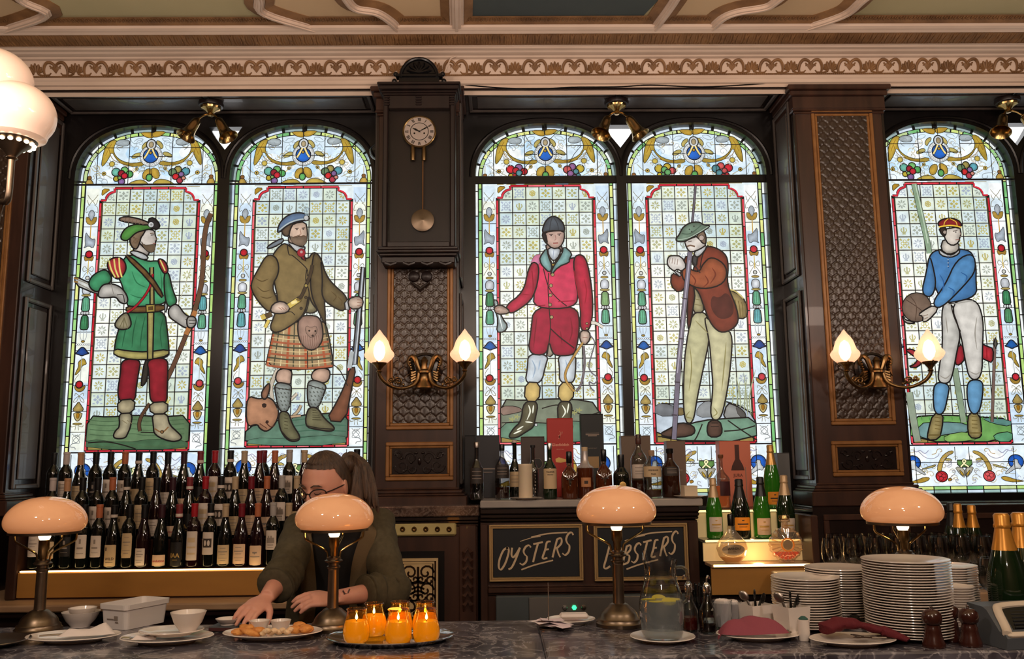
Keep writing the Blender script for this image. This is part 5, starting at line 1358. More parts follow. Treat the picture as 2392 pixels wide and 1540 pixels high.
def bell_light():
    X = at(493, 240, 4.74).x; t = thing('bell_spotlight', 'brass twin bell ceiling light over the archer and hunter windows', 'ceiling light', (X, 4.74, ZS-.014))
    MB().lathe([(.045, -.03), (.066, -.026), (.07, -.012), (.066, 0), (0, 0)], (0, 0, 0), 24).obj('canopy', 'clockwood', t)
    MB().lathe([(0, -.084), (.014, -.082), (.02, -.074), (.016, -.064), (.03, -.05), (.052, -.04), (.055, -.03), (0, -.03)], (0, 0, 0), 24, wob=lambda a, z: 1+.04*math.cos(12*a)).obj('rosette', 'brass', t)
    MB().box(-.016, .016, -.12, -.05, -.012, .0, .003).obj('cable_cover', 'black', t)
    for s, d in ((-1, Vector((-.36, -.3, -.88))), (1, Vector((.5, -.12, -.86)))):
        d = d.normalized(); p0 = Vector((s*.012, -.01, -.075)); p1 = p0+Vector((s*.045, -.03, -.042))
        a = MB().tube([p0, p0+(p1-p0)*.5+Vector((0, 0, .006)), p1], .0055, 8); a.sphere(p1, .011, 10, 6)
        arm = a.obj('arm', 'brass', t)
        Rm = Matrix.Translation(p1) @ d.to_track_quat('Z', 'Y').to_matrix().to_4x4()
        MB().lathe([(0, 0), (.018, .002), (.024, .012), (.027, .04), (.030, .075), (.036, .1), (.048, .122), (.056, .13), (.054, .131), (.044, .12), (.032, .098), (.026, .04), (0, .03)], (0, 0, 0), 24, M4=Rm).obj('bell_shade', 'brass', arm)
    return t
bl = bell_light()
dup(bl, (bl.location.x+2.30, 4.74, ZS-.014), label='brass twin bell ceiling light over the rider and angler windows')
dup(bl, (bl.location.x+4.55, 4.74, ZS-.014), label='brass bell ceiling light at the right edge over the ball player window')
def globe_standard():
    Y = 3.0
    g1, g2 = at(-14, 186, Y), at(35, 268, Y-.16)
    base = Vector((-1.72, 2.9, 1.1))
    t = thing('globe_lamp_standard', 'tall bar lamp at the left edge with two glowing opal globes', 'lamp', base)
    off = -base
    c = MB().lathe([(.09, 0), (.09, .02), (.06, .05), (.03, .08), (.022, .14), (.02, .9), (.03, .92), (.024, .96), (.04, 1.0), (0, 1.04)], (0, 0, 0), 20)
    c.obj('column', 'bronze', t)
    for k, g in enumerate((g1, g2)):
        R = .128
        gp = g+off
        zb_ = gp.z-.098
        arm = MB().tube(spline([(0, 0, .96), (gp.x*.5, gp.y*.5, zb_-.26+.02*k), (gp.x*.95, gp.y*.95, zb_-.2), (gp.x, gp.y, zb_-.12), (gp.x, gp.y, zb_-.055)], 5), .0115, 10).obj('arm', 'bronze', t)
        ga = MB().lathe([(.012, -.062), (.02, -.056), (.014, -.05), (.03, -.03), (.07, .0), (.086, .016), (.088, .026), (.084, .026), (.06, .008), (0, -.01)], (gp.x, gp.y, zb_), 26)
        gal = ga.obj('gallery', 'bronze', t)
        hl = MB()
        for q in range(16):
            a = q*PI/8; hl.sphere((gp.x+.064*math.cos(a), gp.y+.064*math.sin(a), zb_-.0065), (.0085, .0085, .006), 8, 5)
        hl.obj('pierced_light', 'bulb_white', gal)
        prof = [(.078, -.092), (.10, -.080)]+[(R*math.cos(a), R*.86*math.sin(a)) for a in [-.6+j*(PI/2+.6)/14 for j in range(15)]]; prof[-1] = (0, R*.86)
        MB().lathe(prof, (gp.x, gp.y, gp.z), 32).obj('globe', 'globe_opal', t)
def cable_run():
    P = spline([at(x, y, 4.585) for x, y in ((1085, 198), (1150, 204), (1250, 209), (1330, 204), (1440, 203), (1520, 199), (1640, 203), (1760, 197), (1850, 190))], 5)
    b = MB().tube(P, .004, 6); 
    tag(b.obj('black_cable', 'black'), 'black cable sagging along the bottom of the cornice right of the clock', 'cable')
    P = spline([at(x, y, 4.50) for x, y in ((1034, 190), (1038, 172), (1046, 152), (1053, 137), (1064, 132))], 5)
    tag(MB().tube(P, .0035, 6).obj('white_cable', 'plaster'), 'thin white cable rising up the frieze beside the clock crest', 'cable')
def glass_globe():
    c = at(884, 355, 4.72)
    t = thing('glass_globe_lamp', 'small clear glass globe at the left side of the clock', 'lamp', c)
    MB().sphere((0, 0, 0), .05, 24, 14).obj('globe', 'glass', t)
    MB().lathe([(.018, 0), (.02, .01), (.02, .045), (.03, .05), (0, .05)], (0, 0, 0), 16, M4=Matrix.Translation((.045, .0, 0)) @ Matrix.Rotation(PI/2, 4, 'Y')).obj('fitting', 'nickel', t)
    MB().sphere((.01, 0, 0), (.016, .014, .014), 10, 8).obj('bulb', 'nickel', t)
cable_run(); glass_globe()
globe_standard()
# ================================================================ BACK BAR
M['gold_lit'] = mat('honey veneer', (150, 104, 48), .42, noise=((172, 122, 60), 2, (.6, 3, 3)))
M['led'] = mat('warm strip light', (255, 230, 180), .4, emit=(255, 214, 140), estr=5.0)
M['ledge'] = mat('worn pale ledge', (150, 118, 92), .4, noise=((170, 138, 108), 5, (1, 4, 4)))
M['marble_grey'] = mat('grey stone shelf', (150, 142, 138), .3, noise=((166, 158, 152), 6, (1, 1, 1)))
M['niche_cream'] = mat('lit cream panel', (226, 196, 140), .5, emit=(232, 196, 136), estr=.26)  # emission added so the risers look brightly lit
def marble(name, base, vein, sc):
    m = bpy.data.materials.new(name); m.use_nodes = True
    nt = m.node_tree; p = nt.nodes['Principled BSDF']
    tc = nt.nodes.new('ShaderNodeTexCoord')
    n1 = nt.nodes.new('ShaderNodeTexNoise'); n1.inputs['Scale'].default_value = sc; n1.inputs['Detail'].default_value = 8; n1.inputs['Distortion'].default_value = 1.6
    n2 = nt.nodes.new('ShaderNodeTexNoise'); n2.inputs['Scale'].default_value = sc*2.3; n2.inputs['Detail'].default_value = 6; n2.inputs['Distortion'].default_value = 2.4
    nt.links.new(tc.outputs['Object'], n1.inputs['Vector']); nt.links.new(tc.outputs['Object'], n2.inputs['Vector'])
    r1 = nt.nodes.new('ShaderNodeValToRGB'); e = r1.color_ramp
    e.elements[0].position = .30; e.elements[0].color = (*L(*base[0]), 1); e.elements[1].position = .72; e.elements[1].color = (*L(*base[2]), 1)
    k = e.elements.new(.5); k.color = (*L(*base[1]), 1)
    r2 = nt.nodes.new('ShaderNodeValToRGB'); e = r2.color_ramp
    e.elements[0].position = .46; e.elements[0].color = (0, 0, 0, 1); e.elements[1].position = .56; e.elements[1].color = (0, 0, 0, 1)
    k = e.elements.new(.51); k.color = (1, 1, 1, 1)
    nt.links.new(n1.outputs['Fac'], r1.inputs['Fac']); nt.links.new(n2.outputs['Fac'], r2.inputs['Fac'])
    mu = nt.nodes.new('ShaderNodeMath'); mu.operation = 'MULTIPLY'; mu.inputs[1].default_value = .5; nt.links.new(r2.outputs['Color'], mu.inputs[0])
    mx = nt.nodes.new('ShaderNodeMix'); mx.data_type = 'RGBA'
    nt.links.new(mu.outputs[0], mx.inputs['Factor']); nt.links.new(r1.outputs['Color'], mx.inputs['A']); mx.inputs['B'].default_value = (*L(*vein), 1)
    nt.links.new(mx.outputs['Result'], p.inputs['Base Color'])
    p.inputs['Roughness'].default_value = .16; p.inputs['Coat Weight'].default_value = .2
    return m
M['marble_bar'] = marble('veined purple grey marble', ((44, 40, 46), (72, 68, 76), (114, 110, 120)), (190, 184, 188), 3.6)
M['marble_red'] = marble('mottled brown marble', ((60, 46, 42), (88, 68, 60), (104, 88, 80)), (138, 120, 110), 9.0)
def text_geo(s, size, cx=.5, shear=0.0, bold=0.0):
    cu = bpy.data.curves.new('t', 'FONT'); cu.body = s; cu.size = size; cu.resolution_u = 2; cu.shear = shear; cu.offset = bold
    o = bpy.data.objects.new('t', cu); COL.objects.link(o)
    dg = bpy.context.evaluated_depsgraph_get(); me = o.evaluated_get(dg).to_mesh()
    vs = [(v.co.x, v.co.y) for v in me.vertices]; fs = [tuple(p.vertices) for p in me.polygons]
    o.evaluated_get(dg).to_mesh_clear(); bpy.data.objects.remove(o); bpy.data.curves.remove(cu)
    if not vs: return [], []
    x0, x1 = min(v[0] for v in vs), max(v[0] for v in vs); y0, y1 = min(v[1] for v in vs), max(v[1] for v in vs)
    return [(x-(x0+x1)/2, y-(y0+y1)/2) for x, y in vs], fs
# --- wine display with three stepped rows
S0, S1 = at(44, 1330, 4.28).x, at(688, 1330, 4.28).x
ZW = 1.132; STEPY, STEPZ = .10, .128
wd = thing('wine_display', 'stepped wooden wine display lit by a strip, below the archer window', 'display stand', ((S0+S1)/2, 4.45, 1.0))
def P0(mb, root, name, m, parent=None):
    mb.xf(Matrix.Translation(-Vector(root.location))); return mb.obj(name, m, parent or root)
for k in range(3):
    P0(MB().box(S0, S1+.22, 4.285+k*STEPY, 4.285+(k+1)*STEPY if k < 2 else 4.70, 1.0 if k == 0 else ZW, ZW+k*STEPZ-.0005, .002), wd, 'step', 'mahogany_h')
P0(MB().box(S0, S1+.2, 4.272, 4.283, 1.008, ZW-.010, .002), wd, 'front_panel', 'gold_lit')
P0(MB().box(S0+.01, S1+.12, 4.2705, 4.2845, ZW-.007, ZW-.001), wd, 'strip_light', 'led')
P0(MB().box(S0-.05, S0-.002, 4.26, 4.72, 1.0, 1.42, .006), wd, 'side_board', 'mahogany')
# --- long back counter behind the bar
bc = thing('back_counter', 'dark wooden back counter with a pale ledge behind the bar, under the wine display', 'counter', (-1.5, 4.5, 0))
XB = at(862, 1300, 4.47).x-.004
P0(MB().box(-3.4, XB, 4.16, 4.9, .08, .955, .004), bc, 'carcass', 'mahogany_dark')
P0(MB().box(-3.4, XB+.01, 4.10, 4.90, .968, .9995, .006), bc, 'ledge', 'ledge')
P0(MB().box(-3.4, XB+.006, 4.12, 4.9, .94, .968, .006), bc, 'moulding', 'mahogany_dark')
k = -3.3
while k < XB-.4:
    f = frame_ring(MB(), k, k+.62, .2, .88, .05, 4.145, 4.162); P0(f, bc, 'door_frame', 'mahogany_dark'); k += .68
P0(MB().box(-3.4, XB, 4.2, 4.9, 0, .08), bc, 'plinth', 'ebony')
# --- centre bay with tile panel below the clock pilaster
YC = 4.47
def cx_(px, py=1300, Y=None): return at(px, py, Y or YC).x
def cz_(px, py, Y=None): return at(px, py, Y or YC).z
a0, a1 = cx_(862), cx_(1121)
cb = thing('tiled_cabinet', 'dark mahogany cabinet below the clock pilaster with a marble top', 'cabinet', ((a0+a1)/2, 4.6, 0))
zt_ = cz_(1000, 1207); zm = cz_(1000, 1182)
P0(MB().box(a0+.03, a1-.01, YC, 4.98, 0, zt_-.04, .003), cb, 'carcass', 'mahogany')
P0(MB().box(a0, a1, YC-.045, 4.58, zt_, zm, .006), cb, 'marble_top', 'marble_red')
mo = MB()
for e, z0, z1 in ((.03, -.02, 0), (.018, -.035, -.02), (.008, -.05, -.035)): mo.box(a0+.02, a1-.005, YC-e, 4.6, zt_+z0, zt_+z1, .004)
P0(mo, cb, 'moulding', 'mahogany_dark')
c0, c1, cz0, cz1 = cx_(1076), cx_(1110), cz_(1090, 1420), cz_(1090, 1212)
pl = MB().box(c0-.006, c1+.006, YC-.018, YC+.01, cz0-.3, cz1-.03, .004)
for k in range(7):                                         # carved drop of leaves
    z = cz1-.16-k*.042; xm = (c0+c1)/2
    for s in (-1, 1): pl.tube([(xm, YC-.02, z+.02), (xm+s*.018, YC-.03, z), (xm+s*.022, YC-.022, z-.03)], [.004, .011, .003], 6)
P0(pl, cb, 'carved_pilaster', 'mahogany')
n0, n1, nz1 = cx_(921, 1380), cx_(1038, 1380), cz_(980, 1288)
P0(MB().box(n0, n1, YC-.003, YC+.01, .62, nz1), cb, 'recess_shade_panel', 'ebony')  # flat dark panel on the face, its colour standing in for recess shade
bp_ = MB().box(cx_(914, 1237), cx_(1066, 1237), YC-.02, YC-.002, cz_(990, 1252), cz_(990, 1221), .009)
bo = P0(bp_, cb, 'enamel_plate', mat('aged cream enamel', (176, 158, 104), .4, noise=((190, 172, 116), 8, (1, 1, 1)))); bo['label'] = 'cream enamelled plate with round holes'
for k in range(6):
    hm = MB()
    x = cx_(914.5+27*k+0, 1236); z = cz_(914+27*k, 1236)
    hm.lathe([(.010, 0), (.013, .004), (.009, .008), (.006, .004), (0, .002)], (0, 0, 0), 14, M4=Matrix.Translation((x, YC-.02, z)) @ Matrix.Rotation(PI/2, 4, 'X'))
    P0(hm, cb, 'hole_ring', 'brass_old', bo)
# painted tile panel
tp = thing('tile_panel', 'cream and brown ornamental tile panel standing in the cabinet recess below the clock', 'tiles', (cx_(978, 1380), YC-.03, 0))
x0, x1, z0, z1 = cx_(931, 1350), cx_(1024, 1350), cz_(978, 1470), cz_(978, 1304)
P0(MB().box(x0, x1, YC-.024, YC-.006, z0-.3, z1, .002), tp, 'tile', mat('cream tile', (206, 178, 136), .2, noise=((188, 158, 112), 5, (1, 1, 1))))
tb = MB(); yt = YC-.0245; xm = (x0+x1)/2; W = x1-x0
def band(P, w):
    n = len(P); vs = []
    for i, p in enumerate(P):
        t_ = Vector(P[min(i+1, n-1)])-Vector(P[max(i-1, 0)]); t_ = t_.normalized() if t_.length > 0 else Vector((1, 0)); q = Vector((-t_.y, t_.x))*w*.5
        vs += [(p[0]+q.x, yt, p[1]+q.y), (p[0]-q.x, yt, p[1]-q.y)]
    tb.add(vs, [(2*i, 2*i+2, 2*i+3, 2*i+1) for i in range(n-1)])
for e in (.07, .13): 
    band([(x0+W*e, z0-.3), (x0+W*e, z1-W*e), (x1-W*e, z1-W*e), (x1-W*e, z0-.3)], W*(.045 if e < .1 else .03))
for s in (-1, 1):
    for k in range(5):
        zc = z1-W*.35-k*W*.42
        for r, n, ox, oz in ((.2, 1, .2, 0), (.12, -1, .08, -.16), (.13, 1, .3, -.2)):
            band([(xm+s*W*(ox+r*(1-j/15)*math.cos(j*.55*n)), zc+W*(oz+r*(1-j/15)*math.sin(j*.55*n))) for j in range(14)], W*.05)
band([(xm, z1-W*.2), (xm, z1-W*.95)], W*.06)
for zz_ in (.5, .62, .7): band([(xm-W*.16, z1-W*zz_*1.2), (xm, z1-W*(zz_*1.2-.06)), (xm+W*.16, z1-W*zz_*1.2)], W*.05)
band([(x0+W*.2, z1-W*1.02), (x1-W*.2, z1-W*1.02), (x1-W*.2, z1-W*1.24), (x0+W*.2, z1-W*1.24), (x0+W*.2, z1-W*1.0)], W*.03)
P0(tb, tp, 'painted_ornament', mat('brown glaze', (40, 26, 16), .25), tp.children[0])
# --- middle serving cabinet
YM = 4.44
m0, m1 = a1+.004, cx_(1632, 1300, YM)
zs = at(1300, 1186, 4.38).z; zs1 = at(1300, 1168.5, 4.38).z
mc = thing('serving_cabinet', 'dark mahogany cabinet with grey stone top below the rider and angler windows', 'cabinet', ((m0+m1)/2, 4.7, 0))
P0(MB().box(m0, m1, YM, 4.97, 0, zs-.07, .003), mc, 'carcass', 'mahogany')
P0(MB().box(a1+.004, m1+.018, 4.375, 4.985, zs, zs1, .005), mc, 'stone_top', 'marble_grey')
mo = MB()
for e, z0, z1 in ((.05, -.03, 0), (.04, -.05, -.03), (.022, -.066, -.05)): mo.box(m0-.0, m1+.003, YM-e, 4.9, zs+z0, zs+z1, .005)
P0(mo, mc, 'moulding', 'mahogany_dark')
rl = MB(); zr = cz_(1380, 1376, YM)
for e, z0, z1 in ((.028, -.012, .012), (.016, -.022, -.012), (.02, .012, .02)): rl.box(cx_(1140, 1376, YM), m1, YM-e, YM+.01, zr+z0, zr+z1, .004)
rl.box(m0, cx_(1140, 1376, YM), YM-.012, YM+.01, .5, zs-.08, .003); rl.box(m1-.05, m1, YM-.012, YM+.01, .5, zs-.08, .003)
P0(rl, mc, 'rail', 'mahogany')
# --- chalk boards
CH = mat('chalk paint', (205, 180, 148), .8)
BRUSH = {  # hand-painted capitals as brush strokes in a unit box (x right, z up)
 'O': [[(.75, .95), (.35, .85), (.05, .45), (.05, .1), (.3, 0), (.65, .3), (.85, .75), (.75, .95), (.6, .9)]],
 'Y': [[(.1, 1), (.12, .65), (.3, .5), (.6, .7), (.85, 1)], [(.85, 1), (.6, .45), (.3, 0), (.0, -.12)]],
 'S': [[(.9, .88), (.7, 1), (.4, .92), (.25, .7), (.4, .52), (.62, .4), (.6, .15), (.3, 0), (.0, .08)]],
 'T': [[(.55, .98), (.4, .5), (.28, 0)], [(.1, .94), (.5, .98), (1.0, 1.04)]],
 'E': [[(.75, .95), (.4, .9), (.3, .5), (.15, .08), (.6, .1)], [(.3, .52), (.65, .55)]],
 'R': [[(.35, .95), (.2, .4), (.1, 0)], [(.3, .92), (.7, 1), (.8, .75), (.5, .52), (.25, .48)], [(.4, .5), (.62, .2), (.85, .0)]],
 'L': [[(.5, 1), (.25, .45), (.08, .08), (.35, .02), (.75, .12)]],
 'B': [[(.35, .95), (.2, .45), (.05, 0)], [(.3, .92), (.72, 1), (.75, .75), (.3, .52)], [(.3, .52), (.72, .45), (.65, .12), (.05, 0)]]}
def chalk_board(name, word, px0, px1, py0, py1, label):
    x0, x1, z0, z1 = cx_(px0, 1290, YM), cx_(px1, 1290, YM), cz_((px0+px1)/2, py1, YM), cz_((px0+px1)/2, py0, YM)
    t = thing(name, label, 'sign', ((x0+x1)/2, YM-.0035, z0))
    W, H = x1-x0, z1-z0
    f = frame_ring(MB(), -W/2, W/2, 0, H, .008, -.018, 0, .002); frame_ring(f, -W/2+.008, W/2-.008, .008, H-.008, .006, -.012, 0, .002); frame_ring(f, -W/2+.014, W/2-.014, .014, H-.014, .004, -.014, 0, .001)
    f.obj('frame', mat('gilt frame', (206, 172, 122), .34, metal=.5), t)
    MB().box(-W/2+.02, W/2-.02, -.006, -.001, .02, H-.02).obj('slate', mat('slate black', (22, 24, 29), .55), t)
    b = MB(); n = len(word); sx = W*.80/n; yl = [-.0064]
    def stroke(P, w):
        yl[0] -= .00006; y = yl[0]
        Q = spline([Vector(p) for p in P], 6); m = len(Q); vs = []
        for i, p in enumerate(Q):
            d = Q[min(i+1, m-1)]-Q[max(i-1, 0)]; d.normalize(); q = Vector((-d.y, d.x))*w*.5*(.55+.45*abs(math.sin(math.atan2(d.y, d.x)+.6)))
            vs += [(p.x+q.x, y, p.y+q.y), (p.x-q.x, y, p.y-q.y)]
        b.add(vs, [(2*i, 2*i+2, 2*i+3, 2*i+1) for i in range(m-1)])
    for i, ch in enumerate(word):
        hh = H*(.40 if i in (0, n-1) else .34); zb_ = H*(.21+.28*i/n)
        for P in BRUSH[ch]:
            stroke([(-W*.41+sx*(i+.02+p[0]*.98)+p[1]*.012, zb_+p[1]*hh) for p in P], .010)
    stroke([(-W*.05, H*.77), (W*.12, H*.83), (W*.34, H*.85)], .008); stroke([(-W*.17, H*.70), (-W*.05, H*.76), (W*.05, H*.785)], .004)
    stroke([(-W*.16, H*.20), (-W*.02, H*.28), (W*.18, H*.36)], .008)
    b.obj('lettering', CH, t)
chalk_board('chalk_board', 'OYSTERS', 1143, 1361, 1225, 1357, 'black board in gilt frame lettered OYSTERS below the stone shelf')
chalk_board('chalk_board', 'LOBSTERS', 1387, 1606, 1223, 1356, 'black board in gilt frame lettered LOBSTERS behind the bar lamp')
# --- under-counter fridge
YR = 4.36
r0, r1, rz = cx_(1158, 1400, YR), cx_(1630, 1400, YR), cz_(1400, 1391, YR)
fr = thing('refrigerator', 'stainless steel under-counter refrigerator with a green light below the boards', 'refrigerator', ((r0+r1)/2, 4.4, .02))
P0(MB().box(r0, r1, YR, YM-.03, .02, rz, .004), fr, 'body', mat('dark steel', (96, 104, 108), .35, metal=.5))
q0, q1 = cx_(1235, 1420, YR), cx_(1590, 1420, YR)
pnl = P0(MB().box(q0, q1, YR-.008, YR-.0005, rz-.14, rz-.006, .003), fr, 'control_panel', 'steel')
for px, m, nm in ((1341, mat('green lamp', (60, 230, 150), .3, emit=(60, 235, 150), estr=2.0), 'indicator_light'), (1319, 'steel', 'button'), (1363, 'nickel', 'dial_knob')):
    z = cz_(1341, 1419, YR)
    P0(MB().lathe([(.012, 0), (.012, .006), (.009, .009), (0, .010)], (0, 0, 0), 6 if nm == 'indicator_light' else 14, False, M4=Matrix.Translation((cx_(px, 1419, YR), YR-.0085, z)) @ Matrix.Rotation(PI/2, 4, 'X')), fr, nm, m, pnl)
P0(MB().box(r0+.06, r1-.06, YR-.03, YR-.012, .66, .69, .006), fr, 'door_handle', 'nickel')
dv = MB()
for e in (.0, .5): dv.box(r0+(r1-r0)*e+.006, r0+(r1-r0)*(e+.5)-.006, YR-.012, YR-.001, .1, rz-.16, .004)
P0(dv, fr, 'door', 'steel')
# --- lit champagne niche
YT = (4.24, 4.38, 4.52)
zt = [at(1770, 1316, YT[0]).z, at(1760, 1259, YT[1]).z, at(1750, 1190, YT[2]).z]
t0, t1 = m1+.004, cx_(1892, 1300, YT[0])
nd = thing('champagne_display', 'lit stepped niche for champagne bottles right of the stone shelf', 'display stand', ((t0+t1)/2, 4.5, 0))
P0(MB().box(t0, t1+.03, YT[0]-.012, 4.9, 0, .985, .004), nd, 'base', 'mahogany_dark')
for k in range(3):
    ya, yb = YT[k]-.045, (YT[k+1]-.055 if k < 2 else 4.93)
    P0(MB().box(t0, t1+(.11 if k == 2 else 0), ya, yb+.01, zt[k]-.014, zt[k], .002), nd, 'tier', 'glass_haze' if k else 'ledge')
    zlo = .99 if k == 0 else zt[k-1]
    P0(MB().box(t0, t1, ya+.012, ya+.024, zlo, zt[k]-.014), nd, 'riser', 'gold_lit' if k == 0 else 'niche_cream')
    P0(MB().box(t0+.01, t1-.01, ya-.002, ya+.010, zt[k]-.010, zt[k]-.0002), nd, 'strip_light', 'led' if k == 0 else mat('soft strip', (255, 230, 180), .4, emit=(255, 220, 150), estr=1.6))
P0(MB().box(t1+.001, t1+.035, 4.2, 4.93, .9, zt[2]-.016, .004), nd, 'side_board', 'mahogany')
for k, (p, e) in enumerate((((0, 0, 0), 1.6), ((0, .14, .12), 1.2))):
    l = lamp('niche_glow', ((t0+t1)/2, YT[k]+.02, zt[k]+.02), e*.4, (255, 206, 140), .03)
# --- right part of the back bar
rb = thing('rear_counter', 'dark wooden rear counter at the right holding glasses and bottles', 'counter', (2.4, 4.0, 0))
u0 = cx_(1905, 1300, 3.6)
P0(MB().box(u0, 4.0, 3.45, 4.15, 0, 1.06, .004), rb, 'carcass', 'mahogany_dark')
P0(MB().box(u0-.01, 4.0, 3.42, 4.18, 1.06, 1.1, .006), rb, 'top', 'ledge')
wp = MB().box(at(1905, 1250, 4.52).x, 4.2, 4.55, 4.98, 0, ZP-.075, .004)
wo = struct('trim_16', wp, 'mahogany_dark', 'dark panelled dado below the right pilaster and window', 'panelling')
wq = MB()
for (xa, xb) in ((at(1930, 1250, 4.52).x, at(2100, 1250, 4.52).x), (at(2120, 1250, 4.52).x, 4.1)):
    frame_ring(wq, xa, xb, .9, 1.33, .03, 4.538, 4.552)
wq.obj('panel_moulding', 'mahogany', wo)
sl = MB().box(BAYS[2][0]-.06, 4.2, 4.70, 5.0, 1.362, 1.376, .004); sl.box(BAYS[2][0], 4.2, 4.72, 5.0, 1.34, 1.362, .004)
struct('trim_17', sl, 'mahogany_dark', 'dark polished sill below the ball player window', 'window sill')
sl = MB().box(BAYS[0][0], BAYS[0][1], 4.75, 5.0, 1.35, 1.374, .004)
struct('trim_18', sl, 'mahogany_dark', 'dark polished sill below the archer and hunter windows', 'window sill')
struct('trim_19', MB().box(BAYS[0][0]-.1, BAYS[0][1]+.1, 4.82, 5.0, 0, 1.35), 'mahogany_dark', 'dark panelled dado behind the wine display', 'panelling')
struct('trim_20', MB().box(LP[0], LP[1]+.02, 4.5, 4.98, 0, ZP-.08, .004), 'mahogany_dark', 'dark panelled dado below the left pilaster', 'panelling')
# ================================================================ BOTTLES, BOXES AND CANDLES
M['wine_glass_dark'] = mat('dark bottle glass', (10, 13, 11), .06, spec=.7, coat=.4)
M['wine_plum'] = mat('dark plum bottle glass', (26, 8, 12), .06, spec=.7, coat=.4)
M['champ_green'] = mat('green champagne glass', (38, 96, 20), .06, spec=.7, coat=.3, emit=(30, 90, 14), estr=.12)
M['champ_dark'] = mat('deep green champagne glass', (18, 34, 16), .06, spec=.7, coat=.3)
M['champ_black'] = mat('black champagne glass', (16, 20, 14), .06, spec=.7, coat=.3)
M['lab_white'] = mat('off-white label', (206, 190, 178), .6)
M['lab_cream'] = mat('cream label', (198, 172, 136), .6)
M['lab_orange'] = mat('orange label', (226, 140, 34), .55)
M['lab_pink'] = mat('pale pink label', (216, 182, 152), .6)
M['ink'] = mat('label ink', (60, 48, 42), .7)
M['ink_red'] = mat('red ink', (170, 62, 66), .7)
M['ink_gold'] = mat('gold ink', (206, 168, 96), .4, metal=.4)
M['ink_grey'] = mat('grey ink', (140, 126, 116), .7)
M['lab_black'] = mat('black label', (24, 20, 20), .5)
M['amber'] = mat('amber whisky in glass', (74, 32, 14), .05, coat=.4, emit=(96, 40, 10), estr=.03)
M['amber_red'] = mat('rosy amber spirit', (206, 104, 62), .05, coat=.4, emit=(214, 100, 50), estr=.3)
M['smoke_glass'] = thin_glass('smoky clear bottle glass', (176, 176, 176), .12)
M['bottle_clear'] = thin_glass('clear bottle glass', (214, 216, 214), .07)
M['silver'] = mat('silver badge', (210, 206, 200), .2, metal=1.0)
def curved(mb, r, z0, z1, ha, c=0.0, n=12, chamf=0.0, y=0.0):
    """patch of label on a cylinder of radius r, facing the bar (-Y)"""
    vs = []; fs = []
    for i in range(n+1):
        a = c-ha+2*ha*i/n; e = chamf if i in (0, n) else 0
        for z in (z0+e, z1-e): vs.append((r*math.sin(a), -r*math.cos(a)+y, z))
    for i in range(n): fs.append((2*i, 2*i+2, 2*i+3, 2*i+1))
    mb.add(vs, fs, True)
def curved_text(mb, s, r, z, size, c=0.0, shear=0.0, bold=0.0, vertical=False):
    vs, fs = text_geo(s, size, shear=shear, bold=bold)
    if vertical: vs = [(y, -x) for x, y in vs]
    mb.add([(r*math.sin(c+x/r), -r*math.cos(c+x/r), z+y) for x, y in vs], fs)
BORD = [(.034, 0), (.037, .003), (.0375, .01), (.0375, .185), (.036, .197), (.031, .21), (.023, .222), (.0165, .232), (.0145, .24), (.0142, .285), (.0155, .287), (.0155, .297), (.0142, .299), (0, .299)]
BURG = [(.037, 0), (.040, .003), (.041, .012), (.041, .125), (.039, .145), (.034, .168), (.027, .192), (.020, .215), (.0165, .235), (.0147, .25), (.0142, .285), (.0155, .287), (.0155, .294), (.0142, .296), (0, .296)]
CHAM = [(.036, 0), (.042, .003), (.044, .012), (.044, .12), (.042, .145), (.036, .175), (.028, .205), (.021, .232), (.017, .252), (.0155, .27), (.0155, .30), (0, .30)]
BORD = [(r*.88, z) for r, z in BORD]; BURG = [(r*.86, z) for r, z in BURG]
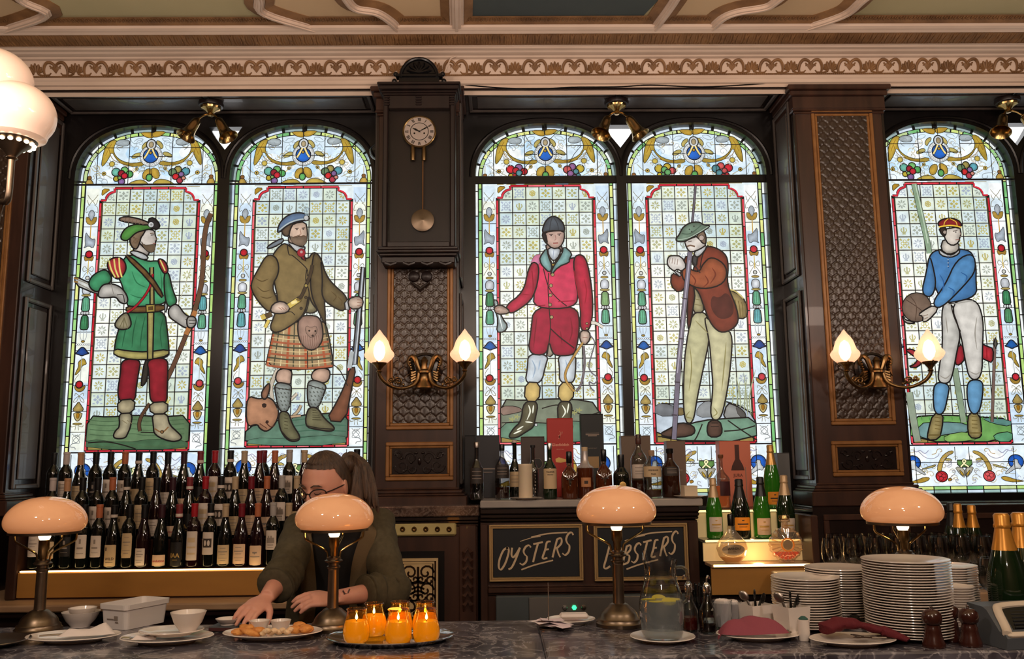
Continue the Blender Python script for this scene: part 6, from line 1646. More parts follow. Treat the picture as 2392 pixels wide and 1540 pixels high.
def wine(name, prof, glass, cap, band, lab, deco, label, group, loc, rz=0):
    t = thing(name, label, 'wine bottle', loc, rz, group)
    MB().lathe(prof, n=20).obj('bottle_body', glass, t)
    top = prof[-1][1]; zc = top-.062
    rr = lambda z: max((prof[j][0]+(prof[j+1][0]-prof[j][0])*(z-prof[j][1])/max(prof[j+1][1]-prof[j][1], 1e-6)) for j in range(len(prof)-1) if prof[j][1] <= z <= prof[j+1][1] or j == len(prof)-2 and z > prof[j+1][1])
    c = MB().lathe([(rr(zc)+.0012, zc), (.0158, zc+.02), (.0156, top-.012), (.0168, top-.011), (.0168, top-.001), (.014, top+.0012), (0, top+.0014)], n=16)
    co = c.obj('capsule', cap, t)
    if band: MB().lathe([(.0171, zc+.004), (.0171, zc+.018), (.016, zc+.018), (.016, zc+.004)], n=16).obj('neck_band', 'lab_white', co)
    if lab:
        m, z0, z1, ha, ch = lab
        R = prof[3][0]+.0007
        lb = MB(); curved(lb, R, z0, z1, ha, chamf=ch)
        d = MB(); R2 = R+.0006; zm = (z0+z1)/2; h = z1-z0
        mats = 'ink'
        if deco == 'lines':
            for q in (.82, .62, .5, .3, .18): curved(d, R2, z0+h*q, z0+h*q+.002+.002*(q == .62), ha*(.45+.25*(q in (.62, .3))), n=5)
            mats = 'ink_grey'
        elif deco == 'crest':
            curved(d, R2, z0+h*.62, z0+h*.82, ha*.16, n=4); curved(d, R2, z0+h*.4, z0+h*.47, ha*.5, n=6); curved(d, R2, z0+h*.2, z0+h*.22, ha*.6, n=6); mats = 'ink_grey'
        elif deco == 'castle':
            for q in (-.5, -.3, -.1, .12, .32, .5): curved(d, R2, z0+h*.42, z0+h*(.62+.1*(q in (-.3, .12))), ha*.11, c=ha*q, n=2)
            curved(d, R2, z0+h*.34, z0+h*.5, ha*.66, n=8); curved(d, R2, z0+h*.22, z0+h*.27, ha*.5, n=6); curved(d, R2, z0+h*.1, z0+h*.12, ha*.5, n=6); mats = 'ink_grey'
        elif deco == 'ovals':
            curved(d, R2, z0+h*.32, z0+h*.72, ha*.72, n=8); mats = 'ink'
            e = MB()
            for s in (-1, 1): e.add([((R2+.0006)*math.sin(a_), -(R2+.0006)*math.cos(a_), z0+h*.52+h*.13*math.sin(k*PI/7)) for k in range(14) for a_ in [s*ha*.27+ha*.2*math.cos(k*PI/7)]], [tuple(range(14))])
        elif deco == 'vine':
            curved(d, R2, z0+h*.62, z0+h*.78, ha*.62, n=8); curved(d, R2, z0+h*.42, z0+h*.48, ha*.75, n=8); curved(d, R2, z0+h*.2, z0+h*.26, ha*.7, n=8); mats = 'lab_cream'
        elif deco == 'heart':
            curved(d, R2, z0+h*.6, z0+h*.68, ha*.34, n=5); curved(d, R2, z0+h*.4, z0+h*.45, ha*.75, n=8); curved(d, R2, z0+h*.56, z0+h*.6, ha*.1, n=3); mats = 'ink_grey'
        elif deco.startswith('word:'):
            _, wd_, sz, col = deco.split(':'); curved_text(d, wd_, R2, z0+h*(.35 if col == 'ink' else .45), float(sz), bold=.0004); mats = col
            if col == 'ink': curved(d, R2, z0+h*.72, z0+h*.88, ha*.13, c=-ha*.6, n=3); curved(d, R2, z0+h*.18, z0+h*.2, ha*.6, n=5)
            elif col == 'ink_gold': curved(d, R2, z0+h*.25, z0+h*.27, ha*.4, n=5)
        lo = lb.obj('label', m, t)
        if d.v: d.obj('print', mats, lo)
        if deco == 'ovals': e.obj('print', 'lab_white', lo)
    return t
CAPS = {'white': (186, 172, 168), 'tan': (180, 132, 96), 'black': (20, 19, 20), 'copper': (176, 100, 66), 'plum': (52, 24, 32), 'maroon': (122, 42, 46), 'red': (160, 28, 38), 'beige': (176, 152, 122), 'silver': (164, 156, 152), 'crimson': (112, 22, 34)}
for k_, v_ in CAPS.items(): M['cap_'+k_] = mat(k_+' capsule', v_, .35)
# columns of the rack, left to right: shape, capsule, band, label(material, z0, z1, half angle, chamfer), print, words for the label
RACK = [('b', 'white', 0, ('lab_white', .06, .155, .8, .002), 'lines', 'white capsule and pale label', 'wine_glass_dark'),
        ('g', 'tan', 0, ('lab_cream', .05, .13, .8, .002), 'lines', 'tan capsule', 'wine_glass_dark'),
        ('b', 'black', 0, ('lab_black', .06, .15, .8, .002), 'crest', 'black capsule and black label', 'wine_glass_dark'),
        ('b', 'black', 0, ('lab_white', .05, .16, .85, .002), 'crest', 'black capsule and wide pale label', 'wine_glass_dark'),
        ('b', 'copper', 0, ('lab_white', .055, .155, .85, .003), 'crest', 'copper capsule and pale crested label', 'wine_glass_dark'),
        ('g', 'black', 1, ('lab_cream', .012, .112, .82, .002), 'word:WILD:.017:ink', 'white neck band and label reading WILD', 'wine_glass_dark'),
        ('b', 'black', 0, ('lab_cream', .05, .165, .75, .016), 'lines', 'cut-cornered cream label', 'wine_glass_dark'),
        ('g', 'black', 0, ('lab_white', .014, .094, .72, .001), 'lines', 'black capsule and small square label', 'wine_plum'),
        ('g', 'plum', 0, ('lab_pink', .012, .062, .95, .001), 'word:evolution:.016:ink_red', 'low label reading evolution in red', 'wine_glass_dark'),
        ('g', 'maroon', 1, ('lab_black', .01, .12, .8, .002), 'word:IAA:.028:ink_gold', 'black label lettered in gold', 'wine_glass_dark'),
        ('b', 'red', 0, ('lab_white', .035, .17, .86, .002), 'vine', 'bright red capsule', 'wine_plum'),
        ('b', 'black', 1, ('lab_white', .06, .165, .9, .002), 'ovals', 'black capsule and label with two ovals', 'wine_glass_dark'),
        ('g', 'beige', 0, ('lab_cream', .016, .105, .85, .002), 'lines', 'beige capsule and low cream label', 'wine_glass_dark'),
        ('g', 'crimson', 0, ('lab_pink', .016, .108, .92, .002), 'lines', 'crimson capsule', 'wine_plum'),
        ('g', 'copper', 0, ('lab_pink', .01, .1, .88, .004), 'heart', 'copper capsule and label with a small heart', 'wine_plum'),
        ('b', 'silver', 0, ('lab_white', .08, .17, .85, .002), 'castle', 'silver capsule and label with a castle', 'wine_glass_dark'),
        ('g', 'beige', 0, ('lab_cream', .05, .125, .85, .002), 'lines', 'beige capsule and plum glass', 'wine_plum')]
rowX = [at(px, 1322, 4.335).x for px in (80, 116, 153, 190, 226, 260, 296, 332, 372, 413, 450, 488, 523, 561, 599, 635, 672)]
ORD = ['leftmost', 'second from left', 'third from left', 'fourth from left', 'fifth from left', 'sixth from left', 'seventh from left', 'eighth from left', 'ninth from left', 'tenth from left', 'eleventh from left', 'seventh from right', 'sixth from right', 'fifth from right', 'fourth from right', 'third from right', 'rightmost']
for c, (sh, cap, bd, lab, deco, words_, gl) in enumerate(RACK):
    proto = None
    for r, rn in enumerate(('front row', 'middle row', 'back row')):
        lb = 'dark wine bottle with %s, %s of rack' % (words_, rn)
        loc = (rowX[c]+random.uniform(-.0012, .0012)+.012*r, 4.335+r*STEPY, ZW+r*STEPZ)
        rz = random.uniform(-.12, .12)
        if proto is None: proto = wine('wine_bottle', BORD if sh == 'b' else BURG, gl, 'cap_'+cap, bd, lab, deco, lb, 'wine bottles on the stepped rack', loc, rz)
        else: dup(proto, loc, rz, lb)
for px, Xc, lb, cap in ((128, 0, 'tall dark wine bottle at far left behind the back row', 'black'), (617, 0, 'wine bottle with crimson capsule standing behind the back row of the rack', 'crimson'), (834, 0, 'dark wine bottle half hidden behind the bartender beside the pilaster', 'black')):
    p = at(px, 1070, 4.635); wine('wine_bottle', BORD, 'wine_glass_dark', 'cap_'+cap, 0, ('lab_white', .06, .15, .8, .002) if cap == 'crimson' else None, 'lines', lb, 'wine bottles on the stepped rack', (p.x, 4.632, ZW+2*STEPZ))
# ---------------------------------------------------------------- stone shelf: boxes behind, bottles in front
ZSH = zs1+.0006; zt = [z+.0006 for z in zt]
def sx(px, Y): return at(px, 1168, Y).x
def carton(name, px0, px1, ptop, Y, col, label, cat='box', base=None, d=.085, deco=None, zb_=None):
    zb_ = ZSH if zb_ is None else zb_
    x0, x1 = sx(px0, Y), sx(px1, Y); h = at((px0+px1)/2, ptop, Y).z-zb_
    t = thing(name, label, cat, ((x0+x1)/2, Y, zb_))
    w = x1-x0
    m = mat(name+' card', col, .5)
    b = MB().box(-w/2, w/2, 0, d, 0, h-.004, .0015).obj('carton', m, t)
    MB().box(-w/2-.0004, w/2+.0004, -.0004, d+.0004, h-.0042, h, .0015).obj('lid', m, b)
    if deco: deco(t, w, h)
    return t
def flat_text(s, size, x, z, y, shear=0, bold=0.0, mb=None):
    vs, fs = text_geo(s, size, shear=shear, bold=bold); mb = mb or MB()
    mb.add([(x+u, y, z+v) for u, v in vs], fs); return mb
def stag_head(mb, x, z, s, y):
    for P, w in (([(0, -.5), (.1, -.1), (.12, .1)], .12), ([(-.2, -.05), (0, -.02), (.3, -.1)], .1), ([(.1, .1), (.28, .3), (.2, .6), (.05, .75)], .05), ([(.26, .35), (.42, .5)], .04), ([(.1, .1), (.35, .15), (.6, .4), (.55, .7)], .05), ([(.5, .35), (.65, .55)], .04), ([(.12, -.1), (.02, -.45), (-.1, -.6)], .14)):
        for i in range(len(P)-1):
            a, b_ = Vector(P[i])*s, Vector(P[i+1])*s; q = Vector((-(b_-a).y, (b_-a).x)).normalized()*w*s*.5
            mb.add([(x+v.x, y, z+v.y) for v in (a+q, b_+q, b_-q, a-q)], [(0, 1, 2, 3)])
def red_box(t, w, h):
    d = flat_text('Glenfiddich', .0205, 0, h*.66, -.001, bold=.0004)
    stag_head(d, -.006, h*.78, .03, -.001); flat_text('SINGLE MALT', .007, 0, h*.60, -.001, mb=d)
    d.obj('lettering', mat('pale pink print', (226, 160, 140), .6), t)
    e = MB(); P = [(-.028, .48), (-.01, .5), (.03, .47), (.036, .45), (.0, .43), (-.026, .44)]
    e.add([(x, -.001, h*z) for x, z in P], [tuple(range(6))]); e.obj('gold_flash', 'ink_gold', t)
def black_box(t, w, h):
    d = MB(); d.box(-w*.3, w*.3, -.0012, -.0006, h*.74, h*.752); d.box(-w*.2, w*.2, -.0012, -.0006, h*.725, h*.738); d.box(-w*.3, w*.3, -.0012, -.0006, h*.762, h*.766)
    flat_text('SINGLE MALT', .008, 0, h*.58, -.001, mb=d); d.obj('lettering', 'ink_grey', t)
    MB().box(-w*.22, w*.26, -.0015, -.0006, h*.34, h*.48).obj('gold_label', mat('tan label', (150, 120, 80), .5), t)
def round_badge(t, w, h):
    MB().lathe([(.028, 0), (.028, .001), (0, .0012)], (0, 0, 0), 24, False, M4=Matrix.Translation((w*.18, -.0002, h*.55)) @ Matrix.Rotation(PI/2, 4, 'X')).obj('round_badge', 'lab_black', t)
    MB().tube([(w*.18+.028*math.cos(k*PI/12), -.001, h*.55+.028*math.sin(k*PI/12)) for k in range(24)], .0012, 5, closed=True).obj('badge_ring', 'ink_grey', t)
def jura_box(t, w, h):
    P = [(-.012, .94), (.012, .94), (.012, .72), (.03, .62), (.036, .55), (-.036, .55), (-.03, .62), (-.012, .72)]
    MB().add([(x+w*.06, -.001, h*z) for x, z in P], [tuple(range(8))]).obj('bottle_window', mat('dark cut-out', (74, 40, 34), .4), t)
    d = flat_text('JURA', .022, w*.06, h*.47, -.001, bold=.0005); bp0 = mat('brown print', (110, 60, 50), .6); d.obj('lettering', bp0, t); flat_text('10', .012, w*.06, h*.41, -.001).obj('lettering', bp0, t)
    MB().box(w*.3, w*.32, -.002, -.0006, h*.1, h*.6).obj('edge_line', 'ink_grey', t)
def plain_lines(t, w, h):
    d = MB(); d.box(-w*.3, w*.3, -.001, -.0005, h*.45, h*.47); d.box(-w*.2, w*.2, -.001, -.0005, h*.4, h*.41); d.obj('lettering', 'ink_grey', t)
BX = [('gift_box', 1086, 1111, 1017, 4.80, (26, 24, 26), 'narrow black box at the left end of the stone shelf', None), ('gift_box', 1112, 1168, 1017, 4.78, (38, 38, 44), 'dark slate gift box behind the left bottles of the stone shelf', plain_lines),
      ('gift_box', 1219, 1274, 1020, 4.80, (70, 58, 54), 'brown gift box with a dark round badge on the stone shelf', round_badge), ('whisky_box', 1281, 1342, 977, 4.76, (172, 42, 36), 'tall red whisky box with stag emblem on the stone shelf', red_box),
      ('whisky_box', 1361, 1414, 967, 4.78, (24, 28, 30), 'tallest black whisky box on the stone shelf', black_box), ('gift_box', 1455, 1524, 1018, 4.82, (104, 86, 72), 'grey brown box behind the triangle-badged bottle', None),
      ('gift_box', 1562, 1606, 1030, 4.80, (112, 92, 80), 'brown box behind the short square candle', plain_lines)]
for n_, a_, b_, c_, Y_, col_, lab_, de_ in BX: carton(n_, a_, b_, c_, Y_, col_, lab_, deco=de_)
def spirit(px, ptop, Y, w_px, parts, label, cat='bottle', zb_=None, name='whisky_bottle'):
    """parts(t, R, H): builds the bottle's parts about the origin"""
    zb_ = ZSH if zb_ is None else zb_
    x = at(px, 1160, Y).x; H = at(px, ptop, Y).z-zb_; R = w_px*.5/FPX*Y
    t = thing(name, label, cat, (x, Y, zb_)); parts(t, R, H); return t
def std(glass, fill, fillh, cap, lab=None, shoulder=.62, neck=.30, caph=.09, wob=None, deco=None, nlab='label'):
    def f(t, R, H):
        prof = [(R*.9, 0), (R, .006), (R, H*(shoulder-.14)), (R*.97, H*(shoulder-.06)), (R*.75, H*shoulder), (R*neck*1.15, H*(shoulder+.09)), (R*neck, H*(shoulder+.14)), (R*neck, H*(1-caph)), (R*neck*1.1, H*(1-caph)), (0, H*(1-caph*.99))]
        MB().lathe(prof, n=24, wob=wob).obj('bottle_body', glass, t)
        if fill: MB().lathe([(R*.84, .006), (R*.94, .012), (R*.94, H*fillh), (0, H*fillh)], n=20).obj('spirit', fill, t)
        MB().lathe([(R*neck*1.2, H*(1-caph)), (R*neck*1.25, H*(1-caph*.1)), (R*neck*1.1, H), (0, H)], n=16).obj('stopper', cap, t)
        if lab:
            m, z0, z1, ha = lab; lb = MB(); curved(lb, R+.0008, H*z0, H*z1, ha, chamf=.002); l = lb.obj(nlab, m, t)
            d = MB(); mm = 'ink'
            if deco:
                for (s, sz, zf, mm) in deco: curved_text(d, s, R+.0014, H*zf, sz, bold=.0003)
            else:
                for q in (.75, .5, .3): curved(d, R+.0014, H*(z0+(z1-z0)*q), H*(z0+(z1-z0)*q)+.003, ha*.6, n=6)
                mm = 'ink_grey'
            d.obj('print', mm, l)
    return f
def stag(t, R, H):
    prof = [(R*.92, 0), (R, .008), (R*1.0, H*.40), (R*.98, H*.46), (R*.82, H*.56), (R*.5, H*.64), (R*.3, H*.68), (R*.28, H*.74), (0, H*.74)]
    MB().lathe(prof, n=24).obj('bottle_body', 'amber', t)
    MB().lathe([(R*.3, H*.70), (R*.33, H*.72), (R*.33, H*.75), (0, H*.75)], n=16).obj('neck_ring', 'silver', t)
    MB().lathe([(R*.34, H*.75), (R*.36, H*.76), (R*.36, H*.98), (R*.3, H), (0, H)], n=16).obj('stopper', 'black', t)
    b = MB(); y = -R-.003; z = H*.42
    for s in (-1, 1):
        b.tube([(s*.006, y, z), (s*.02, y+.001, z+.012), (s*.032, y+.008, z+.018), (s*.036, y+.012, z+.034)], [.004, .0035, .003, .0015], 6)
        b.tube([(s*.02, y+.001, z+.012), (s*.016, y+.001, z+.03)], [.003, .001], 5); b.tube([(s*.030, y+.006, z+.017), (s*.024, y+.004, z+.036)], [.003, .001], 5)
        b.tube([(s*.006, y, z-.002), (s*.018, y+.001, z-.004)], [.004, .0015], 5)
    b.tube([(0, y, z+.004), (0, y-.002, z-.02), (0, y, z-.034)], [.009, .007, .003], 8)
    b.obj('stag_badge', 'silver', t)
DKL = mat('charcoal label', (52, 46, 44), .5); M['lab_char'] = DKL
M['shoulder_grey'] = mat('grey foil', (186, 176, 172), .3, metal=.4)
Ys = 4.52
spirit(1114, 1033, Ys, 31, std('smoke_glass', None, 0, 'nickel', ('lab_char', .28, .55, 1.2), .58, .34, .10), 'clear whisky bottle with dark label at the left end of the stone shelf')
spirit(1173.5, 1038, Ys+.02, 33, std('smoke_glass', 'amber', .22, 'black', ('lab_char', .38, .62, 1.2), .66, .3, .12), 'flared dark bottle with grey label left of the tall candle')
spirit(1203, 1029, Ys+.10, 25, std('champ_black', None, 0, 'lab_white', ('lab_cream', .20, .46, 1.1), .56, .38, .04), 'slim near-black bottle with tan label behind the tall candle')
def vert(t, R, H):
    std('smoke_glass', None, 0, 'lab_black', None, .60, .36, .05)(t, R, H)
    d = MB()
    for k, ch in enumerate('TALISKER'): curved_text(d, ch, R+.001, H*(.56-.062*k), .011, c=.35, bold=.0004)
    d.obj('lettering', 'lab_white', t)
spirit(1246, 1040, Ys+.06, 26, vert, 'clear bottle with white letters running down it, right of the tall candle')
spirit(1285.5, 1035, Ys, 32, std('champ_dark', None, 0, 'silver', ('lab_cream', .18, .54, 1.15), .60, .3, .12, deco=[('TALISKER', .0105, .48, 'ink'), ('SINGLE MALT', .005, .43, 'ink')]), 'green whisky bottle with big cream label in front of the red box')
spirit(1331, 1055, Ys-.02, 38, stag, 'amber bottle with silver stag badge right of the red box')
def big_amber(t, R, H):
    prof = [(R*.9, 0), (R, .008), (R*.97, H*.52), (R*.92, H*.60), (R*.5, H*.64), (R*.3, H*.74), (R*.3, H*.92), (0, H*.92)]
    MB().lathe(prof, n=24).obj('bottle_body', 'amber', t)
    MB().lathe([(R*.97, H*.585), (R*.9, H*.605), (R*.55, H*.65), (R*.36, H*.75), (R*.33, H*.92), (0, H*.92)], n=20).obj('foil_shoulder', 'shoulder_grey', t)
    MB().lathe([(R*.34, H*.92), (R*.34, H*.995), (0, H)], n=16).obj('stopper', 'lab_cream', t)
    lb = MB(); curved(lb, R*.99+.001, H*.22, H*.40, .55); l = lb.obj('label', mat('tan square label', (186, 128, 84), .5), t)
    d = MB(); curved(d, R*.99+.0016, H*.28, H*.34, .2, n=4); d.obj('print', 'ink', l)
spirit(1368, 1044, Ys+.05, 42, big_amber, 'amber bottle with grey foil shoulder and square tan label')
spirit(1412, 1050, Ys, 38, stag, 'amber bottle with silver stag badge in front of the black box')
def gold_badge(t, R, H):
    std('champ_black', None, 0, 'black', None, .62, .32, .34)(t, R, H)
    MB().lathe([(.017, 0), (.017, .003), (.013, .004), (0, .0035)], n=20, M4=Matrix.Translation((0, -R-.0005, H*.30)) @ Matrix.Rotation(PI/2, 4, 'X')).obj('gold_badge', 'ink_gold', t)
spirit(1453, 1062, Ys, 38, gold_badge, 'black bottle with round gold badge behind the bar lamp')
def triangle(t, R, H):
    std('bottle_clear', 'amber', .27, 'silver', ('lab_white', .30, .52, 1.1), .68, .3, .06)(t, R, H)
    MB().lathe([(R*.34, H*.84), (R*.36, H*.85), (R*.36, H*.93), (R*.33, H*.94)], n=16).obj('neck_foil', mat('brown foil', (74, 40, 30), .4), t)
    y = -R*.97; MB().add([(-.012, y, H*.70), (.012, y, H*.70), (0, y-.002, H*.64)], [(0, 2, 1)]).obj('triangle_badge', mat('dark red badge', (84, 26, 20), .4), t)
spirit(1495, 1015, Ys+.07, 38, triangle, 'tall clear bottle with small red triangle badge')
spirit(1525, 1052, Ys-.02, 42, std('bottle_clear', 'amber', .17, mat('tan cork', (150, 120, 96), .6), ('lab_cream', .44, .66, 1.25), .74, .28, .12, deco=[('HIGHLAND', .0105, .58, 'ink'), ('PARK', .0105, .50, 'ink')]), 'clear bottle with cream label reading HIGHLAND PARK')
spirit(1568, 1048, Ys+.03, 42, std(mat('dark amber bottle', (50, 26, 16), .08, coat=.3), None, 0, 'black', ('lab_char', .44, .62, .9), .66, .34, .10), 'dark brown whisky bottle left of the short square candle')
# candles
def candle(px, ptop, w_px, plate_px, pxp, label, plabel, square=False, melted=True):
    Y = 4.43; x = at(px, 1165, Y).x; R = w_px*.5/FPX*Y; Rp = plate_px*.5/FPX*Y; xp = at(pxp, 1165, Y).x
    pl = thing('candle_plate', plabel, 'plate', (xp, Y, ZSH))
    MB().lathe([(Rp*.6, 0), (Rp*.62, .004), (Rp*.96, .010), (Rp, .012), (Rp*.97, .0125), (Rp*.6, .006), (0, .006)], n=32).obj('dish', 'porcelain', pl)
    H = at(px, ptop, Y).z-ZSH-.006
    t = thing('pillar_candle', label, 'candle', (x, Y, ZSH+.0062))
    wm = mat('cream wax', (214, 196, 170), .45, sub=.3)
    n = 4 if square else 28
    k = 1.35 if square else 1
    MB().lathe([(R*k, 0), (R*k, H*.93), (R*k*1.03, H*.97), (R*k*.98, H), (R*k*.85, H*.985), (R*k*.6, H*.955), (0, H*.95)], n=n, smooth=not square, wob=(lambda a, z: 1+.02*math.sin(3*a+z*40)) if not square else None, M4=Matrix.Rotation(PI/4+.12, 4, 'Z') if square else None).obj('wax', wm, t)
    MB().tube([(0, 0, H*.95), (.001, 0, H*.98), (.003, 0, H*1.0)], .0012, 6).obj('wick', 'black', t)
candle(1228, 1084, 32, 76, 1229, 'tall cream pillar candle on a small white plate on the stone shelf', 'small white plate under the tall cream candle')
candle(1610, 1135, 32, 76, 1612, 'short square cream candle at the right end of the stone shelf', 'small white plate under the short square candle', True)
# ---------------------------------------------------------------- champagne niche
carton('whisky_box', 1686, 1759, 1030, 4.74, (206, 116, 92), 'salmon pink whisky box reading JURA in the lit niche', deco=jura_box, zb_=zt[2])
carton('clear_box', 1822, 1850, 1058, 4.70, (92, 92, 94), 'tall grey sleeve standing beside the top champagne bottle', zb_=zt[2])
def champ(px, ptop, tier, Y, lab, foil, glass, label, lh=(.10, .30), zb_=None, k=1.0, name='champagne_bottle', deco=True, ptop_z=None, w=None):
    zb_ = zt[tier] if zb_ is None else zb_
    x = at(px, 1200, Y).x; H = (at(px, ptop, Y).z-zb_) if ptop else .31*k
    s = H/.30; R = (w*.5/FPX*Y)/.044 if w else s
    t = thing(name, label, 'champagne bottle', (x, Y, zb_), 0, 'champagne bottles in the lit niche' if tier is not None else None)
    MB().lathe([(r*R, z*s) for r, z in CHAM], n=24).obj('bottle_body', glass, t)
    f0 = .205
    MB().lathe([(.0285*R, f0*s), (.0225*R, (f0+.027)*s), (.0182*R, (f0+.05)*s), (.017*R, .262*s), (.0195*R, .265*s), (.0195*R, .272*s), (.0178*R, .275*s), (.0182*R, .296*s), (.014*R, .302*s), (0, .303*s)], n=20, wob=lambda a, z: 1+.018*math.sin(7*a+z*160)).obj('foil', foil, t)
    if lab:
        lb = MB(); curved(lb, .0447*R, lh[0]*H, lh[1]*H, .85, chamf=.002); l = lb.obj('label', lab, t)
        d = MB(); hh = (lh[1]-lh[0])*H; z0 = lh[0]*H
        curved(d, .0454*R, z0+hh*.72, z0+hh*.8, .12, n=3); curved(d, .0454*R, z0+hh*.44, z0+hh*.54, .55, n=7); curved(d, .0454*R, z0+hh*.26, z0+hh*.29, .4, n=6)
        d.obj('print', 'ink' if lab == 'lab_orange' else 'ink_gold', l)
    return t
M['foil_beige'] = mat('beige foil', (190, 160, 124), .35, metal=.3); M['foil_black'] = mat('black foil', (24, 22, 24), .35); M['foil_orange'] = mat('orange gold foil', (206, 140, 56), .32, metal=.45); M['foil_gold'] = mat('gold foil', (190, 146, 82), .3, metal=.5)
champ(1807, 1040, 2, 4.60, 'lab_orange', 'foil_gold', 'champ_green', 'green champagne bottle with orange label on the top tier', (.06, .26), w=38)
champ(1668, 1118, 1, 4.42, 'lab_white', 'foil_beige', 'champ_green', 'champagne bottle with beige foil at the left end of the middle tier', (.12, .36), w=38)
champ(1729, 1120, 1, 4.41, 'lab_orange', 'foil_black', 'champ_black', 'dark champagne bottle with black foil and orange label', (.14, .36), w=45)
champ(1779, 1115, 1, 4.42, 'lab_pink', 'foil_black', 'champ_green', 'green champagne bottle with pink label and black foil', (.06, .33), w=40)
champ(1835, 1111, 1, 4.40, 'lab_white', 'foil_beige', 'champ_dark', 'champagne bottle with beige foil at the right of the middle tier', (.10, .32), w=42)
def tall_decanter(t, R, H):
    b = MB().lathe([(R*.95, 0), (R, .01), (R*.97, H*.2), (R*1.02, H*.23), (R, H*.5), (R*1.04, H*.53), (R*.9, H*.58), (R*.45, H*.66), (R*.27, H*.72), (R*.24, H*.9), (R*.32, H*.92), (0, H*.92)], n=24); b.obj('bottle_body', 'bottle_clear', t)
    MB().lathe([(R*.85, .008), (R*.9, H*.42), (0, H*.42)], n=20).obj('spirit', 'amber_red', t)
    MB().lathe([(R*.25, H*.92), (R*.36, H*.94), (R*.36, H*.99), (0, H)], n=16).obj('stopper', mat('copper stopper', (176, 120, 90), .3, metal=.7), t)
    l = MB(); curved(l, R*1.05, H*.24, H*.5, .75, c=.3); l.obj('label', mat('plum label', (70, 34, 40), .4), t)
spirit(1687, 1061, 4.58, 37, tall_decanter, 'tall decanter of pink amber spirit left of the pink box', 'decanter', zt[2], 'decanter')
def flask(t, R, H):
    b = MB().lathe([(R*.45, 0), (R*.5, .005), (R*.86, H*.14), (R, H*.30), (R*.92, H*.42), (R*.6, H*.54), (R*.28, H*.66), (R*.22, H*.74), (R*.25, H*.76), (0, H*.76)], n=28, sy=.55); b.obj('bottle_body', thin_glass('warm clear glass', (244, 236, 222), .16, haze=.10), t)
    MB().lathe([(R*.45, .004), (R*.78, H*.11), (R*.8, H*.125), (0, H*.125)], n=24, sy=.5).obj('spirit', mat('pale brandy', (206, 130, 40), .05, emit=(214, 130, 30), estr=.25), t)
    MB().lathe([(R*.2, H*.76), (R*.21, H*.97), (R*.17, H), (0, H)], n=16).obj('stopper', 'black', t)
    y = -R*.56
    l = MB(); l.add([(R*.72*math.cos(k*PI/12), y-.001+.22*R*abs(math.cos(k*PI/12))**2, H*.28+H*.11*math.sin(k*PI/12)) for k in range(24)], [tuple(range(24))]); lo = l.obj('label', 'lab_cream', t)
    d = MB(); vs, fs = text_geo('JANNEAU', .014, bold=.0004); d.add([(u, y-.002+.22*R*(u/(R*.72))**2, H*.30+v) for u, v in vs], fs)
    vs, fs = text_geo('1970', .007); d.add([(u, y-.002, H*.25+v) for u, v in vs], fs); d.obj('print', 'ink', lo)
spirit(1704, 1201, YT[0]+.02, 72, flask, 'round flat flask with oval label reading JANNEAU in the niche', 'decanter', zt[0], 'decanter')
def fan(t, R, H):
    def wob(a, z): return 1+.035*math.cos(18*a)
    g = thin_glass('cut clear glass', (250, 238, 220), .14, haze=.08)
    RX = Matrix.Translation((0, 0, H*.378)) @ Matrix.Rotation(PI/2, 4, 'X')
    MB().lathe([(0, -.03), (R*.35, -.03), (R*.9, -.018), (R, 0), (R*.9, .018), (R*.4, .03), (R*.36, .024), (0, .022)], n=72, wob=wob, M4=RX).obj('bottle_body', g, t)
    f = MB()
    for k in range(20):
        a = k*PI/10; f.tube([(R*.42*math.cos(a), -.030, H*.378+R*.42*math.sin(a)), (R*.92*math.cos(a), -.019, H*.378+R*.92*math.sin(a))], [.0012, .004], 5)
    f.obj('fan_ribs', g, t)
    P = [(R*.86*math.cos(a), H*.378+R*.86*math.sin(a)) for a in [PI+.52+k*(PI-1.04)/14 for k in range(15)]]
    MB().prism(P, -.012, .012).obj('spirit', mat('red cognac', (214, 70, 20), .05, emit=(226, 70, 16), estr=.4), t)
    MB().lathe([(R*.28, -.001), (R*.28, .0), (0, .001)], n=24, M4=Matrix.Translation((0, -.032, H*.378)) @ Matrix.Rotation(PI/2, 4, 'X')).obj('medallion', mat('grey gilt medallion', (190, 160, 124), .3, metal=.5), t)
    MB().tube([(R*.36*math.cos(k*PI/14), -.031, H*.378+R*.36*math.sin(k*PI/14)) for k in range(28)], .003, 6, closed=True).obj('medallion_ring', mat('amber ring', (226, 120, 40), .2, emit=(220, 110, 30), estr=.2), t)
    MB().lathe([(R*.16, H*.70), (R*.17, H*.84), (R*.3, H*.86), (R*.32, H*.90), (0, H*.90)], n=16).obj('neck', g, t)
    MB().lathe([(R*.2, H*.90), (R*.34, H*.93), (R*.3, H*.99), (R*.12, H), (0, H)], n=16).obj('stopper', 'brass', t)
    MB().box(-R*.4, R*.4, -.02, .02, 0, .012, .003).obj('foot', g, t)
spirit(1829, 1203, YT[0]+.02, 78, fan, 'fan-cut glass decanter with a little red cognac in the niche', 'decanter', zt[0], 'decanter')
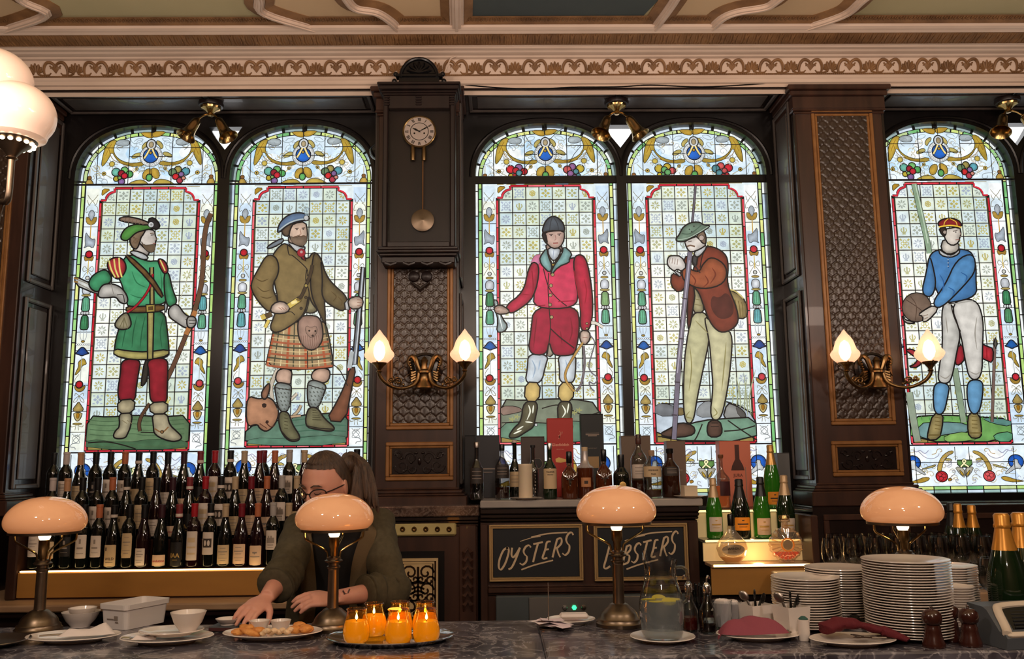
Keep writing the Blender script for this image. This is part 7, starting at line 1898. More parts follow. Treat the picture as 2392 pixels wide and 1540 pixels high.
# ================================================================ THE BAR COUNTER AND WHAT STANDS ON IT
ZB1 = 1.1
M['plate_dirty'] = M['porcelain']
bar = thing('bar_counter', 'long bar counter with a veined purple grey marble top in the foreground', 'bar counter', (.6, 2.7, 0))
sx0 = onz(1240, 1480, ZB1).x
for xa, xb in ((-2.6, .118), (.1195, 3.6)):
    P0(MB().box(xa, xb, 2.40, 2.965, ZB1-.036, ZB1-.0004, .005), bar, 'marble_slab', 'marble_bar')
P0(MB().box(-2.6, 3.6, 2.46, 2.93, .10, ZB1-.036, .004), bar, 'bar_front', 'mahogany'); P0(MB().box(-2.6, 3.6, 2.50, 2.90, 0, .10), bar, 'plinth', 'ebony')
def bt(px, py): p = onz(px, py, ZB1); return Vector((p.x, p.y, ZB1))
# ---- table lamps
M['lampbulb'] = mat('bare filament bulb', (255, 230, 190), .2, emit=(255, 220, 160), estr=9.0)
def table_lamp(loc, label, k=1.0):
    t = thing('table_lamp', label, 'lamp', loc, 0, None)
    MB().lathe([(.074, 0), (.075, .010), (.070, .014), (.068, .022), (.062, .026), (.058, .038), (.052, .046), (.046, .052), (.036, .060), (.030, .066), (.022, .070), (0, .071)], n=36).obj('base', 'bronze', t)
    MB().lathe([(.0195, .068), (.0185, .075), (.0175, .19), (.0185, .195), (.0225, .199), (.0225, .203), (.018, .206), (.018, .214), (.029, .218), (.030, .222), (.024, .226), (.024, .231), (.014, .235), (0, .236)], n=24).obj('column', 'bronze', t)
    so = MB().lathe([(.011, .234), (.013, .262), (.0175, .268), (.0175, .298), (0, .299)], n=20).obj('socket', 'brass_old', t)
    MB().lathe([(.013, .297), (.018, .304), (.0205, .316), (.016, .332), (.006, .342), (0, .345)], n=16).obj('bulb', 'lampbulb', so)
    MB().lathe([(.109, .318), (.113, .318), (.113, .326), (.109, .328), (.105, .326)], n=48).obj('shade_ring', 'bronze', t)
    for a in (PI+.05, .35, 1.45):
        ca, sa = math.cos(a), math.sin(a)
        P = [(r*ca, r*sa, z) for r, z in ((.020, .232), (.021, .246), (.026, .256), (.092, .290), (.098, .298), (.098, .318))]
        MB().tube(smooth_poly(P, 2, False), .0034, 7).obj('shade_arm', 'brass', t)
    prof = [(.130*r, .326+.1165*z) for r, z in ((.84, 0), (.90, .04), (.952, .10), (.985, .17), (1.0, .26), (.996, .35), (.968, .46), (.912, .57), (.835, .675), (.735, .775), (.615, .86), (.48, .922), (.33, .966), (.17, .991), (0, 1.0))]
    pin = [(r*.965, z-.003) for r, z in prof[::-1]]
    MB().lathe([tuple(v) for v in smooth_poly([Vector(q_) for q_ in prof], 1, False)]+pin, n=48).obj('lamp_shade', 'opal', t)
    t.scale = (k, k, k)
    lamp('lamp_glow', Vector(loc)+Vector((0, 0, .36*k)), 2.2, (255, 190, 120), .03)
    return t
LAMPS = [((105, 1245), 2.88, 'bar lamp with opal glass dome shade at the left end of the counter'), ((781, 1238), 2.84, 'bar lamp with opal glass dome shade in front of the bartender'),
         ((1440, 1222), 2.84, 'bar lamp with opal glass dome shade in front of the LOBSTERS board'), ((2108, 1222), 2.81, 'bar lamp with opal glass dome shade behind the tall plate stacks')]
for (px, py), Y, lab in LAMPS:
    p = at(px, py, Y); zr_ = p.z; p.z = ZB1+.0004; table_lamp(p, lab, (zr_-ZB1)/.322)
# ---- crockery
def plate_prof(R, h=.018, foot=.6):
    return [(R*foot, 0), (R*foot*1.02, .003), (R*.72, .006), (R*.97, h-.002), (R, h), (R*.985, h+.0018), (R*.70, .0085), (R*foot*.9, .006), (0, .006)]
def plate(name, px, py, w_px, label, cat='plate', group=None, sy=1.0, m='porcelain', h=.016, z=ZB1+.0003, rz=0, Y=None):
    p = bt(px, py)
    if Y: q = at(px, py, Y); p = Vector((q.x, Y, ZB1))
    R = w_px*.5/FPX*p.y
    t = MB().lathe(plate_prof(R, h), n=44, sy=sy).obj(name, m); t.location = (p.x, p.y, z); t.rotation_euler.z = rz
    return tag(t, label, cat, group), p, R
def bowl_prof(R, h, foot=.45, th=.003):
    return [(R*foot, 0), (R*foot*1.02, .004), (R*.78, h*.45), (R*.96, h*.9), (R, h), (R-th, h), (R*.93-th, h*.85), (R*.74-th, h*.45), (R*foot*.8, .006), (0, .006)]
def bowl(name, px, py, w_px, h, label, z=ZB1+.0004, foot=.45, wob=None, loc=None, Rr=None):
    p = bt(px, py) if loc is None else loc; R = Rr or w_px*.5/FPX*p.y
    o = MB().lathe(bowl_prof(R, h, foot), n=36, wob=wob).obj(name, 'porcelain'); o.location = (p.x, p.y, z)
    return tag(o, label, 'bowl'), p, R
def stack(px, py, w_px, n, label, group, pitch=.0068, Y=None):
    p = bt(px, py)
    if Y: q = at(px, py, Y); p = Vector((q.x, Y, ZB1))
    R = w_px*.5/FPX*p.y
    proto = MB().lathe([(R*.62, 0), (R*.66, .003), (R*.97, .0105), (R, .0125), (R*.995, .0145), (R*.93, .0135), (R*.64, .0068), (0, .0068)], n=44).obj('dinner_plate', 'porcelain')
    for k in range(n):
        o = proto if k == 0 else proto.copy()
        if k: COL.objects.link(o)
        o.location = (p.x+random.uniform(-.001, .001)+.0008*math.sin(k*.35), p.y+random.uniform(-.001, .001), ZB1+.0002+k*(pitch+.0005))
        tag(o, 'topmost '+label if k == n-1 else label, 'plate', group)
    return p, R
stack(1887, 1467, 150, 20, 'white plate in the stack left of the big stacks, behind the white pots', 'plates of the front left stack')
stack(1966, 1440, 150, 22, 'white plate in the stack half hidden between the left and big stacks', 'plates of the second stack', Y=2.862)
stack(2127, 1476, 190, 29, 'large white plate in the widest stack under the lamp', 'plates of the widest stack', Y=2.60)
stack(2222, 1440, 126, 22, 'white plate in the stack behind the widest stack at its right', 'plates of the rear right stack', Y=2.868)
stack(2234, 1440, 84, 16, 'small white side plate in the low stack right of the widest stack', 'small plates of the low stack', Y=2.72)
# left edge dish
plate('steak_dish', -20, 1509, 158, 'silver rimmed dark dish at the lower left corner', m='nickel')
d, p, R = plate('platter', 172, 1482, 205, 'white plate with a napkin and knife below the left lamp', sy=.66, Y=2.72)
nb = MB()
def drape(fn, nu=18, nv=12, th=.002):
    mb = MB(); mb.grid(fn, nu, nv); return mb
def napkin_fn(cx, cyy, z, w, d_, ang, amp=.006, slope=0.0):
    c, s = math.cos(ang), math.sin(ang)
    def fn(u, v):
        a, b = (u-.5)*w*(1-.25*v), (v-.5)*d_
        h = amp*(math.sin(u*7+v*3)+math.sin(v*6-u*2))*.5+amp*1.2+slope*(u-.5)
        e = min(u, 1-u, v, 1-v)
        h *= min(1, e*5+.15)
        return (cx+a*c-b*s, cyy+a*s+b*c, z+h)
    return fn
tag(drape(napkin_fn(p.x+.045, p.y-.004, ZB1+.019, .16, .07, .22, .012, .014)).obj('napkin', 'paper'), 'white paper napkin folded on the plate below the left lamp', 'napkin')
def cutlery(name, a, b, kind, label, m='chrome'):
    a, b = Vector(a), Vector(b); mb = MB(); d_ = (b-a).normalized(); s = Vector((-d_.y, d_.x, 0)).normalized(); Ln = (b-a).length
    if kind == 'knife':
        mb.tube([a, a+d_*Ln*.45], [.0045, .005], 8, flat=.6); mb.tube([a+d_*Ln*.45, a+d_*Ln*.9, b], [.0075, .0085, .002], 8, flat=.18)
    elif kind == 'fork':
        mb.tube([a, a+d_*Ln*.68], [.0045, .003], 8, flat=.6); mb.tube([a+d_*Ln*.66, a+d_*Ln*.74, a+d_*Ln*.78], [.003, .011, .012], 8, flat=.25)
        for k in range(4): mb.tube([a+d_*Ln*.77+s*(.0065*(k-1.5)), b+s*(.0068*(k-1.5))+Vector((0, 0, .003))], [.0022, .0014], 6)
    else:
        mb.tube([a, a+d_*Ln*.7], [.0045, .003], 8, flat=.6); mb.sphere(a+d_*Ln*.85, (.018, .018, .005), 12, 8)
    return tag(mb.obj(name, m), label, kind)
cutlery('table_knife', (p.x-.085, p.y-.03, ZB1+.0205), (p.x+.06, p.y+.01, ZB1+.0225), 'knife', 'dark handled knife under the napkin on the left plate', 'nickel')
b1, bp1, bR = bowl('serving_bowl', 170, 1471, 82, .047, 'white bowl left of the plastic tub holding a smaller bowl', foot=.5)
b1.location = (bp1.x, bp1.y+.05, ZB1+.0003)
bowl('dip_bowl', 172, 1471, 60, .040, 'smaller white bowl nested in the bowl left of the tub', z=ZB1+.019, loc=Vector((bp1.x+.004, bp1.y+.05, 0)), Rr=bR*.74)
# plastic tub
p = bt(292, 1474)
def tub():
    t = thing('plastic_tub', 'rectangular white plastic tub standing on the bar behind the left plates', 'container', (p.x-.012, p.y+.10, ZB1+.0004), -.45)
    mb = MB(); w, d_, h = .058, .088, .076
    def ring(k, z, ww, dd):
        o = []
        for cx0, cy0, a0 in ((1, 1, 0), (-1, 1, PI/2), (-1, -1, PI), (1, -1, 1.5*PI)):
            for j in range(5): o.append((cx0*(ww-.014)+.014*math.cos(a0+j*PI/8), cy0*(dd-.014)+.014*math.sin(a0+j*PI/8), z))
        return o
    R = [ring(0, 0, w*.9, d_*.92), ring(1, h*.8, w*.98, d_*.98), ring(1, h*.80, w+.003, d_+.003), ring(1, h, w+.004, d_+.004), ring(1, h, w-.001, d_-.001), ring(1, .004, w*.88, d_*.9)]
    vs = [v for r in R for v in r]; n = 20
    fs = [(j*n+i, j*n+(i+1) % n, (j+1)*n+(i+1) % n, (j+1)*n+i) for j in range(len(R)-1) for i in range(n)]+[tuple(range(n-1, -1, -1)), tuple(range((len(R)-1)*n, len(R)*n))]
    mb.add(vs, fs); mb.obj('tub_body', 'plastic_white', t)
    e = MB(); y = -d_*.965
    for x, z, ww, hh in ((-.012, .03, .03, .004), (.012, .034, .016, .014), (.016, .022, .014, .004)): e.add([(x-ww/2, y, z-hh/2), (x+ww/2, y, z-hh/2), (x+ww/2, y-.001, z+hh/2), (x-ww/2, y-.001, z+hh/2)], [(0, 1, 2, 3)])
    e.obj('printed_mark', 'ink_grey', t)
tub()
# plates with bowl and fork
d, p, R = plate('oval_plate', 390, 1500, 204, 'large white plate under the smaller plate and bowl at left', sy=.72)
q = MB().lathe(plate_prof(R*.70, .014), n=44, sy=.8).obj('side_plate', 'porcelain'); q.location = (p.x+.006, p.y+.016, ZB1+.0172); tag(q, 'smaller white plate stacked on the large left plate', 'plate')
bowl('soup_bowl', 0, 0, 0, .055, 'deep white bowl standing on the stacked plates at left', z=ZB1+.0262, loc=Vector((p.x+.052, p.y+.02, 0)), Rr=.051, foot=.48)
cutlery('table_fork', (p.x-.02, p.y-.01, ZB1+.0225), (p.x-.118, p.y-.034, ZB1+.0165), 'fork', 'steel fork lying on the left edge of the stacked plates', 'chrome')
tag(drape(napkin_fn(p.x-.055, p.y-.022, ZB1+.0135, .07, .04, .1, .006)).obj('napkin', 'paper'), 'crumpled paper napkin beside the fork on the stacked plates', 'napkin')
# bill folder with dish
p = bt(528, 1473)
t = thing('bill_folder', 'dark slate folder lying on the bar under a small dish', 'folder', (p.x, p.y, ZB1+.0003), -.1); MB().box(-.044, .044, -.032, .04, 0, .016, .003).obj('cover', mat('slate blue cover', (58, 62, 66), .5), t); MB().box(-.042, .042, -.0328, -.031, .003, .013).obj('page_edge', mat('dark red edge', (70, 34, 32), .6), t)
bowl('sauce_dish', 0, 0, 0, .019, 'small shallow white dish on the dark folder', z=ZB1+.0168, loc=Vector((p.x+.004, p.y+.004, 0)), Rr=.038, foot=.6)
# fried dish
d, p, R = plate('oval_plate', 637, 1490, 221, 'oval white plate of fried fish and squid in front of the bartender', sy=.66, h=.018)
fr = mat('golden fried batter', (190, 112, 48), .6, noise=((226, 160, 84), 30, (1, 1, 1)), bump=(90, .8))
fr2 = mat('pale fried batter', (222, 184, 140), .6, noise=((236, 206, 168), 40, (1, 1, 1)), bump=(120, .8))
rr = random.Random(3)
def fritter(i, x, y, z, r, m, lab, grp):
    s0 = rr.uniform(0, 9)
    mb = MB().lathe([(0, -1), (.5, -.86), (.87, -.5), (1, 0), (.87, .5), (.5, .86), (0, 1)], n=14, wob=lambda a, zz: 1+.16*math.sin(3*a+s0+zz*2)+.08*math.sin(7*a+s0))
    mb.v = [(v[0]*r[0], v[1]*r[1], v[2]*r[2]) for v in mb.v]
    o = mb.obj('fried_piece', m); o.location = (x, y, z); o.rotation_euler = (rr.uniform(-.2, .2), rr.uniform(-.3, .3), rr.uniform(-.8, .8)); return tag(o, lab, 'fried food', grp)
for k, (dx, dy, r) in enumerate(((-.095, -.02, (.022, .012, .011)), (-.075, .002, (.026, .013, .012)), (-.062, -.028, (.03, .011, .010)), (-.088, .016, (.02, .012, .013)), (-.04, -.012, (.02, .01, .012)))):
    fritter(k, p.x+dx, p.y+dy, ZB1+.022+.003*(k % 2), r, fr, 'golden brown fried piece at the left end of the fried fish plate', 'fried pieces at the left of the oval plate')
for k, (dx, dy, r) in enumerate(((.095, 0, (.026, .016, .014)), (.078, .018, (.022, .014, .015)), (.068, -.014, (.022, .014, .012)), (.10, -.018, (.018, .012, .010)))):
    fritter(k, p.x+dx, p.y+dy, ZB1+.024+.003*(k % 2), r, fr, 'golden brown fried piece at the right end of the fried fish plate', 'fried pieces at the right of the oval plate')
for k in range(12):
    fritter(k, p.x-.02+.0072*k, p.y-.034+.012*math.sin(k*2.3), ZB1+.0185+.005*(k % 3), (.011, .008, .007), fr2, 'small pale battered squid piece at the front of the fried fish plate', 'pale squid pieces on the oval plate')
for dx, lab in ((-.048, 'left white ramekin on the fried fish plate'), (.016, 'right white ramekin on the fried fish plate')):
    bowl('ramekin', 0, 0, 0, .036, lab, z=ZB1+.0095, loc=Vector((p.x+dx, p.y+.028, 0)), Rr=.0305, foot=.74)
# tray with candle jars
p = bt(912, 1496); Rt = 285*.5/FPX*p.y
tr = thing('silver_tray', 'oval silver tray holding six orange candle jars', 'tray', (p.x, p.y, ZB1+.0003))
MB().lathe([(Rt*.86, 0), (Rt*.88, .002), (Rt*.97, .010), (Rt, .013), (Rt*.985, .0142), (Rt*.87, .0042), (0, .0035)], n=60, sy=.74).obj('tray_body', 'chrome', tr)
MB().tube([(Rt*.99*math.cos(k*PI/32), Rt*.99*.74*math.sin(k*PI/32), .0135) for k in range(64)], .0022, 6, closed=True).obj('rim', 'chrome', tr)
M['jar_glass'] = thin_glass('amber jar glass', (255, 228, 160), .08)
M['jar_wax'] = mat('glowing orange wax', (220, 150, 24), .3, emit=(246, 160, 24), estr=.42, coat=.3, noise=((214, 156, 30), 6, (1, 1, 1)))
M['flame'] = mat('candle flame', (255, 240, 190), .3, emit=(255, 226, 150), estr=12)
def jar(px, py, label):
    q = onz(px, py, ZB1+.004); zt0 = ZB1+.0045
    t = thing('candle_jar', label, 'candle', (q.x, q.y, zt0), rr.uniform(0, 3), 'orange candle jars on the silver tray'); S = .0385
    prof = [(S*.72, 0), (S*.90, .006), (S, .022), (S*1.0, .034), (S*.92, .052), (S*.78, .070), (S*.71, .084), (S*.72, .090), (S*.74, .092), (S*.72, .094)]
    MB().lathe(prof, n=28).obj('jar_glass', 'jar_glass', t); MB().tube([(S*.735*math.cos(k*PI/14), S*.735*math.sin(k*PI/14), .092) for k in range(28)], .0022, 6, closed=True).obj('jar_rim', 'jar_glass', t)
    wx = MB().lathe([(S*.68, .002), (S*.86, .007), (S*.965, .022), (S*.965, .034), (S*.88, .052), (S*.80, .060), (S*.4, .0585), (0, .058)], n=28).obj('wax', 'jar_wax', t)
    MB().tube([(0, 0, .057), (.0005, 0, .064)], .001, 5).obj('wick', 'black', wx)
    MB().lathe([(.0, .062), (.0035, .066), (.0038, .070), (.002, .077), (0, .083)], n=10).obj('flame', 'flame', t)
    return t
for px, py, lab in ((832, 1502, 'orange candle jar at the left end of the silver tray'), (930, 1503, 'middle front orange candle jar on the silver tray'), (996, 1502, 'right front orange candle jar on the silver tray'),
                    (873, 1486, 'orange candle jar behind the left pair on the tray'), (934, 1482, 'orange candle jar half hidden behind the middle front one'), (993, 1483, 'orange candle jar half hidden behind the right front one')):
    jar(px, py, lab)
lamp('candle_glow', (p.x, p.y, ZB1+.13), .35, (255, 150, 50), .04)
# bill spike with papers, plate with folded napkin
p = bt(1282, 1470)
t = thing('bill_spike', 'thin metal bill spike stacked with paper slips on the bar', 'bill spike', (p.x, p.y, ZB1+.0003))
MB().lathe([(.03, 0), (.03, .004), (.004, .007), (.0016, .012), (.0013, .135), (0, .14)], n=20).obj('spike', 'nickel', t)
for k, (a, w, h, z) in enumerate(((.3, .085, .05, .020), (-.5, .08, .045, .023), (1.2, .06, .04, .026), (.1, .05, .05, .030), (2.2, .09, .045, .017), (-.9, .095, .04, .013))):
    ca, sa = math.cos(a), math.sin(a)
    def fn(u, v): 
        x, y = (u-.35)*w*1.35, (v-.5)*h
        return (p.x+x*ca-y*sa, p.y+x*sa+y*ca, ZB1+z+.004*math.sin(u*4+k)-(.012*max(0, u-.55) if z > .014 else 0))
    o = MB().grid(fn, 8, 5).obj('paper_slip', mat('till paper', (226, 206, 214) if k % 2 else (236, 226, 228), .7)); tag(o, 'till slip pushed onto the metal bill spike', 'paper slip', 'till slips on the bill spike')
d, p, R = plate('side_plate', 1334, 1458, 110, 'white plate with folded white napkin behind the bill spike', sy=.85)
tag(MB().box(p.x-.035, p.x+.055, p.y-.022, p.y+.03, ZB1+.018, ZB1+.032, .006).obj('folded_napkin', 'paper'), 'folded white napkin on the plate behind the bill spike', 'napkin')
# pitcher
d, p, R = plate('saucer', 1548, 1497, 146, 'white saucer under the water pitcher', h=.013)
def pitcher():
    t = thing('water_pitcher', 'glass pitcher of water with lemon slices on a saucer', 'pitcher', (p.x, p.y, ZB1+.0072))
    prof = [(.040, 0), (.054, .004), (.060, .02), (.0645, .06), (.064, .09), (.058, .125), (.050, .150), (.046, .165), (.0445, .18), (.045, .20), (.048, .213), (.049, .217)]
    H = lambda a: 1.0
    vs = []; fs = []; n = 36
    for j, (r, z) in enumerate(prof):
        for i in range(n):
            a = 2*PI*i/n; k = max(0, j-7)/4.0
            sp = math.exp(-((a-PI*.72)/.5)**2)                # spout at the back left
            back = math.exp(-((a-PI*.40)/.42)**2)
            vs.append((r*math.cos(a)*(1+.16*sp*k), r*math.sin(a)*(1+.16*sp*k), z+.022*k*k*back+.024*k*k*sp))
    for j in range(len(prof)-1):
        for i in range(n): q = (i+1) % n; fs.append((j*n+i, j*n+q, (j+1)*n+q, (j+1)*n+i))
    fs.append(tuple(range(n-1, -1, -1)))
    mb = MB(); mb.add(vs, fs, True); mb.obj('pitcher_body', thin_glass('pitcher glass', (236, 240, 240), .16), t)
    MB().tube([(.0468*math.cos(k*PI/16), .0468*math.sin(k*PI/16), .166) for k in range(32)], .0016, 6, closed=True).obj('neck_ring', thin_glass('glass ring', (230, 234, 236), .25), t)
    MB().tube(spline([(.043, -.012, .195), (.062, -.016, .196), (.074, -.018, .18), (.076, -.019, .14), (.073, -.018, .11), (.060, -.015, .098)], 5), [.006]*26, 10, flat=.8).obj('handle', thin_glass('glass handle', (226, 230, 232), .2), t)
    w = MB().lathe([(.036, .003), (.051, .006), (.0575, .02), (.062, .06), (.0615, .09), (.0595, .105), (0, .105)], n=32)
    w.obj('water', glow_shade('water', (204, 206, 206), (120, 116, 112), .12, .28), t)
    lm = mat('lemon slice', (214, 190, 70), .4, emit=(190, 160, 40), estr=.12)
    for k, (a, r_) in enumerate(((0.2, .036), (1.6, .034), (2.9, .036), (4.1, .035), (5.2, .034))):
        s = MB().lathe([(.020, -.002), (.021, 0), (.020, .002), (.0, .003)], (r_*math.cos(a), r_*math.sin(a), .1045), 18, M4=Matrix.Rotation(.35*math.sin(k*2), 4, 'X')); s.obj('lemon_slice', lm, t)
pitcher()
# condiments
def oil_bottle(px, py, fill, fh, label, k=1.0):
    q = bt(px, py); t = thing('oil_bottle', label, 'bottle', (q.x, q.y, ZB1+.0003), rr.uniform(0, 6))
    MB().lathe([(.026*k, 0), (.028*k, .004), (.028*k, .062*k), (.024*k, .076*k), (.014*k, .096*k), (.0115*k, .125*k), (.013*k, .13*k), (0, .13*k)], n=20).obj('bottle_body', 'bottle_clear', t)
    MB().lathe([(.022*k, .003), (.0255*k, .006), (.0255*k, fh), (0, fh)], n=20).obj('contents', fill, t)
    MB().lathe([(.0135*k, .124*k), (.0145*k, .138*k), (.010*k, .15*k), (.006*k, .156*k), (0, .157*k)], n=16).tube(spline([(0, 0, .155*k), (.004*k, 0, .17*k), (.016*k, 0, .176*k), (.024*k, 0, .166*k)], 4), .003*k, 7).obj('pourer', 'chrome', t)
M['vinegar'] = mat('red wine vinegar', (96, 24, 20), .1, coat=.3); M['soy'] = mat('dark balsamic', (30, 14, 12), .1, coat=.3)
oil_bottle(1612, 1474, 'vinegar', .040, 'pourer bottle of red vinegar right of the pitcher', .92)
oil_bottle(1655, 1478, 'soy', .030, 'pourer bottle of dark balsamic behind the pink napkin', .92)
q = bt(1634, 1462); t = thing('straw_glass', 'glass stuffed with black straws between the pourer bottles', 'glass', (q.x, q.y, ZB1+.0003))
MB().lathe([(.022, 0), (.024, .004), (.031, .09), (.0295, .09), (.022, .006), (0, .006)], n=22).obj('tumbler', 'glass', t)
for k in range(16):
    a = k*2.4; r = .006+.015*(k/16); MB().tube([(r*.6*math.cos(a), r*.6*math.sin(a), .007), (r*1.6*math.cos(a), r*1.6*math.sin(a), .118+.012*math.sin(k))], .0026, 6).obj('straw', 'black', t)
for px, py, h, lab in ((1690, 1470, .085, 'tumbler of white napkins behind the dark balsamic bottle'), (1712, 1466, .078, 'small tumbler of sugar sachets left of the white pots')):
    q = bt(px, py); t = thing('tumbler', lab, 'glass', (q.x, q.y, ZB1+.0003)); MB().lathe([(.024, 0), (.026, .003), (.030, h), (.0285, h), (.024, .006), (0, .006)], n=22).obj('glass_wall', 'glass', t)
    MB().lathe([(.021, .008), (.025, h*.5), (.026, h*.9), (.018, h*1.02), (.0, h*.96)], n=12, smooth=False, wob=lambda a, z: 1+.1*math.sin(3*a+z*70)).obj('contents', 'paper', t)
def pot(px, py, w, h, label, items):
    q = bt(px, py); t = thing('cutlery_pot', label, 'pot', (q.x, q.y, ZB1+.0003), .35); r = w*.5
    MB().lathe([(r*.82, 0), (r*.84, .003), (r*1.0, h), (r*.95, h), (r*.79, .006), (0, .006)], n=4, smooth=False, M4=Matrix.Rotation(PI/4, 4, 'Z')).obj('pot_body', 'porcelain', t)
    for k in range(items):
        a = k*1.9+.4; mb = MB(); x, y = r*.4*math.cos(a), r*.3*math.sin(a)
        zt1 = h+.008+.010*(k % 3); mb.tube([(-x*.5, -y*.5, .01), (x*1.1, y*1.1, h+.004), (x*1.5, y*1.5, zt1)], [.004, .004, .003], 7); e1 = len(mb.v); mb.sphere((0, 0, 0), (.013, .0035, .018), 10, 7); mb.xf(Matrix.Translation((x*1.7, y*1.6, zt1+.004)) @ Matrix.Rotation(a, 4, 'Z') @ Matrix.Rotation(.8, 4, 'Y'), e1)
        mb.obj('spoon', 'nickel' if k % 2 else 'black', t)
pot(1768, 1471, .115, .075, 'square white pot of dark spoons right of the sachets', 3)
pot(1851, 1484, .110, .083, 'square white pot of teaspoons in front of the left plate stack', 3)
q = bt(1879, 1497); t = thing('toothpick_holder', 'small white cylinder with a green top beside the white pot', 'holder', (q.x, q.y, ZB1+.0003)); MB().lathe([(.0155, 0), (.0165, .003), (.0165, .058), (.0145, .058), (.014, .05), (0, .05)], n=22).obj('cup', 'porcelain', t); MB().lathe([(.0138, .048), (.013, .060), (.006, .066), (0, .067)], n=12, smooth=False).obj('green_top', mat('dark green top', (44, 84, 78), .5), t)
q = bt(1700, 1452); tag(drape(napkin_fn(q.x+.03, q.y+.02, ZB1+.03, .16, .07, -.12, .016, -.02)).obj('paper_sheet', 'paper'), 'loose white paper lying behind the tumblers and pots', 'paper')
q = bt(1703, 1450); tag(MB().box(q.x-.03, q.x+.03, q.y-.012, q.y+.03, ZB1+.0003, ZB1+.062, .004).obj('cardboard_box', mat('buff card', (176, 150, 124), .6)), 'small buff box behind the sachets', 'box')
# plates with coloured napkins
M['napkin_pink'] = mat('dusty rose napkin', (140, 66, 80), .8, bump=(300, .3)); M['napkin_red'] = mat('deep red napkin', (92, 16, 28), .8, bump=(300, .3))
def napkin_plate(px, py, w, label, nl, m, cl, ang, nfn):
    d, p, R = plate('dinner_plate', px, py, w, label, sy=.72, h=.015)
    o = nfn(p, R); o = o.obj('cloth_napkin', m); tag(o, nl, 'napkin')
    cutlery('table_knife', (p.x+R*.75, p.y-.012, ZB1+.019), (p.x-R*.05, p.y-.02, ZB1+.021), 'knife', 'steel knife '+cl, 'nickel')
    cutlery('table_fork', (p.x+R*.8, p.y+.008, ZB1+.019), (p.x, p.y-.002, ZB1+.021), 'fork', 'steel fork '+cl, 'nickel')
def pinkfn(p, R):
    P = [(-1.12, -.34), (-.62, .82), (-.02, .86), (.42, -.1), (.75, -.46), (.1, -.62), (-.7, -.78)]
    mb = MB(); c = (-.2, 0); n = len(P); Q = [Vector(v) for v in smooth_poly(P, 2)]
    vs = []; N = len(Q); rings = 6
    for j in range(rings+1):
        t = j/rings
        for v in Q:
            x, y = c[0]+(v.x-c[0])*t, c[1]+(v.y-c[1])*t
            z = .042*(1-t**2.2)+.012*math.sin(x*5+y*3)*(t*(1-t)*3)+.021*(1 if abs(x) < .99 else .2)
            vs.append((p.x+x*R, p.y+y*R*.72, ZB1+z))
    fs = [(j*N+i, j*N+(i+1) % N, (j+1)*N+(i+1) % N, (j+1)*N+i) for j in range(rings) for i in range(N)]
    mb.add(vs, fs, True); return mb
def redfn(p, R):
    P = spline([(p.x-.60*R, p.y+.18*R, ZB1+.036), (p.x-.3*R, p.y+.26*R, ZB1+.047), (p.x+.1*R, p.y+.24*R, ZB1+.050), (p.x+.5*R, p.y+.12*R, ZB1+.040), (p.x+.9*R, p.y-.05*R, ZB1+.029), (p.x+1.2*R, p.y-.3*R, ZB1+.014)], 6)
    N = len(P); mb = MB().tube(P, [(.017+.012*math.sin(PI*min(1, (i+3)/18)))*(1+.09*math.sin(i*1.1)) if i < 22 else .024-.0017*(i-21) for i in range(N)], 18, flat=.62)
    mb.v = [(x+.003*math.sin(z*260+x*50), y+.003*math.sin(x*120), max(z, ZB1+.0175) if (x-p.x) < .97*R else max(z, ZB1+.002)) for x, y, z in mb.v]
    return mb
napkin_plate(1772, 1492, 190, 'white plate under the dusty pink napkin', 'dusty pink cloth napkin draped over a plate', 'napkin_pink', 'on the plate with the pink napkin', 0, pinkfn)
napkin_plate(1992, 1505, 192, 'white plate under the deep red napkin', 'deep red cloth napkin rolled on the right plate', 'napkin_red', 'on the plate with the red napkin', 0, redfn)
q = bt(2010, 1467); R = 86*.5/FPX*q.y; t = MB().lathe(bowl_prof(R, .022, .6), n=36, sy=.7).obj('oval_dish', 'porcelain'); t.location = (q.x, q.y, ZB1+.0003); tag(t, 'oval white dish of dark spoons in front of the widest stack', 'dish')
for k in range(4):
    cutlery('sauce_spoon', (q.x+.03-.012*k, q.y-.012+.008*k, ZB1+.020+.002*k), (q.x-.032+.006*k, q.y+.006*k-.004, ZB1+.024+.003*k), 'spoon', 'dark spoon lying in the oval white dish', 'black')['group'] = 'dark spoons in the oval dish'
# pepper mills
def mill(px, py, label):
    q = bt(px, py); t = thing('pepper_mill', label, 'pepper mill', (q.x, q.y, ZB1+.0003)); w_ = mat('dark mill wood', (58, 28, 22), .2, coat=.4) if 'millwood' not in M else M['millwood']; M['millwood'] = w_
    MB().lathe([(.029, 0), (.030, .004), (.029, .012), (.024, .026), (.021, .042), (.0215, .048), (.019, .052), (.019, .058), (0, .058)], n=26).obj('mill_body', w_, t)
    h = MB().lathe([(.018, .0585), (.024, .064), (.0265, .076), (.024, .088), (.015, .096), (.006, .0985), (0, .0985)], n=26).obj('mill_head', w_, t)
    MB().lathe([(.003, .098), (.005, .102), (.004, .106), (0, .1075)], n=12).obj('knob', 'chrome', h)
    return t
mill(2182, 1512, 'dark wooden pepper mill at the left of the three'); mill(2222, 1497, 'dark wooden pepper mill at the back of the three'); mill(2268, 1509, 'dark wooden pepper mill beside the cream appliance')
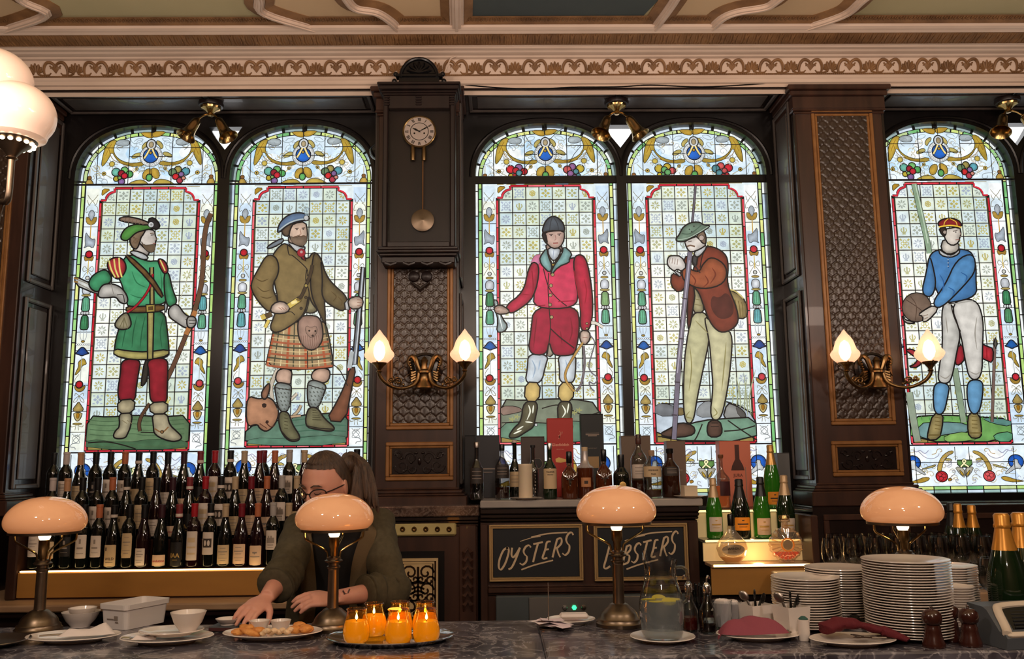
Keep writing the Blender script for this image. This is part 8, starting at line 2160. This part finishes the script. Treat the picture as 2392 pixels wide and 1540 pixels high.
# cream and grey appliance at the right edge
q = bt(2345, 1490)
t = thing('counter_appliance', 'cream and grey counter appliance with dark grille at the right edge', 'appliance', (q.x+.05, q.y-.055, ZB1+.0003), .12)
W, D = .30, .17
def sidep(y, z): return y, z
prof = [(-D*.55, 0), (-D*.55, .028), (-D*.5, .036), (-D*.35, .042), (.0, .088), (D*.1, .094), (D*.5, .096), (D*.5, 0)]
mb = MB(); vs = [(-W*.5+.02*(z/.1), y, z) for y, z in prof]+[(W*.5, y, z) for y, z in prof]; n = len(prof)
mb.add(vs, [tuple(range(n)), tuple(range(2*n-1, n-1, -1))]+[(i, i+n, (i+1) % n+n, (i+1) % n) for i in range(n)]); mb.obj('casing', mat('grey plastic', (78, 82, 88), .45), t)
rim = MB(); P = [(-W*.46, -D*.50, .039), (-W*.40, -D*.36, .044), (-W*.36, -.01, .088), (-W*.28, D*.1, .097), (W*.5, D*.1, .098)]
rim.tube(smooth_poly([Vector(v) for v in P], 2, False), .012, 10, flat=.7); rim.box(-W*.46, W*.5, -D*.57, -D*.45, .026, .044, .008); rim.obj('cream_rim', mat('cream plastic', (206, 190, 172), .4), t)
g = MB()
for k in range(7):
    f = k/6; y = -D*.33+f*(D*.36); z = .044+(.094-.044)*((y+D*.35)/(D*.45)) 
    g.box(-W*.30+.03*f, W*.5, y-.002, y+.003, z, z+.005, .001)
g.obj('grille', 'blackmatte', t)
P1 = MB(); P1.add([(-W*.33, -D*.34, .0446), (W*.5, -D*.34, .0446), (W*.5, D*.04, .0935), (-W*.28, D*.04, .0935)], [(0, 1, 2, 3)]); P1.obj('grille_bed', 'black', t)
# ---- big bottles and glasses at the right
champ(2338, 1201, None, 2.70, None, 'foil_orange', 'champ_dark', 'big champagne bottle with orange foil behind the cream appliance', zb_=ZB1+.0003, w=84)
champ(2379, 1199, None, 2.80, None, 'foil_orange', 'champ_dark', 'big champagne bottle with orange foil at the right edge', zb_=ZB1+.0003, w=80)
for px, top, Y, foil, lab in ((2238, 1178, 3.84, 'foil_orange', 'left champagne bottle with orange foil on the rear counter'), (2270, 1181, 3.92, 'foil_orange', 'right champagne bottle with orange foil on the rear counter'), (2222, 1176, 3.98, 'foil_black', 'dark bottle behind the orange foil bottles on the rear counter')):
    champ(px, top, None, Y, None, foil, 'champ_dark', lab, zb_=1.1003, w=44)
def wine_glass(loc, label, group, s=1.0):
    t = thing('wine_glass', label, 'wine glass', loc, 0, group)
    MB().lathe([(0, .085), (.012, .087), (.026, .098), (.036, .118), (.039, .14), (.036, .17), (.031, .20), (.030, .20), (.035, .17), (.0378, .14), (.035, .119), (.025, .1), (0, .0885)], n=24).obj('glass_bowl', M['glassware'], t)
    MB().lathe([(.034, 0), (.034, .0015), (.012, .004), (.004, .012), (.0033, .06), (.005, .082), (0, .086)], n=20).obj('stem', M['glassware'], t)
    t.scale = (s, s, s); return t
M['glassware'] = thin_glass('stemware glass', (232, 232, 232), .07)
wg = None; cnt = 0
for row, (Y, x0, x1, n) in enumerate(((3.52, 1946, 2300, 8), (3.62, 1972, 2330, 8), (3.72, 1955, 2200, 6))):
    for k in range(n):
        px = x0+(x1-x0)*k/(n-1); q = at(px, 1340, Y); loc = (q.x, Y, 1.1003)
        lb = 'empty wine glass in the %s of glasses on the rear counter' % ('front row', 'middle row', 'back row')[row]
        if wg is None: wg = wine_glass(loc, lb, 'wine glasses on the rear counter')
        else: dup(wg, loc, random.uniform(0, 3), lb, 'wine glasses in the '+('front row', 'middle row', 'back row')[row])
wg['group'] = 'wine glasses in the front row'
q = at(2300, 1402, 2.96); dup(wg, (q.x-.01, 2.9, ZB1+.0003), 0, 'tall wine glass standing on the bar beside the big champagne bottle', 'single glass').scale = (.92, .92, .92)
# ================================================================ THE BARTENDER
M['skin'] = mat('skin', (214, 158, 136), .5, sub=.15, noise=((204, 142, 122), 14, (1, 1, 1)))
M['hair'] = mat('dark brown hair', (52, 38, 30), .38, noise=((92, 70, 54), 30, (4, 4, .6)), bump=(220, .5))
M['jacket'] = mat('olive jacket', (72, 64, 46), .85, noise=((84, 76, 56), 60, (1, 1, 1)), bump=(700, .3))
M['lapel'] = mat('olive brown lapel', (98, 80, 54), .8, bump=(600, .3))
M['top_black'] = mat('black knit top', (20, 18, 19), .85)
def bartender():
    root = at(792, 1400, 3.44); root = Vector((root.x, root.y, 0))
    t = thing('person', 'bartender in an olive jacket and dark glasses bending over the bar behind a lamp', 'person', root)
    off = Matrix.Translation(-root)
    HC = at(762, 1134, 3.12)
    HR_ = Euler((math.radians(17), math.radians(4), math.radians(-27)), 'XYZ').to_matrix().to_4x4()
    HM = Matrix.Translation(HC) @ HR_
    def head_pt(d):
        x, y, z = d.x*.075, d.y*.098, d.z*.116
        if z < 0:
            q = -z/.116
            x *= 1-.34*q**1.5
            if y > 0: y *= 1-.45*q
            else: y *= 1-.06*q
        if y < -.05:
            g = lambda a, sa, b, sb: math.exp(-((x-a)/sa)**2-((z-b)/sb)**2)
            y = -.05+(y+.05)*.86
            for s in (-1, 1):
                y += .0095*g(s*.031, .016, .010, .010); y -= .0055*g(s*.031, .012, .006, .007)
                y -= .004*g(s*.028, .022, .028, .008); y -= .005*g(s*.040, .022, -.024, .02)
                y -= .006*g(s*.011, .008, -.034, .008)
            if -.046 < z < .022: y -= .023*math.exp(-(x/.0105)**2)*math.sin(max(0, min(1, (.022-z)/.060))**1.3*PI*.62)*(1 if z > -.036 else max(0, (z+.046)/.010))
            y -= .006*g(0, .020, -.056, .0055)+.006*g(0, .017, -.068, .006); y += .004*g(0, .022, -.062, .0025)
            y -= .008*g(0, .02, -.10, .016)
        return Vector((x, y, z))
    def headmesh(k=1.0, n=64, m=48):
        vs = []; fs = []
        for j in range(m+1):
            th = PI*j/m
            for i in range(n):
                a = 2*PI*i/n; vs.append(HM @ (head_pt(Vector((math.sin(th)*math.cos(a), math.sin(th)*math.sin(a), -math.cos(th))))*k))
        for j in range(m):
            for i in range(n): q = (i+1) % n; fs.append((j*n+i, j*n+q, (j+1)*n+q, (j+1)*n+i))
        return vs, fs
    # joints
    NB = at(797, 1212, 3.30)
    S1, E1, W1 = at(703, 1243, 3.31), at(664, 1342, 3.09), at(623, 1396, 2.945)
    S2, E2, W2 = at(878, 1226, 3.33), at(912, 1378, 3.16), at(786, 1397, 3.005)
    HP = Vector((root.x, 3.44, .93))
    mb = MB(); mb.add(*headmesh(), True)
    for s in (-1, 1):
        e0 = len(mb.v); mb.sphere((0, 0, 0), (.007, .017, .031), 12, 8); mb.xf(HM @ Matrix.Translation((s*.074, .012, -.004)) @ Matrix.Rotation(s*.35, 4, 'Z'), e0)
    mb.tube(spline([HM @ Vector((0, .035, -.05)), HM @ Vector((0, .045, -.11)), NB+Vector((0, .0, .03)), NB+Vector((0, .03, -.06))], 5), [.056]*5+[.054]*5+[.058]*4+[.07, .07], 18)
    def loft(secs, gap=0.0, n=36):
        vs = []; fs = []; m = n+1
        for (c, rx, ry, p_) in secs:
            for i in range(m):
                a = -PI/2+gap+(2*PI-2*gap)*i/n; ca, sa = math.cos(a), math.sin(a)
                vs.append((c[0]+rx*math.copysign(abs(ca)**p_, ca), c[1]+ry*math.copysign(abs(sa)**p_, sa), c[2]))
        for j in range(len(secs)-1):
            for i in range(n): fs.append((j*m+i, j*m+i+1, (j+1)*m+i+1, (j+1)*m+i))
        return vs, fs
    mid = lambda k: NB.lerp(HP, k)
    secs = [(mid(0)+Vector((0, .02, .005)), .06, .055, 1), (mid(.05)+Vector((0, .02, 0)), .13, .075, .9), (mid(.12)+Vector((0, .015, 0)), .175, .10, .9), (mid(.3), .17, .115, .9), (mid(.55), .155, .11, .95), (mid(.8), .16, .115, .95), (mid(1.0), .175, .12, .95), (mid(1.0)+Vector((0, 0, -.06)), .165, .11, 1)]
    vs, fs = loft(secs); n1 = 37
    fs += [tuple(range(n1)), tuple((len(secs)-1)*n1+i for i in range(n1))]
    mb.add(vs, fs, True)
    for S, E, W in ((S1, E1, W1), (S2, E2, W2)):
        P = spline([S+Vector((0, .02, .01)), S.lerp(E, .5), E, E.lerp(W, .4), W], 5)
        mb.tube(P, [.048-.010*i/10 for i in range(10)]+[.042-.0]+[.041-.018*(i/10) for i in range(len(P)-11)], 14)
    def hand(W, d, nrm, curl, sgn, spread=.9):
        """palm with four fingers and a thumb; d: pointing direction, nrm: back of the hand"""
        d = d.normalized(); side = d.cross(nrm).normalized()*sgn; nrm = side.cross(d).normalized()*sgn
        if nrm.z < 0: nrm = -nrm
        e0 = len(mb.v)
        mb.tube([W-d*.02, W+d*.01, W+d*.045, W+d*.085], [.024, .029, .040, .036], 16, flat=.42, up=tuple(nrm))
        for k, (o, ln) in enumerate(((-.029, .066), (-.010, .074), (.010, .069), (.028, .054))):
            b = W+d*.078+side*o; q = (d+side*o*spread*4).normalized()
            P = [b-d*.012, b+q*ln*.30]
            a1 = curl*(1+.08*k); dd = (q*math.cos(a1)-nrm*math.sin(a1)); P.append(P[-1]+dd*ln*.40)
            a2 = curl*1.9; dd = (q*math.cos(a2)-nrm*math.sin(a2)); P.append(P[-1]+dd*ln*.36)
            mb.tube(P, [.0095, .009, .0082, .0062], 10)
        tb_ = W+d*.022-side*.026
        td = (d*.75-side*.62-nrm*.25).normalized(); P = [tb_+side*.01, tb_+td*.034, tb_+td*.06+(d*.3-nrm*.15)*.03, tb_+td*.074+(d*.6-nrm*.3)*.045]
        mb.tube(P, [.013, .0115, .0098, .0068], 10)
    hand(W1, Vector((-.11, -.26, -.10)), Vector((.1, -.35, .9)), .38, 1)
    hand(W2, Vector((-.8, -.40, .0)), Vector((-.1, -.5, .85)), .45, -1)
    mb.xf(off)
    tmp = mb.obj('tmp_body', 'skin', None)
    md = tmp.modifiers.new('r', 'REMESH'); md.mode = 'VOXEL'; md.voxel_size = .0042; md.use_smooth_shade = True
    ms = tmp.modifiers.new('s', 'SMOOTH'); ms.iterations = 4; ms.factor = .5
    dg = bpy.context.evaluated_depsgraph_get(); me = bpy.data.meshes.new_from_object(tmp.evaluated_get(dg))
    me.name = 'body'; old = tmp.data; bpy.data.objects.remove(tmp); bpy.data.meshes.remove(old)
    me.polygons.foreach_set('use_smooth', [True]*len(me.polygons))
    bo = bpy.data.objects.new('body', me); COL.objects.link(bo); bo.parent = t
    def part(m_, name, mt, parent=None):
        m_.xf(off); return m_.obj(name, mt, parent or t)
    # --- hair
    h = MB(); n, m = 144, 96; vs = []; keep = {}
    for j in range(m+1):
        th = PI*j/m
        for i in range(n):
            a = 2*PI*i/n; d = Vector((math.sin(th)*math.cos(a), math.sin(th)*math.sin(a), -math.cos(th))); p = head_pt(d)
            line = .060+.018*math.cos(p.x*18) if p.y < -.02 else .058-(p.y+.02)*1.9
            ok = p.z > max(line, -.072)
            k = 1.05+.008*max(0, d.z)+.006*math.sin(a*26+d.z*5)
            if ok and p.z-line < .014: k = 1.02
            vs.append(HM @ (p*k)); keep[j*n+i] = ok
    fs = []
    for j in range(m):
        for i in range(n):
            q = (i+1) % n; f = (j*n+i, j*n+q, (j+1)*n+q, (j+1)*n+i)
            if sum(keep[v] for v in f) >= 3: fs.append(f)
    h.add(vs, fs, True); hair = part(h, 'hair', 'hair')
    rr_ = random.Random(9); pt = MB()
    kx = HM @ Vector((.020, .078, .050))
    for k in range(30):
        o = Vector((rr_.uniform(-.016, .016), rr_.uniform(-.02, .02), rr_.uniform(-.016, .016))); w = rr_.uniform(.4, 1.35)
        P = spline([kx+o*.5, kx+Vector((.024, .016, .022))+o, kx+Vector((.054+.012*w, .02, -.006))+o*1.4, kx+Vector((.068+.012*w+o.x, .005, -.06))+o*1.6, kx+Vector((.068+.018*w+o.x*2, -.01, -.120-.02*w))+o*1.6], 5)
        pt.tube(P, [.007+.006*math.sin(PI*min(1, i/19)) for i in range(len(P)-1)]+[.002], 6)
    pt.sphere(kx+Vector((.012, -.006, .0)), (.034, .032, .034), 14, 10)
    part(pt, 'ponytail', 'hair', hair)
    # --- brows, lashes, glasses
    for s in (-1, 1):
        b = MB(); b.tube([HM @ Vector((s*x, y, z)) for x, y, z in ((.013, -.0955, .025), (.026, -.0965, .031), (.040, -.089, .030), (.049, -.080, .024))], [.0022, .003, .0026, .0012], 6)
        part(b, 'eyebrow', 'hair')
    b = MB()
    for s in (-1, 1): b.tube([HM @ Vector((s*x, y, z)) for x, y, z in ((.019, -.0885, .003), (.027, -.0925, -.0005), (.036, -.089, .0), (.043, -.081, .004))], [.0010, .0016, .0016, .001], 5)
    part(b, 'eyelashes', 'black')
    g = MB()
    for s in (-1, 1):
        ring = []
        for k in range(28):
            a = 2*PI*k/28; x = .0255*math.cos(a); z = .0185*math.sin(a)+(.004*math.cos(a) if math.sin(a) > 0 else 0)
            ring.append(HM @ Vector((s*(.033+x), -.101+.0075*((.033+x)/.03)**2*.9, -.001+z)))
        g.tube(ring, .0022, 7, closed=True)
        g.tube([HM @ Vector((s*.0585, -.074, .004)), HM @ Vector((s*.070, -.05, .006)), HM @ Vector((s*.079, .005, .008))], .0020, 6)
    g.tube([HM @ Vector((-.009, -.099, .001)), HM @ Vector((0, -.104, .004)), HM @ Vector((.009, -.099, .001))], .002, 6)
    gl = part(g, 'spectacles', mat('dark tortoise frame', (34, 28, 28), .25)); gl['label'] = 'dark framed spectacles'
    lens = MB()
    for s in (-1, 1): lens.add([HM @ Vector((s*(.033+.024*math.cos(k*PI/10)), -.1005+.006*((.033+.024*math.cos(k*PI/10))/.03)**2, -.001+.0175*math.sin(k*PI/10))) for k in range(20)], [tuple(range(20))])
    part(lens, 'lens', 'glass', gl)
    # --- clothes
    tops = [(c+Vector((0, -.004, 0)), rx*1.03+.004, ry*1.05+.004, p_) for c, rx, ry, p_ in secs[1:]]
    part(MB().add(*loft(tops), True), 'black_top', 'top_black')
    js = [(mid(.0)+Vector((0, .03, .012)), .075, .062, 1), (mid(.045)+Vector((0, .02, 0)), .15, .09, .85), (mid(.11)+Vector((0, .015, 0)), .20, .118, .82), (mid(.3), .198, .135, .85), (mid(.55), .186, .135, .9), (mid(.8), .196, .142, .9), (mid(1.05), .215, .155, .9), (mid(1.2), .222, .16, .9)]
    jm = MB(); vs, fs = [], []
    gaps = [.9, .62, .40, .30, .30, .34, .40, .46]; n = 44; mm = n+1
    for (c, rx, ry, p_), gp in zip(js, gaps):
        for i in range(mm):
            a = -PI/2+gp+(2*PI-2*gp)*i/n; ca, sa = math.cos(a), math.sin(a); wv = 1+.012*math.sin(a*9+c[2]*40)
            vs.append((c[0]+rx*wv*math.copysign(abs(ca)**p_, ca), c[1]+ry*wv*math.copysign(abs(sa)**p_, sa), c[2]))
    fs = [(j*mm+i, j*mm+i+1, (j+1)*mm+i+1, (j+1)*mm+i) for j in range(len(js)-1) for i in range(n)]
    edges = [[Vector(vs[j*mm]) for j in range(len(js))], [Vector(vs[j*mm+n]) for j in range(len(js))]]
    jm.add(vs, fs, True); jk = part(jm, 'jacket', 'jacket')
    lp = MB()
    for k, E_ in enumerate(edges):
        s = 1 if k == 0 else -1; Q = spline(E_[1:], 4); vs2 = []
        for i, p in enumerate(Q):
            w = .052*min(1, .55+i/8)
            vs2 += [p+Vector((-s*.004, -.006, 0)), p+Vector((s*w*.55, -.014, 0)), p+Vector((s*w, -.004, 0))]
        lp.add(vs2, [(3*i+q, 3*i+3+q, 3*i+4+q, 3*i+1+q) for i in range(len(Q)-1) for q in (0, 1)], True)
    part(lp, 'lapel', 'lapel', jk)
    for S, E, W, cut in ((S1, E1, W1, .52), (S2, E2, W2, .48)):
        C = E.lerp(W, cut)
        P = spline([S+Vector((.0, .03, .02)), S.lerp(E, .25), S.lerp(E, .65), E+(E-(S+W)/2)*.06, E.lerp(W, cut*.5), C], 7)
        N = len(P)
        rs = [(.066-.006*i/N)+(.0052*math.sin(i*1.35) if i > N*.45 else .0018*math.sin(i*1.1)) for i in range(N)]
        rs[0] = .05; rs[-1] = .054
        sl = MB().tube(P, rs, 20)
        d = (P[-1]-P[-3]).normalized(); sl.tube([C-d*.03, C+d*.004, C+d*.012], [.059, .060, .050], 20)
        part(sl, 'sleeve', 'jacket', jk)
    f = E2.lerp(W2, .80); d = (W2-E2).normalized(); tt = MB()
    sd = d.cross(Vector((0, 0, 1))).normalized()
    fr_ = Vector((0, -1, .25)).normalized()
    for a, b_ in (((-.012, .018), (0, -.004)), ((.012, .016), (0, -.004)), ((0, -.004), (-.010, -.018)), ((0, -.004), (.012, -.018)), ((-.010, .004), (.010, .004))):
        A, B = [f+d*q[0]*1.1+Vector((0, 0, q[1]))+fr_*.0305 for q in (a, b_)]
        tt.tube([A, B], .0028, 6)
    part(tt, 'tattoo', mat('tattoo ink', (92, 70, 66), .6))
    tr_ = MB()
    for s in (-1, 1):
        hx = HP+Vector((s*.085, 0, -.02)); tr_.tube([hx+Vector((0, 0, .03)), hx+Vector((s*.01, .0, -.4)), Vector((root.x+s*.10, 3.47, .09))], [.098, .075, .055], 18)
    part(tr_, 'trousers', 'top_black')
    for s in (-1, 1):
        sh = MB(); sh.tube([(root.x+s*.10, 3.52, .045), (root.x+s*.105, 3.44, .045), (root.x+s*.115, 3.34, .032), (root.x+s*.118, 3.29, .028)], [.043, .046, .040, .026], 14, flat=.9)
        sh.box(root.x+s*.108-.045, root.x+s*.108+.045, 3.27, 3.56, 0, .018, .008); part(sh, 'shoe', 'black')
bartender()
# ================================================================ LIGHT
for x, y, p in ((-1.6, 1.0, 54), (.4, .4, 54), (2.4, 1.0, 54), (0, -1.4, 70)):  # point lights without fixtures, added for the room's warm ambient light
    lamp('ambient_fill_light', (x, y, 3.05), p, (255, 232, 214), .1)
for x in (-1.9, .3, 2.5):                                # unseen area lights added to brighten the cornice and ceiling
    o = lamp('cornice_fill_light', (x, 2.3, 2.75), 16, (255, 226, 206), kind='AREA')
    o.data.shape = 'RECTANGLE'; o.data.size = 1.2; o.data.size_y = .25
    o.rotation_euler = Vector((0, .72, .7)).to_track_quat('-Z', 'Y').to_euler()
w = bpy.data.worlds.new('world'); SC.world = w; w.use_nodes = True
w.node_tree.nodes['Background'].inputs['Color'].default_value = (.8, .9, 1, 1)
w.node_tree.nodes['Background'].inputs['Strength'].default_value = .6
